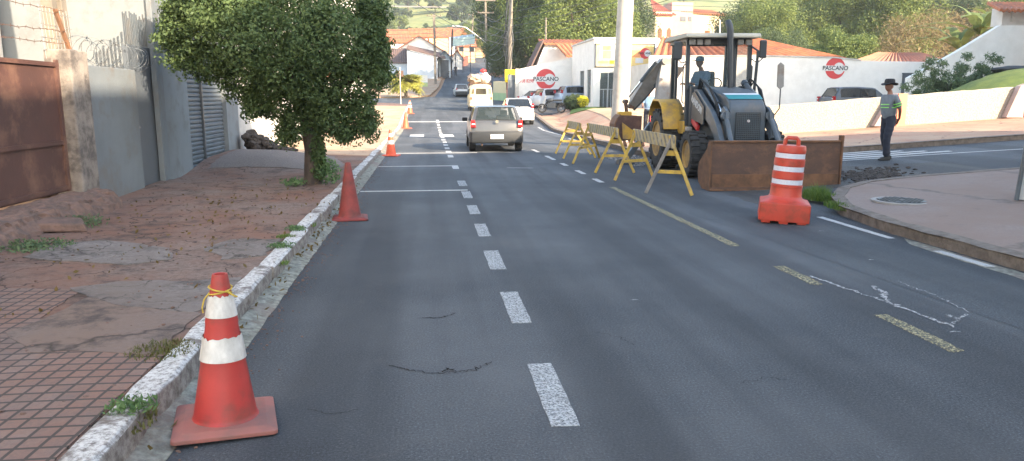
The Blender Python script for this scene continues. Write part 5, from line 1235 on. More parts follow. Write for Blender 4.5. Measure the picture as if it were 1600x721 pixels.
def car(name, label, x, y, rz, paint, L=3.9, W=1.64, Hh=1.41, style='hatch', plate=None, bumper='darkpl', rearglass='glassr', zoff=None, cat='car', tail='low', emblem=True, grp=None):
    "local frame: rear bumper at y=0, nose at y=L"
    z0 = H(x, y) if zoff is None else zoff
    t = thing(name, label, cat, (x, y, z0), rz, grp); h = Hh; w = W/2; belt = .62*h+.02
    if style == 'hatch': ST = [(0, .44*h, .93), (.03, .455*h, .965), (.06, .60*h, .97), (.10, belt+.02, .975), (.16, belt+.07, .98), (.42, h*.955, .985), (.60, h*.99, .99), (1.4, h, 1), (2.25, h*.97, 1), (2.42, h*.955, 1), (2.98, belt+.07, .99), (3.12, belt+.03, .985), (3.5, belt-.06, .96), (3.75, belt-.16, .9), (L, .42*h, .80)]
    elif style == 'sedan': ST = [(0, .45*h, .93), (.03, .47*h, .965), (.06, .62*h, .97), (.10, belt+.06, .975), (.42, belt+.09, .98), (.90, h*.95, .985), (1.05, h*.985, .99), (1.6, h, 1), (2.4, h*.98, 1), (2.55, h*.955, 1), (3.15, belt+.07, .99), (3.3, belt+.03, .985), (3.8, belt-.06, .96), (4.05, belt-.16, .9), (L, .42*h, .80)]
    else: ST = [(0, .45*h, .95), (.03, .5*h, .97), (.06, .55*h, .975), (.10, .60*h, .98), (1.35, .615*h, .985), (1.50, h*.955, .985), (1.62, h*.99, .99), (2.1, h, 1), (2.6, h*.98, 1), (2.72, h*.955, 1), (3.25, belt+.07, .99), (3.4, belt+.03, .985), (3.9, belt-.05, .96), (4.2, belt-.16, .9), (L, .42*h, .82)]
    rings = []
    for yy, zt, k in ST:
        ww = w*k; base = [(ww*.93, .27), (ww*.99, .36), (ww, .50*h*.9), (ww*.985, belt-.02), (ww*.955, belt+.03), (w*.80, zt-.075 if zt > h*.9 else zt-.03), (w*.745, zt-.012), (w*.655, zt), (0, zt+.015)]
        q = [(a, min(z, zt-(8-i)*.004)) for i, (a, z) in enumerate(base)]
        # widen top where there is no greenhouse
        if zt < h*.9:
            f = (zt-belt)/(h*.95-belt) if zt > belt else 0
            tw = [ww*.96*(1-f)+w*.80*f, ww*.90*(1-f)+w*.745*f, ww*.82*(1-f)+w*.655*f]
            for i, n_ in zip((5, 6, 7), tw): q[i] = (n_, q[i][1])
        rings.append([(a, yy-(.06*(1-(a/w)**2)*1.2 if yy < .12 else 0), z) for a, z in q]+[(-a, yy-(.06*(1-(a/w)**2)*1.2 if yy < .12 else 0), z) for a, z in q[-2::-1]])
    n = 17; V = [p for r_ in rings for p in r_]
    body, fs, gl = [], [], {'rear': [], 'front': [], 'sideL': [], 'sideR': []}
    nst = len(ST)
    rw = {'hatch': (4, 5), 'sedan': (4, 5), 'pickup': (4, 5)}[style]; rear_cells = [(rw[0], 7), (rw[0], 8)]
    fcell = 9
    for j in range(nst-1):
        for i in range(n-1):
            f = (j*n+i, j*n+i+1, (j+1)*n+i+1, (j+1)*n+i)
            if (j, i) in rear_cells: gl['rear'].append(f)
            elif j == fcell and i in (7, 8): gl['front'].append(f)
            elif i == 4 and rw[0]+1 <= j < fcell: gl['sideR'].append(f)
            elif i == 11 and rw[0]+1 <= j < fcell: gl['sideL'].append(f)
            else: fs.append(f)
    fs += [tuple(range(n))[::-1], tuple(range((nst-1)*n, nst*n))]+[(j*n, (j+1)*n, (j+1)*n+n-1, j*n+n-1) for j in range(nst-1)]
    bo = MB().add(V, fs).build('body', M[paint], t, sm=True)
    for k, f in gl.items():
        bb = MB().add(V, f); bmesh.ops.delete(bb.b, geom=[v for v in bb.b.verts if not v.link_faces], context='VERTS')
        bb.build({'rear': 'rear_window', 'front': 'windscreen'}.get(k, 'side_window'), M[rearglass if k in ('rear', 'front') else 'glass' if rearglass == 'glass' else rearglass], t, sm=True)
    # black gasket round the rear window
    def P(j, i, o=.006): v = Vector(rings[j][i]); return v+Vector((0, -o, o*.4))
    j0, j1 = rw
    MB().tube([P(j0, 7), P(j0, 8), P(j0, 9), P(j1, 9), P(j1, 8), P(j1, 7), P(j0, 7)], .012, 6).build('window_seal', M['black'], t)
    # pillars between the side windows
    for sg in (0, 1):
        for jy in (.46, .72) if style == 'hatch' else (.5,):
            pass
    # bumper, lamps, plate, wheels
    bp = MB(); V2 = []
    for k in range(9):
        a = (-1, -1, -.93, -.5, 0, .5, .93, 1, 1)[k]; xx = a*(w*.985+.006); yy = (.46, .08, .0, -.06, -.085, -.06, .0, .08, .46)[k]-.035
        for dy, z in ((0, .29), (-.012, .34), (-.014, .44*h-.05), (0, .44*h-.012), (.10, .44*h-.005), (.10, .28)): V2.append((xx*(1 if dy < .05 else .9), yy+dy, z))
    bp.add(V2, [(6*k+i, 6*k+(i+1) % 6, 6*k+6+(i+1) % 6, 6*k+6+i) for k in range(8) for i in range(6)]+[tuple(range(6)), tuple(range(48, 54))]); bp.build('bumper', M[bumper], t, .008, sm=True)
    for sg in (-1, 1):
        lz = (.63 if tail == 'low' else .74)*h-.03; hh_ = .155*h
        lw = .085; lx = sg*(w*.97-lw)
        MB().prism([(lx-sg*lw*.9, lz-hh_/2), (lx+sg*lw, lz-hh_/2), (lx+sg*lw*.95, lz+hh_/2), (lx-sg*lw*.5, lz+hh_/2)], -.028, .13, 'y').build('tail_lamp', M['taill'], t, .008)
        MB().box((lx, -.030, lz-.01), (lw*1.2, .006, .035)).build('reversing_lens', M['platew'], t)
        MB().box((sg*(w+.09), L*.52, belt+.05), (.17, .09, .12)).build('wing_mirror', M['black'], t, .02)
        for yy in (.62, L-.78):
            MB().lathe([(.01, -.09), (.335, -.09), (.335, .085), (.01, .085)], (sg*(w-.10), yy, .315), 26, 'x').build('wheel_arch', M['black'], t)
            wheel(t, sg*(w-.085), yy, .29, .19, sg=sg)
    if plate is not None:
        pl = MB().box((0, -.135, .335*h), (.40, .012, .135)).build('plate', M['platew'], t, .003)
        text('lettering', plate, .085, M['ink'], pl, face_y(0, -.1445, .328*h), .002, 1.0)
    if emblem:
        MB().lathe([(.045, 0), (.045, .008), (.034, .008), (.034, 0)], (0, -.095, .655*h), 20, 'y').build('badge', M['chrome'], t)
        MB().tube([(.0, -.07, belt+.06), (.02, .02, belt+.20)], .008, 5).build('wiper', M['black'], t)
    # cabin: floor pan, seats
    MB().box((0, L*.48, .33), (W*.86, L*.7, .2)).build('cabin_floor', M['black'], t)
    for sx in (-.36, .36):
        s = MB().box((sx, 1.95, .78), (.46, .14, .6), (R(-12), 0, 0)).build('seat', M['darkpl'], t, .04)
        MB().box((sx, 1.87, 1.15), (.24, .09, .17)).build('headrest', M['darkpl'], s, .03)
    MB().box((0, .98 if style != 'sedan' else 1.35, .72), (W*.78, .14, .52), (R(-12), 0, 0)).build('rear_seat', M['darkpl'], t, .04)
    MB().cyl((-.45, -.05, .22), (-.45, .25, .24), .025, n=8).build('exhaust', M['rust'], t)
    return t
g = car('hatchback_car', 'silver hatchback with dark rear bumper driving away in the lane', 2.12, 22.65, R(-1.2), 'silver', plate='DNV 2E16')
car('hatchback_car', 'white hatchback driving just ahead of the silver one', 5.15, 41.5, R(-2), 'carwhite', L=3.95, W=1.70, Hh=1.5, bumper='carwhite', rearglass='glass', plate=None, tail='high')
car('pickup_truck', 'white pickup truck farthest up the road, ahead of the loaded van', at(723, 151, 88).x, 87, R(3), 'carwhite', L=4.5, W=1.68, Hh=1.52, style='pickup', bumper='darkpl', rearglass='glass', cat='pickup')
car('hatchback_car', 'pale blue silver hatchback parked nearest the shop, seen from its left side', at(868, 166, 55).x-.0, 54.2, R(-80), 'carblue', L=3.9, W=1.7, Hh=1.52, bumper='carblue', rearglass='glass', tail='high', zoff=H(10, 52)+.14)
car('hatchback_car', 'white hatchback parked in the middle of the row by the logo wall', at(851, 166, 56).x-.75, 55.6, R(-72), 'carwhite', L=3.9, W=1.7, Hh=1.55, bumper='carwhite', rearglass='glass', tail='high', zoff=H(9, 52)+.12)
car('sedan_car', 'white car parked farthest left in the row by the logo wall', at(826, 160, 57).x-.5, 56.6, R(-68), 'carwhite', L=4.3, W=1.7, Hh=1.45, style='sedan', bumper='carwhite', rearglass='glass', zoff=H(9, 52)+.10)
cc = at(1340, 160, 37.5); car('dark_suv', 'dark grey car roof showing over the low rough-cast wall', at(1296, 150, 38).x, 38.4, R(-90), 'mgrey', L=4.0, W=1.75, Hh=1.62, rearglass='glass', zoff=at(1340, 137, 38).z-1.58)
# van with load
vx, vy = at(752, 170, 54).x, 54; vz = H(vx, vy)
v = thing('loaded_van', 'old cream van with sacks and bundles on its roof rack', 'van', (vx, vy, vz), R(-1))
rg = []
for y, k, zt in ((0, .90, 1.78), (.10, .965, 1.88), (.35, 1., 1.93), (3.6, 1., 1.93), (4.1, .95, 1.8), (4.3, .85, 1.5)):
    w = .86*k; half = [(w*.93, .32), (w, .5), (w, 1.05), (w*.985, 1.15), (w*.90, 1.66), (w*.78, zt-.06), (w*.5, zt), (0, zt+.03)]
    rg.append([(a, y, z) for a, z in half]+[(-a, y, z) for a, z in half[-2::-1]])
loft(rg, M['cream'], 'body', v)
def vq(x0, x1, z0, z1, y): return MB().prism([(x0, z0), (x1, z0), (x1*.94, z1), (x0*.94, z1)], y-.02, y+.03, 'y')
vq(-.38, .38, 1.22, 1.62, -.012).build('rear_window', M['glass'], v, .01)
for sg in (-1, 1):
    MB().prism([(sg*.50, 1.22), (sg*.74, 1.22), (sg*.68, 1.62), (sg*.48, 1.62)], -.0, .06, 'y').build('corner_window', M['glass'], v, .01)
    MB().box((sg*.72, -.0, .92), (.09, .06, .2)).build('tail_lamp', M['taill'], v, .01)
    for yy in (.75, 3.3): wheel(v, sg*.74, yy, .32, .17, sg=sg)
    for k in range(4): MB().prism([(.55+k*.85, 1.22), (1.25+k*.85, 1.22), (1.25+k*.85, 1.6), (.55+k*.85, 1.6)], sg*.80, sg*.845, 'x').build('side_window', M['glass'], v)
MB().box((0, -.04, .48), (1.66, .12, .16)).build('bumper', M['whiteold'], v, .02)
pl = MB().box((0, -.03, .78), (.42, .02, .14)).build('plate', M['platew'], v)
MB().box((0, -.025, .98), (.22, .02, .05)).build('handle', M['chrome'], v)
rk = MB()
for x in (-.75, .75): rk.beam((x, .3, 2.02), (x, 3.8, 2.02), .04, .04)
for y in (.35, 1.2, 2.1, 3., 3.7): rk.beam((-.76, y, 2.02), (.76, y, 2.02), .04, .04); rk.beam((-.75, y, 1.85), (-.75, y, 2.02), .03, .03); rk.beam((.75, y, 1.85), (.75, y, 2.02), .03, .03)
rk.build('roof_rack', M['rust'], v)
def cargo(nm, lb, x, y, z, r, m, cat, j=.05): 
    tag(MB().sphere((0, 0, 0), r, 3, j).build(nm, m, sm=True), lb, cat); bpy.data.objects[nm if nm in bpy.data.objects else nm].location
    C.objects[-1].location = (vx+x, vy+y, vz+z)
cargo('sack', 'big brown net sack at the left of the van roof', -.40, .9, 2.34, (.50, .75, .32), mat('net_sack', (.50, .38, .28), (.36, .26, .2), 6, .9, .4, 12), 'sack', .09)
cargo('white_sack', 'white sack at the right of the van roof', .36, 1.0, 2.32, (.42, .7, .30), M['offwhite'], 'sack', .08)
cargo('blue_bundle', 'white bundle lying on top of the van load', .28, 1.3, 2.66, (.34, .5, .16), M['bluewhite'], 'bundle')
cargo('red_bundle', 'small red bundle perched highest on the van load', .22, .80, 2.90, (.22, .2, .13), M['red'], 'bundle', .03)
# planter / wheelbarrow like dark thing near the parked cars: a parked motorcycle
def motorcycle(label, x, y, rz, s=1., z=None):
    t = thing('motorcycle', label, 'motorcycle', (x, y, H(x, y) if z is None else z), rz)
    for yy in (-.62, .62):
        w_ = MB().tube([(0, yy+.25*math.cos(a*.2618), .30+.25*math.sin(a*.2618)) for a in range(25)], .048, 8).build('wheel', M['black'], t)
        q_ = MB()
        for k in range(10): q_.cyl((0, yy, .3), (0, yy+.24*math.cos(k*.6283), .3+.24*math.sin(k*.6283)), .006, n=4)
        q_.build('spokes', M['rim'], w_)
    MB().box((0, 0, .48), (.22, .5, .34)).sphere((0, .12, .80), (.15, .28, .13), 2).build('engine_and_tank', M['mdark'], t, .02)
    MB().box((0, -.38, .80), (.24, .55, .1)).build('seat', M['black'], t, .03)
    MB().tube([(0, .62, .3), (0, .45, .85), (0, .38, 1.02)], .035, 8).tube([(-.36, .30, 1.05), (0, .40, 1.02), (.36, .30, 1.05)], .018, 6).build('handlebar', M['rim'], t)
    MB().box((0, -.72, .62), (.1, .3, .04), (R(25), 0, 0)).build('mudguard', M['mdark'], t)
    return t
motorcycle('dark motorcycle standing at the edge of the lawn by the parked cars', at(862, 170, 47).x, 47, R(70), z=H(8.6, 47)+.14)
motorcycle('dark motorcycle parked on the street by the blue garage', at(698, 118, 117).x, 117, R(40)); motorcycle('second motorcycle parked beside the dark wooden pole', at(703, 117, 116).x, 115.5, R(-20))
# ================================================================ BACKHOE LOADER
BO = Vector((6.25, 14.72, 0)); BR = R(176.5)
bk = thing('backhoe_loader', 'grey and yellow backhoe loader with a rusty front bucket working at the corner', 'backhoe loader', BO, BR)
Rm = Euler((0, 0, -BR)).to_matrix()
def W2L(p): return Rm @ (Vector(p)-BO)
# --- wheels with lugged treads (image-left is +x)
def bigwheel(x, y, r, w, name, sg):
    b = MB().lathe([(r*.58, -w/2+.03), (r*.66, -w/2), (r*.86, -w/2), (r*.95, -w/2+.03), (r*.96, 0), (r*.95, w/2-.03), (r*.86, w/2), (r*.66, w/2), (r*.58, w/2-.03)], (x, y, r), 40, 'x', caps=False)
    n = 20
    for k in range(n):
        a = 2*math.pi*k/n
        for s in (-1, 1):
            aa = a+(math.pi/n if s > 0 else 0); c = Vector((x+s*w*.25, y+math.cos(aa)*r*.965, r+math.sin(aa)*r*.965))
            b.box(c, (w*.52, r*.13, r*.075), (aa-math.pi/2, 0, 0))
            c2 = Vector((x+s*w*.47, y+math.cos(aa)*r*.90, r+math.sin(aa)*r*.90)); b.box(c2, (w*.07, r*.12, r*.14), (aa-math.pi/2, 0, 0))
    wt = b.build(name, M['tyre'], bk)
    rm = MB().lathe([(r*.60, sg*(w/2-.05)), (r*.585, sg*(w/2-.01)), (r*.55, sg*(w/2-.02)), (r*.50, sg*(w/2-.14)), (r*.30, sg*(w/2-.15)), (r*.26, sg*(w/2-.06)), (r*.1, sg*(w/2-.05)), (r*.02, sg*(w/2-.05))], (x, y, r), 32, 'x')
    for k in range(8):
        a = k*math.pi/4; rm.cyl((x+sg*(w/2-.15), y+math.cos(a)*r*.38, r+math.sin(a)*r*.38), (x+sg*(w/2-.11), y+math.cos(a)*r*.38, r+math.sin(a)*r*.38), .02, n=6)
    rm.build('rim', M['yelrim'], wt, sm=False)
for sg in (-1, 1):
    bigwheel(sg*.80, 0, .48, .34, 'front_wheel', sg); bigwheel(sg*.85, -2.14, .69, .44, 'rear_wheel', sg)
# --- chassis
MB().box((0, -.95, .62), (.56, 3.6, .38)).box((0, 0, .50), (1.3, .22, .2)).box((0, -2.25, .66), (1.3, .32, .32)).box((0, -1.2, .98), (.9, .7, .4)).box((0, -2.9, .75), (.8, .5, .5)).build('chassis', M['mgrey'], bk, .02)
MB().box((.62, -.72, .62), (.26, .38, .26)).build('battery_box', M['mgrey'], bk, .02)
MB().box((.76, -.55, .90), (.10, .22, .24)).build('toolbox', M['mlight'], bk, .02)
st = MB()
for z in (.42, .68): st.box((.82, -1.1, z), (.26, .34, .03))
for y in (-1.27, -.93): st.box((.90, y, .55), (.03, .03, .5))
st.build('step', M['mdark'], bk)
# --- hood
hood = MB(); pr = [(-.98, 1.86), (-.2, 1.80), (.50, 1.66), (.70, 1.56), (.80, 1.38), (.82, .75), (-.98, .85)]
V = []
for s, k in ((-1, 1), (1, 1)):
    for y, z in pr: V.append((s*(.44-.07*smooth(-.9, .8, y)-(.03 if z > 1.5 else 0)), y, z))
n = len(pr); hood.add(V, [tuple(range(n)), tuple(range(n, 2*n))[::-1]]+[(i, n+i, n+(i+1) % n, (i+1) % n) for i in range(n)])
hd = hood.build('hood', M['mgrey'], bk, .035, sm=True, seg=3)
MB().box((0, .832, 1.06), (.50, .02, .58)).build('grille', M['mdark'], hd, .01)
gr = MB()
for k in range(14): gr.box((0, .848, .80+k*.04), (.46, .008, .012))
for k in range(13): gr.box((-.22+k*.037, .847, 1.06), (.006, .008, .54))
gr.build('grille_mesh', M['mgrey'], hd)
MB().lathe([(.03, 0), (.03, .012), (.02, .012)], (0, .85, 1.18), 12, 'y').build('badge', M['chrome'], hd)
d1_ = MB(); d1_.add([(-.355, .30, 1.712), (.355, .30, 1.712), (.35, .44, 1.685), (-.35, .44, 1.685)], [(0, 1, 2, 3)]); d1_.build('white_stripe', M['platew'], hd)
d1_ = MB(); d1_.add([(-.352, .445, 1.684), (.352, .445, 1.684), (.34, .655, 1.598), (-.34, .655, 1.598)], [(0, 1, 2, 3)]); d1_.build('teal_stripe', M['teal'], hd)
# --- loader arms, both sides
for sg in (-1, 1):
    X = sg*.56
    arm = MB().prism([(-.98, 1.62), (-.90, 1.80), (-.55, 1.80), (.42, 1.36), (.78, 1.12), (1.30, .50), (1.36, .34), (1.22, .28), (1.08, .36), (.60, .92), (.30, 1.10), (-.75, 1.52)], X-.05, X+.05, 'x').build('loader_arm', M['mgrey'], bk, .012)
    # dark kinked plate on the inside
    cy = MB().cyl((X-sg*.13, -.62, 1.92), (X-sg*.13, .28, 1.50), .058, n=12).cyl((X-sg*.13, -.66, 1.94), (X-sg*.13, -.56, 1.89), .075, n=12).build('lift_cylinder', M['mgrey'], bk)
    MB().cyl((X-sg*.13, .28, 1.50), (X-sg*.13, .74, 1.24), .03, n=10).build('piston_rod', M['chrome'], cy)
    lk = MB().prism([(.55, 1.36), (.70, 1.46), (.86, 1.38), (1.02, .86), (.92, .80)], X-sg*.13-.03, X-sg*.13+.03, 'x').build('bucket_link', M['mgrey'], bk, .01)
    MB().cyl((X-sg*.13, .78, 1.30), (X-sg*.10, 1.40, .62), .045, n=10).cyl((X-sg*.13, .74, 1.26), (X-sg*.13, .84, 1.28), .09, n=12).build('tilt_cylinder', M['mgrey'], bk)
    ho = MB()
    for k in range(3): ho.tube([(X-sg*.05, -.8+.1*k, 1.80), (X-sg*.02, -.6+.1*k, 2.02-.03*k), (X-sg*.05, -.1+.1*k, 1.86-.04*k), (X-sg*.09, .25+.1*k, 1.55-.05*k), (X-sg*.07, .55, 1.25-.05*k)], .016, 6)
    ho.build('hoses', M['black'], bk)
    MB().box((X-sg*.02, -.90, 1.45), (.24, .16, .85)).build('arm_tower', M['mdark'], bk, .015)
# side panel with name
pn = MB().prism([(-.95, 1.20), (-.95, 1.68), (-.62, 1.76), (.05, 1.44), (.05, 1.08)], .625, .640, 'x').build('side_panel', M['mdark'], bk)
tm = Matrix.Translation((.643, -.45, 1.48)) @ Matrix(((0, 0, 1, 0), (1, 0, 0, 0), (0, 1, 0, 0), (0, 0, 0, 1))) @ Euler((0, 0, R(-20))).to_matrix().to_4x4()
text('lettering', 'RANDON', .20, M['logow'], pn, tm, .003, .9)
MB().box((.60, -.62, 1.08), (.06, .5, .13), (R(-22), 0, 0)).build('red_lamp_strip', M['red'], bk, .01)
# --- front bucket
yb = 2.30; hw = 1.16
BK = thing('x', 'x', 'x') if False else None
prof_b = [(0, .035), (-.42, .02), (-.58, .10), (-.66, .26), (-.62, .44), (-.40, .62), (-.12, .82), (-.04, .86)]
V = []; 
for s in (-1, 1):
    for y, z in prof_b: V.append((s*hw, yb+y, z))
    for y, z in prof_b: V.append((s*hw, yb+y+.0+(.03 if y < -.1 else 0), z+.03 if z < .5 else z-.0))
n = len(prof_b); bu = MB()
fs = []
for off in (0, n): fs += [(off+i, off+i+1, 2*n+off+i+1, 2*n+off+i) for i in range(n-1)]
fs += [(0, 2*n, 3*n, n), (n-1, n+n-1, 3*n+n-1, 3*n-1)]
bu.add(V, fs)
bucket = bu.build('front_bucket', M['rust'], bk, 0, fixn=False)
for s in (-1, 1):
    MB().prism([(yb+.0, .0), (yb-.42, .0), (yb-.62, .10), (yb-.69, .28), (yb-.64, .46), (yb-.22, .72), (yb-.10, .88), (yb+.01, .88)], s*hw, s*(hw+.03), 'x').build('cheek_plate', M['rustl'], bucket, .004)
MB().box((0, yb+.0, .022), (2*hw+.06, .16, .03)).build('cutting_edge', M['rustl'], bucket, .004)
MB().box((0, yb-.04, .865), (2*hw+.06, .07, .035)).build('top_lip', M['rustl'], bucket, .006)
MB().box((-hw-.015, yb-.06, .92), (.05, .12, .10)).build('lug', M['rustl'], bucket, .006)
MB().prism([(yb-.03, .04), (yb-.03, .845), (yb-.06, .845), (yb-.36, .04)], -hw+.004, hw-.004, 'x').build('mouldboard', M['rust'], bucket)
for s in (-1, 1): MB().prism([(yb-.60, .50), (yb-.30, .70), (yb-.75, .55), (yb-1.0, .42), (yb-.95, .28), (yb-.66, .20)], s*.56-.06, s*.56+.06, 'x').build('bucket_bracket', M['mgrey'], bucket, .01)
# --- cab
cx, y0, y1, zf, zr = .71, -1.02, -2.50, 1.02, 2.86
MB().box((0, (y0+y1)/2, zf-.04), (1.36, y0-y1, .16)).build('cab_floor', M['mdark'], bk, .02)
sk = MB().prism([(y0+.02, 1.12), (y0+.02, .86), (y0-.35, .84), (y0-.75, 1.02), (y0-1.0, 1.42), (y0-1.04, 1.12+.32), (y0-.6, 1.12)], .66, .74, 'x').build('cab_skirt', M['yel'], bk, .01)
MB().prism([(y0+.02, 1.12), (y0+.02, .86), (y0-.35, .84), (y0-.75, 1.02), (y0-1.0, 1.42), (y0-1.04, 1.44), (y0-.6, 1.12)], -.74, -.66, 'x').build('cab_skirt', M['yel'], bk, .01)
P_ = MB(); 
def pil(x, ya, za, yb_, zb_, w=.085): P_.beam((x, ya, za), (x, yb_, zb_), w, w, (0, 1, 0))
for s in (-1, 1):
    pil(s*(cx-.03), y0, zf, y0-.10, zr); pil(s*(cx-.03), -1.98, 1.05, -1.98, zr, .06); pil(s*(cx-.08), y1, 1.35, y1+.06, zr)
    P_.beam((s*(cx-.03), y0-.10, zr), (s*(cx-.03), y1+.06, zr), .08, .08); P_.beam((s*(cx-.03), y0, 1.10), (s*(cx-.03), y1+.6, 1.12), .06, .06)
P_.beam((-cx, y0-.10, zr-.02), (cx, y0-.10, zr-.02), .08, .14); P_.beam((-cx, y1+.06, zr), (cx, y1+.06, zr), .08, .09); P_.beam((-cx, y1, 1.38), (cx, y1, 1.38), .07, .08); P_.beam((-cx, y0, 1.82), (cx, y0, 1.82), .06, .07); P_.box((0, y0-.04, 1.55), (1.3, .05, .5))
P_.beam((-.30, y0-.01, 1.82), (-.27, y0-.10, zr), .17, .05, (0, 1, 0))
P_.build('cab_frame', M['mdark'], bk, .01)
rf = MB().prism([(y0+.22, zr+.06), (y0+.16, zr+.12), (y1+.1, zr+.15), (y1-.14, zr+.10), (y1-.14, zr+.04), (y0+.22, zr+.02)], -cx-.10, cx+.10, 'x').build('cab_roof', M['tank'], bk, .025)
for k, x in enumerate((.62, .47, .30, -.42, -.60)):
    MB().box((x, y0+.03, zr-.06), (.13, .09, .12)).build('work_lamp', M['mlight'], bk, .015)
for nm, a in (('windscreen', [(-.30+.0, 0)]),):
    MB().add([(-cx+.05, y0+.005, 1.84), (cx-.05, y0+.005, 1.84), (cx-.05, y0-.088, zr-.06), (-cx+.05, y0-.088, zr-.06)], [(0, 1, 2, 3)]).build('windscreen', M['glassc'], bk)
for s in (-1, 1):
    MB().add([(s*(cx-.03), y0-.03, 1.14), (s*(cx-.03), -1.96, 1.14), (s*(cx-.03), -1.96, zr-.04), (s*(cx-.03), y0-.12, zr-.04)], [(0, 1, 2, 3)]).build('door_glass', M['glassc'], bk)
    MB().add([(s*(cx-.05), -2.0, 1.40), (s*(cx-.08), y1+.03, 1.42), (s*(cx-.08), y1+.08, zr-.04), (s*(cx-.03), -2.0, zr-.04)], [(0, 1, 2, 3)]).build('rear_side_glass', M['glassc'], bk)
    MB().tube([(s*(cx+.01), -1.15, 1.5), (s*(cx+.05), -1.15, 1.55), (s*(cx+.05), -1.13, 2.3), (s*(cx+.01), -1.13, 2.35)], .014, 6).build('grab_rail', M['mdark'], bk)
MB().cyl((.05, y0-.8, zr+.13), (.05, y0-.8, zr+.25), .07, .06, 14).build('beacon', M['orangep'], bk)
MB().tube([(-.42, -.62, 1.78), (-.42+.27, -.62, 1.80), (-.13, -.66, 1.84), (-.10, -.68, 2.6), (-.09, -.70, 3.0), (-.07, -.72, 3.12), (-.05, -.78, 3.22)], [.03, .03, .055, .06, .068, .072, .06], 12).build('exhaust_stack', M['mdark'], bk, sm=True)
# mirrors
def mirror(x, y, z, w, h, post): 
    o = MB().box((x, y, z), (w, .06, h)).build('mirror', M['mdark'], bk, .03, seg=3); MB().tube(post, .014, 6).build('mirror_arm', M['mdark'], o)
mirror(.93, y0+.02, 2.62, .19, .38, [(.70, y0-.02, 2.40), (.85, y0+.05, 2.36), (.93, y0+.02, 2.45)])
mirror(-.93, y0+.02, 2.66, .16, .38, [(-.70, y0-.02, 2.46), (-.80, y0+.06, 2.36), (-.93, y0+.02, 2.47)])
m3 = MB().prism([(-1.20, 1.86), (-1.12, 1.80), (-1.05, 1.86), (-1.04, 2.30), (-1.10, 2.36), (-1.18, 2.30)], -.45, -.42, 'y').build('round_mirror', M['mlight'], bk, .01)
MB().tube([(-1.13, -.43, 1.86), (-1.16, -.50, 1.4), (-1.0, -.8, 1.0), (-.7, -.9, .9)], .012, 6).build('mirror_post', M['mdark'], m3)
for k in range(2): MB().tube([(-.74-.03*k, y0+.02, 1.2), (-.78-.03*k, y0+.05, 2.2), (-.80-.03*k, y0+.04, 2.62), (-.70, y0-.04, 2.72)], .018, 6).build('hand_rail', M['mdark'], bk)
# dashboard, steering wheel, seats
MB().box((-.02, -1.18, 1.72), (.6, .22, .30)).build('dashboard', M['mdark'], bk, .03)
sw = MB(); sw.tube([(.0+.17*math.cos(a*.3491), -1.36+.10*math.sin(a*.3491), 1.92+.13*math.sin(a*.3491)) for a in range(19)], .014, 6); sw.build('steering_wheel', M['black'], bk)
s_ = MB().box((-.08, -1.95, 1.50), (.42, .46, .12)).box((-.10, -2.15, 1.90), (.36, .12, .66), (R(8), 0, 0)).build('seat', M['mdark'], bk, .04)
MB().box((-.02, -1.95, 1.24), (.3, .3, .4)).build('seat_base', M['mdark'], s_)
# fenders
for s in (-1, 1):
    fp = [(-1.42, .98), (-1.46, 1.14), (-1.66, 1.46), (-1.95, 1.60), (-2.48, 1.60), (-2.74, 1.44), (-2.82, 1.25)]; n = len(fp)
    V = [(s*.62, y, z) for y, z in fp]+[(s*1.08, y, z) for y, z in fp]+[(s*.62, y, z-.05) for y, z in fp]+[(s*1.08, y+.0, z-.05) for y, z in fp]
    fs = [(i, i+1, n+i+1, n+i) for i in range(n-1)]+[(2*n+i, 2*n+i+1, 3*n+i+1, 3*n+i) for i in range(n-1)]+[(n+i, n+i+1, 3*n+i+1, 3*n+i) for i in range(n-1)]+[(i, i+1, 2*n+i+1, 2*n+i) for i in range(n-1)]+[(0, n, 3*n, 2*n), (n-1, 2*n-1, 4*n-1, 3*n-1)]
    MB().add(V, fs).build('fender', M['yel'], bk, .012, sm=True)
    MB().prism([(-1.42, .98), (-1.46, 1.14), (-1.66, 1.46), (-1.95, 1.60), (-2.48, 1.60), (-2.0, 1.44), (-1.6, 1.1)], s*.60, s*.64, 'x').build('fender_side', M['yel'], bk)
# --- rear digging arm (built from surveyed world points, turned towards the left of the picture)
kp = Vector((6.02, 18.45, 1.05)); pk = at(1036, 99, 18.95); el = at(986, 166, 19.75); bt = at(985, 172, 19.8)
def plate_beam(a, b_, ws, ths, name, m, par=bk, side=(0, 1, 0)):
    "tapering box beam; ws: depth along its length, ths: thickness"
    a, b_ = W2L(a), W2L(b_); d = (b_-a).normalized(); sd = (Rm @ Vector(side)); sd = (sd-d*sd.dot(d)).normalized(); u = sd.cross(d)
    rings = []
    for k, w in enumerate(ws):
        c = a.lerp(b_, k/(len(ws)-1)); rings.append([c+u*w/2+sd*ths/2, c-u*w/2+sd*ths/2, c-u*w/2-sd*ths/2, c+u*w/2-sd*ths/2])
    return loft(rings, m, name, par, sm=False, bev=.01)
MB().box(W2L((6.45, 18.25, .80)), (.5, .3, .9)).box((0, -3.15, .75), (1.9, .16, .45)).build('rear_frame', M['mgrey'], bk, .02)
bm = plate_beam(kp+Vector((0, 0, .0)), pk+Vector((.06, 0, -.02)), (.40, .50, .42, .26), .26, 'boom', M['mlight'])
dp = plate_beam(pk+Vector((.02, -.05, .04)), el, (.26, .34, .28, .17), .22, 'dipper', M['mlight'])
uo = Vector((.13, .03, -.11)); plate_beam(pk+uo+Vector((-.05, 0, -.12)), el+uo*.7, (.05, .10, .10, .05), .16, 'dipper_shade_strip', M['mgrey'])  # dark strip standing for the shaded underside of the dipper
plate_beam(pk+Vector((.10, -.02, -.30)), pk.lerp(kp, .55)+Vector((.16, -.02, 0)), (.10, .14, .10), .10, 'boom_cylinder', M['mdark'])
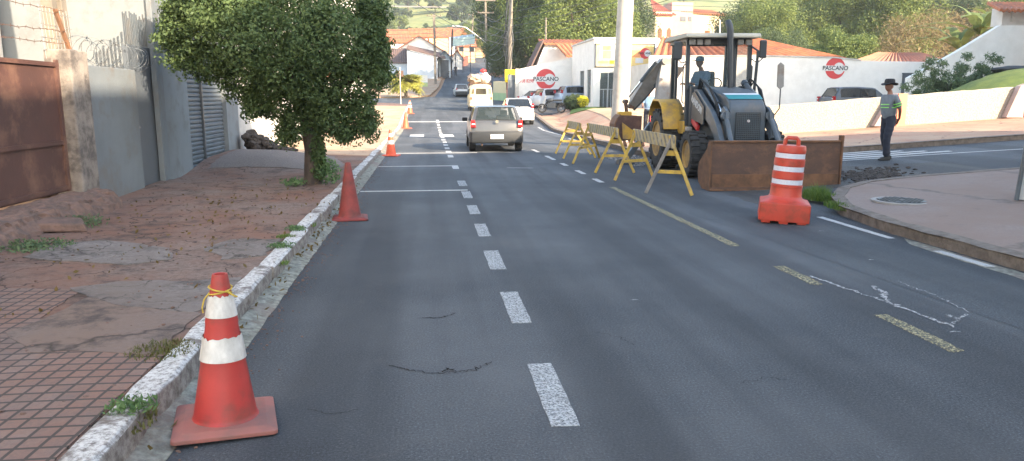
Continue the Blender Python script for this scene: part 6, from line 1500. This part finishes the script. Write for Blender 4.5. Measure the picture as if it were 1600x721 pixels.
cyA = pk+Vector((-.22, -.15, .03)); cyB = pk.lerp(el, .92)+Vector((-.16, -.1, .16))
for nm, a, b_, r0, mm in (('crowd_cylinder', pk+Vector((.22, .0, -.12)), kp.lerp(pk, .38)+Vector((.25, -.05, .1)), .055, 'mgrey'), ('dipper_cylinder', cyA, cyA.lerp(cyB, .55), .05, 'mgrey')):
    o = MB().cyl(W2L(a), W2L(b_), r0, n=10).build(nm, M[mm], bk)
MB().cyl(W2L(cyA.lerp(cyB, .55)), W2L(cyB), .028, n=8).build('rod', M['chrome'], o)
MB().cyl(W2L(pk+Vector((0, -.2, .05))), W2L(pk+Vector((0, .2, .05))), .085, n=14).cyl(W2L(pk+Vector((.16, -.14, .03))), W2L(pk+Vector((.16, .14, .03))), .09, n=14).build('pivot_pins', M['mlight'], bk)
hs = MB()
for k in range(7): hs.tube([W2L(pk+Vector((.30+.04*k, -.1, -.1))), W2L(pk+Vector((.2, -.16, -.28-.05*k))), W2L(pk+Vector((.08, -.16, -.22))), W2L(pk+Vector((-.1, -.15, -.1-.05*k)))], .018, 6)
hs.build('boom_hoses', M['black'], bk)
MB().cyl(W2L(el+Vector((-.16, -.12, .12))), W2L(el+Vector((-.16, .12, .12))), .06, n=10).beam(W2L(el+Vector((-.16, -.08, .12))), W2L(el+Vector((-.10, -.08, -.28))), .05, .06).beam(W2L(el+Vector((-.16, .08, .12))), W2L(el+Vector((-.10, .08, -.28))), .05, .06).cyl(W2L(el+Vector((0, -.14, 0))), W2L(el+Vector((0, .14, 0))), .07, n=10).build('bucket_linkage', M['rust'], bk, .006)
# digging bucket: hangs with its mouth towards the camera side, curved back on the left
Lb, Rb_ = at(957, 220, 19.7).x, at(998, 220, 19.7).x; bw = (Rb_-Lb); zt_, zb_ = at(980, 180, 19.7).z, at(980, 220, 19.7).z
sec = [(-.10, 1.0), (-.19, .86), (-.25, .66), (-.25, .4), (-.19, .16), (-.08, -.0)]  # (toward left, height fraction)
cxw = Lb+.26; V = []
for yy in (19.45, 20.0):
    for u, f in sec: V.append(W2L((cxw+u*1.0, yy, zb_+(zt_-zb_)*f)))
n = len(sec); bb = MB().add(V, [(i, i+1, n+i+1, n+i) for i in range(n-1)])
db = bb.build('digging_bucket', M['rustl'], bk, fixn=False); s0 = db.modifiers.new('s', 'SOLIDIFY'); s0.thickness = .03  # curved shell in lighter rust, warm sunlight put into its colour
for yy in (19.45, 20.0):
    V = [W2L((cxw+u, yy, zb_+(zt_-zb_)*f)) for u, f in sec]+[W2L((Rb_-.02, yy, zb_+.06)), W2L((Rb_, yy, zt_-.02))]
    o = MB().add(V, [tuple(range(len(V)))]).build('bucket_side', M['rust' if yy > 19.6 else 'gate'], db); s0 = o.modifiers.new('s', 'SOLIDIFY'); s0.thickness = .025
pk_ = [W2L((cxw-.08, 19.42, zb_+.50)), W2L((cxw-.05, 19.42, zb_+.06)), W2L((Rb_-.06, 19.42, zb_+.04)), W2L((Rb_-.2, 19.42, zb_+.16)), W2L((cxw+.2, 19.42, zb_+.30))]
MB().add(pk_, [tuple(range(5))]).build('yellow_patch', M['yel'], db)  # flat yellow shape low on the near side
MB().box(W2L((cxw+.05, 19.72, zt_+.03)), (.36, .30, .12)).build('bucket_bracket', M['yel'], db, .02)
MB().box((0, yb-.022, .17), (2*hw-.05, .012, .24)).build('worn_strip', M['rustl'], bucket)
te = MB()
for k in range(4): te.beam(W2L((cxw+.0+.16*k, 19.5, zb_+.03)), W2L((cxw+.02+.16*k, 19.36, zb_-.13)), .07, .05)
te.build('teeth', M['rustl'], db)
# stabilisers
for s in (-1, 1):
    o = plate_beam(Vector((6.45-s*.9, 18.0, 1.0)), Vector((6.45-s*1.5, 18.0, .16)), (.16, .14, .12), .12, 'stabiliser', M['mgrey']); MB().box(W2L((6.45-s*1.55, 18.0, .07)), (.42, .40, .14), tap=.8).build('foot_pad', M['mdark'], o, .01)
# ================================================================ PEOPLE
def skinmesh(joints, edges, root='pelvis', sub=1):
    "joints: name -> ((x, y, z), radius or (rx, ry)); returns an applied mesh"
    names = list(joints); me = bpy.data.meshes.new('s'); me.from_pydata([joints[k][0] for k in names], [(names.index(a), names.index(b)) for a, b in edges], [])
    o = bpy.data.objects.new('s', me); C.objects.link(o)
    md = o.modifiers.new('k', 'SKIN'); md.use_smooth_shade = True
    for i, k in enumerate(names):
        r = joints[k][1]; sv = me.skin_vertices[0].data[i]; sv.radius = r if hasattr(r, '__len__') else (r, r); sv.use_root = (k == root)
    sb = o.modifiers.new('u', 'SUBSURF'); sb.levels = sub; sb.render_levels = sub
    bpy.context.view_layer.update(); dg = bpy.context.evaluated_depsgraph_get()
    m = bpy.data.meshes.new_from_object(o.evaluated_get(dg)); bpy.data.objects.remove(o); return m
def finger_chain(J, E_, pre, wrist, palm, d, side, fl, r=.0085, curl=.5):
    "four fingers and a thumb from the palm point; d = pointing direction, side = across the palm, fl = palm normal to curl to"
    d, side, fl = Vector(d).normalized(), Vector(side).normalized(), Vector(fl).normalized(); p = Vector(palm)
    for i, (o, L) in enumerate(((-.030, .070), (-.010, .080), (.011, .075), (.030, .060))):
        b0 = p+side*o*.9-d*.01; k1 = p+side*o*1.05+d*.025; k2 = k1+(d*math.cos(curl)+fl*math.sin(curl))*L*.5; k3 = k2+(d*math.cos(curl*2)+fl*math.sin(curl*2))*L*.45
        for nme, q, rr in (('a', b0, r*1.1), ('b', k1, r*1.1), ('c', k2, r), ('d', k3, r*.8)): J[f'{pre}f{i}{nme}'] = (tuple(q), rr)
        E_ += [(f'{pre}palm', f'{pre}f{i}a'), (f'{pre}f{i}a', f'{pre}f{i}b'), (f'{pre}f{i}b', f'{pre}f{i}c'), (f'{pre}f{i}c', f'{pre}f{i}d')]
    t0 = p-side*.030-d*.045; t1 = t0-side*.03+d*.03+fl*.015; t2 = t1-side*.005+d*.03+fl*.012
    for nme, q, rr in (('a', t0, r*1.25), ('b', t1, r*1.1), ('c', t2, r*.95)): J[f'{pre}t{nme}'] = (tuple(q), rr)
    E_ += [(f'{pre}palm', f'{pre}ta'), (f'{pre}ta', f'{pre}tb'), (f'{pre}tb', f'{pre}tc')]
def head_mesh(b, c, yaw, pitch=0, s=1., sub=3):
    "a head with brow, nose, lips, chin and ears, added to bmesh b; local face direction is -y turned by yaw"
    g = bmesh.ops.create_icosphere(b, subdivisions=sub, radius=1)
    vs = g['verts']
    for v in vs:
        x, y, z = v.co; f = max(0, -y)
        X = x*.074; Yy = y*.094; Z = z*.115
        if z < 0: X *= 1-.32*(-z)**1.4; Yy *= (1-.22*(-z)**1.3) if y > 0 else 1-.10*(-z)**2
        if y > .2 and z < -.3: Yy *= .75
        Yy -= .010*f*math.exp(-((z-.18)/.12)**2)                      # brow
        Yy += .012*f*math.exp(-((z-.02)/.10)**2)*math.exp(-((abs(x)-.36)/.16)**2)*1.3   # eye sockets
        Yy -= .030*math.exp(-(x/.13)**2)*math.exp(-((z+.20)/.13)**2)*(f > .3)   # nose
        Yy -= .009*math.exp(-(x/.30)**2)*math.exp(-((z+.48)/.06)**2)*(f > .3)  # mouth
        Yy -= .012*math.exp(-(x/.3)**2)*math.exp(-((z+.82)/.14)**2)*(f > .1)   # chin
        v.co = Vector((X, Yy, Z))*s
    for sg in (-1, 1):
        e = bmesh.ops.create_icosphere(b, subdivisions=1, radius=1, matrix=Matrix.Translation((sg*.076*s, .008*s, -.004*s)) @ Matrix.Diagonal((.010*s, .020*s, .030*s, 1)))
        vs = vs+e['verts']
    Mx = Matrix.Translation(c) @ Euler((pitch, 0, yaw)).to_matrix().to_4x4()
    for v in set(vs): v.co = Mx @ v.co
def person(name, label, loc, rz, J, E_, shirt, trousers, head, yaw, hat=None, pitch=0, shirtj=None, trouserj=None, shoes=True, sub=1, hair=None):
    t = thing(name, label, 'person', loc, rz)
    m = skinmesh(J, E_, sub=sub); b = bmesh.new(); b.from_mesh(m); head_mesh(b, head, yaw, pitch)
    me = bpy.data.meshes.new('body'); b.to_mesh(me); b.free(); me.shade_smooth(); me.materials.clear(); me.materials.append(M['skin'])
    for p in me.polygons: p.material_index = 0
    o = bpy.data.objects.new('body', me); C.objects.link(o); o.parent = t
    def cloth(nm, JJ, EE, mm, root):
        q = skinmesh(JJ, EE, root, 2); q.materials.clear(); q.materials.append(mm)
        for p in q.polygons: p.material_index = 0
        for v in q.vertices:
            c = v.co; v.co = c+Vector((math.sin(c.z*61+c.x*23), math.sin(c.z*47+c.y*31), 0))*.0035
        k = bpy.data.objects.new(nm, q); C.objects.link(k); k.parent = t; return k
    if shirtj: cloth('shirt', *shirtj[:2], shirt, 'chest')
    if trouserj: cloth('trousers', *trouserj[:2], trousers, 'pelvis')
    return t
def shoe(t, p, yaw, m='black', L=.28):
    o = MB(); V = []
    for y, w, h in ((-.10, .036, .085), (-.06, .042, .105), (.0, .042, .10), (.07, .047, .065), (.13, .045, .05), (.17, .030, .035)):
        V.append([(x*w, -y, z*h) for x, z in ((-1, .02), (1, .02), (1.02, .45), (.6, .95), (0, 1), (-.6, .95), (-1.02, .45))])
    Mx = Matrix.Translation(p) @ Euler((0, 0, yaw)).to_matrix().to_4x4()
    loft([[Mx @ Vector(q) for q in r_] for r_ in V], M[m], 'shoe', t)
# --- man in hat: walks/stands facing the left of the picture, hands behind his back. local -y = facing direction
def standing(hands='behind', lean=.0, hs=1.):
    J = {'pelvis': ((0, .02, .95), (.135, .10)), 'waist': ((0, 0, 1.08), (.125, .095)), 'chest': ((0, .0, 1.28), (.15, .105)), 'neckb': ((0, .015, 1.43), (.075, .065)), 'neck': ((0, -.0, 1.50), .05), 'headb': ((0, -.02, 1.57), .055)}
    E_ = [('pelvis', 'waist'), ('waist', 'chest'), ('chest', 'neckb'), ('neckb', 'neck'), ('neck', 'headb')]
    for s, n_ in ((-1, 'L'), (1, 'R')):
        st = .10 if s < 0 else -.10
        J.update({n_+'hip': ((s*.09, .02, .88), .088), n_+'knee': ((s*.10, -.02+st*.45, .48), .056), n_+'ank': ((s*.10, .06+st, .10), .038)})
        E_ += [('pelvis', n_+'hip'), (n_+'hip', n_+'knee'), (n_+'knee', n_+'ank')]
        if hands == 'behind': sh, elb, wr, pl = (s*.185, .01, 1.40), (s*.235, .10, 1.13), (s*.12, .20, .93), (s*.06, .215, .88); d = (-s*.6, .1, -.8)
        elif hands == 'wheel': sh, elb, wr, pl = (s*.185, .0, 1.40), (s*.23, -.12, 1.15), (s*.14, -.38, 1.16), (s*.12, -.44, 1.18); d = (0, -1, .1)
        else: sh, elb, wr, pl = (s*.185, .01, 1.40), (s*.25, .03, 1.12), (s*.24, -.06, .87), (s*.235, -.08, .80); d = (0, -.15, -1)
        J.update({n_+'sh': (sh, .058), n_+'el': (elb, .040), n_+'wr': (wr, .026), n_+'palm': (pl, (.036, .020))})
        E_ += [('chest', n_+'sh'), (n_+'sh', n_+'el'), (n_+'el', n_+'wr'), (n_+'wr', n_+'palm')]
        finger_chain(J, E_, n_, wr, Vector(pl)+Vector(d).normalized()*.03, d, (0, 1, 0) if hands != 'behind' else (s*.8, 0, -.6), (-s, 0, 0) if hands != 'behind' else (0, -1, 0))
    return J, E_
def clothes(J):
    S = {k: (J[k][0], J[k][1]) for k in ('chest', 'waist', 'neckb')}
    S['chest'] = (J['chest'][0], (.175, .13)); S['waist'] = (J['waist'][0], (.158, .128)); S['neckb'] = ((0, .012, 1.425), (.10, .082)); S['hem'] = ((0, .02, .87), (.165, .135)); S['chest'] = (J['chest'][0], (.185, .145)); S['waist'] = (J['waist'][0], (.170, .148))
    E_ = [('chest', 'neckb'), ('chest', 'waist'), ('waist', 'hem')]
    for n_ in 'LR':
        a, b_ = Vector(J[n_+'sh'][0]), Vector(J[n_+'el'][0]); S[n_+'sh'] = (tuple(a), .078); S[n_+'sl'] = (tuple(a.lerp(b_, .95)), .068); E_ += [('chest', n_+'sh'), (n_+'sh', n_+'sl')]
    T = {'pelvis': ((0, .02, .93), (.148, .115)), 'top': ((0, .015, 1.06), (.145, .115))}; F_ = [('pelvis', 'top')]
    for n_ in 'LR':
        a, b_, c = (Vector(J[n_+q][0]) for q in ('hip', 'knee', 'ank'))
        T[n_+'h'] = (tuple(a), .108); T[n_+'m'] = (tuple(a.lerp(b_, .5)), .096); T[n_+'k'] = (tuple(b_), .083); T[n_+'s'] = (tuple(b_.lerp(c, .5)), .078); T[n_+'a'] = (tuple(c+Vector((0, 0, -.03))), .076); F_ += [('pelvis', n_+'h'), (n_+'h', n_+'m'), (n_+'m', n_+'k'), (n_+'k', n_+'s'), (n_+'s', n_+'a')]
    return (S, E_), (T, F_)
J, E_ = standing(); S, T = clothes(J)
mx, my = 10.05, 15.35; s_ = 1.0
man = person('person', 'man in wide dark hat and grey shirt with green bands, hands behind him', (mx, my, H(mx, my)+.004), R(-90+6), J, E_, M['cloth_grey'], M['cloth_navy'], (0, -.035, 1.63), 0, shirtj=S, trouserj=T, sub=2)
man.scale = (.98,)*3
for n_ in 'LR': a = J[n_+'ank'][0]; shoe(man, (a[0], a[1]-.02, 0), 0)
ht = MB().lathe([(.155, -.012), (.168, .0), (.155, .006), (.11, .02), (.105, .05), (.098, .10), (.08, .122), (.03, .126)], (0, -.03, 1.675), 28)
for v_ in ht.b.verts:
    d = v_.co-Vector((0, -.03, 1.675)); v_.co.z += .05*(abs(d.x)/.2)**2*(1 if abs(d.z) < .03 else 0)-.018*(abs(d.y)/.2)**2*(1 if abs(d.z) < .03 else 0)
    v_.co.y = -.03+(v_.co.y+.03)*1.08
ht.build('hat', M['hat'], man, sm=True)
for z in (1.17, 1.235):
    b = MB(); V = []
    for k in range(28):
        a = 2*math.pi*k/28
        for dz in (-.010, .010): V.append((.186*math.cos(a), .005+.156*math.sin(a), z+dz))
    b.add(V, [(2*i, (2*i+2) % 56, (2*i+3) % 56, 2*i+1) for i in range(28)]); b.build('reflective_band', M['hivis'], man)
for s, n_ in ((-1, 'L'), (1, 'R')):
    a, b_ = Vector(J[n_+'sh'][0]), Vector(J[n_+'el'][0])
    for u in (.52, .70):
        c = a.lerp(b_, u); d = (b_-a).normalized(); MB().cyl(c-d*.010, c+d*.010, .078, n=16).build('sleeve_band', M['hivis'], man)
# --- operator in the cab (seated, seen in profile through the glass)
J = {'pelvis': ((0, 0, .12), (.14, .11)), 'waist': ((0, -.0, .26), (.12, .10)), 'chest': ((0, -.03, .46), (.15, .11)), 'neckb': ((0, -.04, .60), (.07, .06)), 'neck': ((0, -.06, .66), .05), 'headb': ((0, -.08, .72), .055)}
E_ = [('pelvis', 'waist'), ('waist', 'chest'), ('chest', 'neckb'), ('neckb', 'neck'), ('neck', 'headb')]
for s, n_ in ((-1, 'L'), (1, 'R')):
    J.update({n_+'hip': ((s*.10, -.04, .10), .085), n_+'knee': ((s*.13, -.30, .13), .06), n_+'ank': ((s*.13, -.28, -.26), .04), n_+'toe': ((s*.13, -.36, -.30), .035), n_+'sh': ((s*.185, -.03, .56), .058), n_+'el': ((s*.23, -.12, .30), .042), n_+'wr': ((s*.15, -.36, .32), .027), n_+'palm': ((s*.13, -.42, .34), (.035, .02))})
    E_ += [('pelvis', n_+'hip'), (n_+'hip', n_+'knee'), (n_+'knee', n_+'ank'), (n_+'ank', n_+'toe'), ('chest', n_+'sh'), (n_+'sh', n_+'el'), (n_+'el', n_+'wr'), (n_+'wr', n_+'palm')]
    finger_chain(J, E_, n_, None, Vector((s*.13, -.44, .345)), (0, -1, .1), (s, 0, 0), (0, 0, -1))
S = ({'chest': (J['chest'][0], (.175, .14)), 'waist': (J['waist'][0], (.16, .135)), 'hem': ((0, 0, .12), (.16, .13)), 'neckb': (J['neckb'][0], (.09, .08)), **{n_+'sh': (J[n_+'sh'][0], .078) for n_ in 'LR'}, **{n_+'el': (J[n_+'el'][0], .06) for n_ in 'LR'}, **{n_+'w': (J[n_+'wr'][0], .042) for n_ in 'LR'}}, [('chest', 'waist'), ('waist', 'hem'), ('chest', 'neckb')]+[e for n_ in 'LR' for e in (('chest', n_+'sh'), (n_+'sh', n_+'el'), (n_+'el', n_+'w'))])
T = ({'pelvis': ((0, 0, .10), (.155, .12)), 'top': ((0, 0, .18), (.145, .115)), **{n_+'h': (J[n_+'hip'][0], .10) for n_ in 'LR'}, **{n_+'k': (J[n_+'knee'][0], .078) for n_ in 'LR'}, **{n_+'a': (J[n_+'ank'][0], .06) for n_ in 'LR'}}, [('pelvis', 'top')]+[e for n_ in 'LR' for e in (('pelvis', n_+'h'), (n_+'h', n_+'k'), (n_+'k', n_+'a'))])
pc = at(1098, 118, 16.35); wl_ = Vector((pc.x, 16.35, 1.60))
op = person('person', 'machine operator in a pale blue shirt and cap sitting inside the cab', wl_, R(-70), J, E_, M['cloth_blue'], M['cloth_navy'], (0, -.10, .80), 0, shirtj=S, trouserj=T)
MB().lathe([(.097, 0), (.10, .03), (.085, .08), (.05, .105), (.01, .11)], (0, -.095, .835), 18).box((0, -.21, .84), (.15, .12, .012)).build('cap', M['cloth_blue'], op, sm=True)
for n_, s in (('L', -1), ('R', 1)): shoe(op, (s*.13, -.30, -.36), 0)
# --- cyclist beyond the dig
J, E_ = standing('side'); 
for n_, s in (('L', -1), ('R', 1)):
    J[n_+'el'] = ((s*.24, -.10, 1.16), .042); J[n_+'wr'] = ((s*.26, -.34, 1.06), .028)
    base_ = Vector(J[n_+'palm'][0]); new = Vector((s*.26, -.40, 1.05))
    for k in list(J):
        if k.startswith(n_+'f') or k.startswith(n_+'t') or k == n_+'palm':
            p = Vector(J[k][0])-base_; J[k] = (tuple(new+Vector((p.x, p.z, -p.y))), J[k][1])
S, T = clothes(J)
cp_ = at(1012, 190, 27.5); cz = H(cp_.x, 27.5)+.12
cy = person('person', 'grey haired man in pale blue holding a red bicycle behind the dig', (cp_.x+.05, 27.6, cz-.02), R(-12), J, E_, M['cloth_blue'], M['cloth_navy'], (0, -.035, 1.63), 0, shirtj=S, trouserj=T)
MB().sphere((0, .0, 1.665), (.079, .094, .085), 2).build('hair', M['offwhite'], cy, sm=True)
for n_ in 'LR': a = J[n_+'ank'][0]; shoe(cy, (a[0], a[1]-.02, 0), 0, 'red')
bc = thing('bicycle', 'red bicycle held by the man behind the digging bucket', 'bicycle', (cp_.x+.05, 27.3, cz), R(168))
for y in (-.52, .52):
    w_ = MB(); w_.tube([(0, y+.33*math.cos(a*.2618), .34+.33*math.sin(a*.2618)) for a in range(25)], .02, 6); wq = w_.build('wheel', M['tyre'], bc)
    s_ = MB()
    for k in range(12): s_.cyl((0, y, .34), (0, y+.32*math.cos(k*.5236), .34+.32*math.sin(k*.5236)), .003, n=4)
    s_.build('spokes', M['rim'], wq)
MB().tube([(0, -.52, .34), (0, -.08, .32), (0, -.22, .80), (0, -.52, .34)], .016, 6).tube([(0, -.08, .32), (0, .40, .78), (0, -.20, .74)], .018, 6).tube([(0, .52, .34), (0, .42, .70), (0, .38, .95)], .018, 6).build('frame', M['red'], bc)
MB().tube([(-.26, .25, 1.0), (-.1, .38, .98), (.1, .38, .98), (.26, .25, 1.0)], .014, 6).build('handlebar', M['chrome'], bc); MB().box((0, -.24, .86), (.14, .26, .06)).build('saddle', M['black'], bc, .02)
MB().tube([(-.10, -.08, .20), (0, -.08, .32), (.10, -.08, .46)], .012, 6).build('pedals', M['mdark'], bc)
# --- woman far up the street
J, E_ = standing('side'); S, T = clothes(J); q = at(712, 117, 117)
fw = person('person', 'small distant figure in dark clothes walking by the motorcycles up the street', (q.x, 117, H(q.x, 117)), R(10), J, E_, M['cloth_navy'], M['mdark'], (0, -.035, 1.63), 0, shirtj=S, trouserj=T)
for n_ in 'LR': a = J[n_+'ank'][0]; shoe(fw, (a[0], a[1]-.02, 0), 0)
# ================================================================ CAMERA, LIGHT, AIR
cam = bpy.data.cameras.new('camera'); co = bpy.data.objects.new('camera', cam); C.objects.link(co)
cam.sensor_width = 36; cam.lens = 36*F/1600; cam.clip_end = 3000; cam.clip_start = .05
co.location = (0, 0, 1.6); co.rotation_euler = Euler((math.pi/2-PITCH, 0, -YAW)); bpy.context.scene.camera = co
EL = 24.2; sd = Vector((.66, -.75, 0)).normalized()
ld = bpy.data.lights.new('sun', 'SUN'); ld.energy = 4.0; ld.angle = R(.6); ld.color = (1, .81, .59)
lo = bpy.data.objects.new('sun', ld); C.objects.link(lo)
dirv = Vector((sd.x*math.cos(R(EL)), sd.y*math.cos(R(EL)), math.sin(R(EL)))); lo.rotation_euler = dirv.to_track_quat('Z', 'Y').to_euler(); lo.location = (30, -30, 40)
w = bpy.data.worlds.new('World'); bpy.context.scene.world = w; w.use_nodes = True
nt = w.node_tree; sky = nt.nodes.new('ShaderNodeTexSky'); sky.sky_type = 'NISHITA'; sky.sun_disc = False; sky.sun_elevation = R(EL); sky.sun_rotation = math.atan2(sd.x, sd.y); sky.air_density = 1.3; sky.dust_density = 1.5
nt.links.new(sky.outputs[0], nt.nodes['Background'].inputs[0]); nt.nodes['Background'].inputs[1].default_value = .15
sc = bpy.context.scene; sc.view_settings.view_transform = 'Standard'; sc.view_settings.look = 'None'; sc.view_settings.exposure = EXPO; sc.view_settings.gamma = 1
if HAZE:
    m = bpy.data.materials.new('air_haze'); m.use_nodes = True; n_ = m.node_tree; n_.nodes.remove(n_.nodes['Principled BSDF'])
    pv = n_.nodes.new('ShaderNodeVolumePrincipled'); pv.inputs['Color'].default_value = (.86, .9, .96, 1); pv.inputs['Density'].default_value = HAZE; pv.inputs['Anisotropy'].default_value = .2
    n_.links.new(pv.outputs[0], n_.nodes['Material Output'].inputs['Volume'])
    o = MB().box((5, 300, 74), (720, 760, 156)).build('haze', m); o['kind'] = 'stuff'
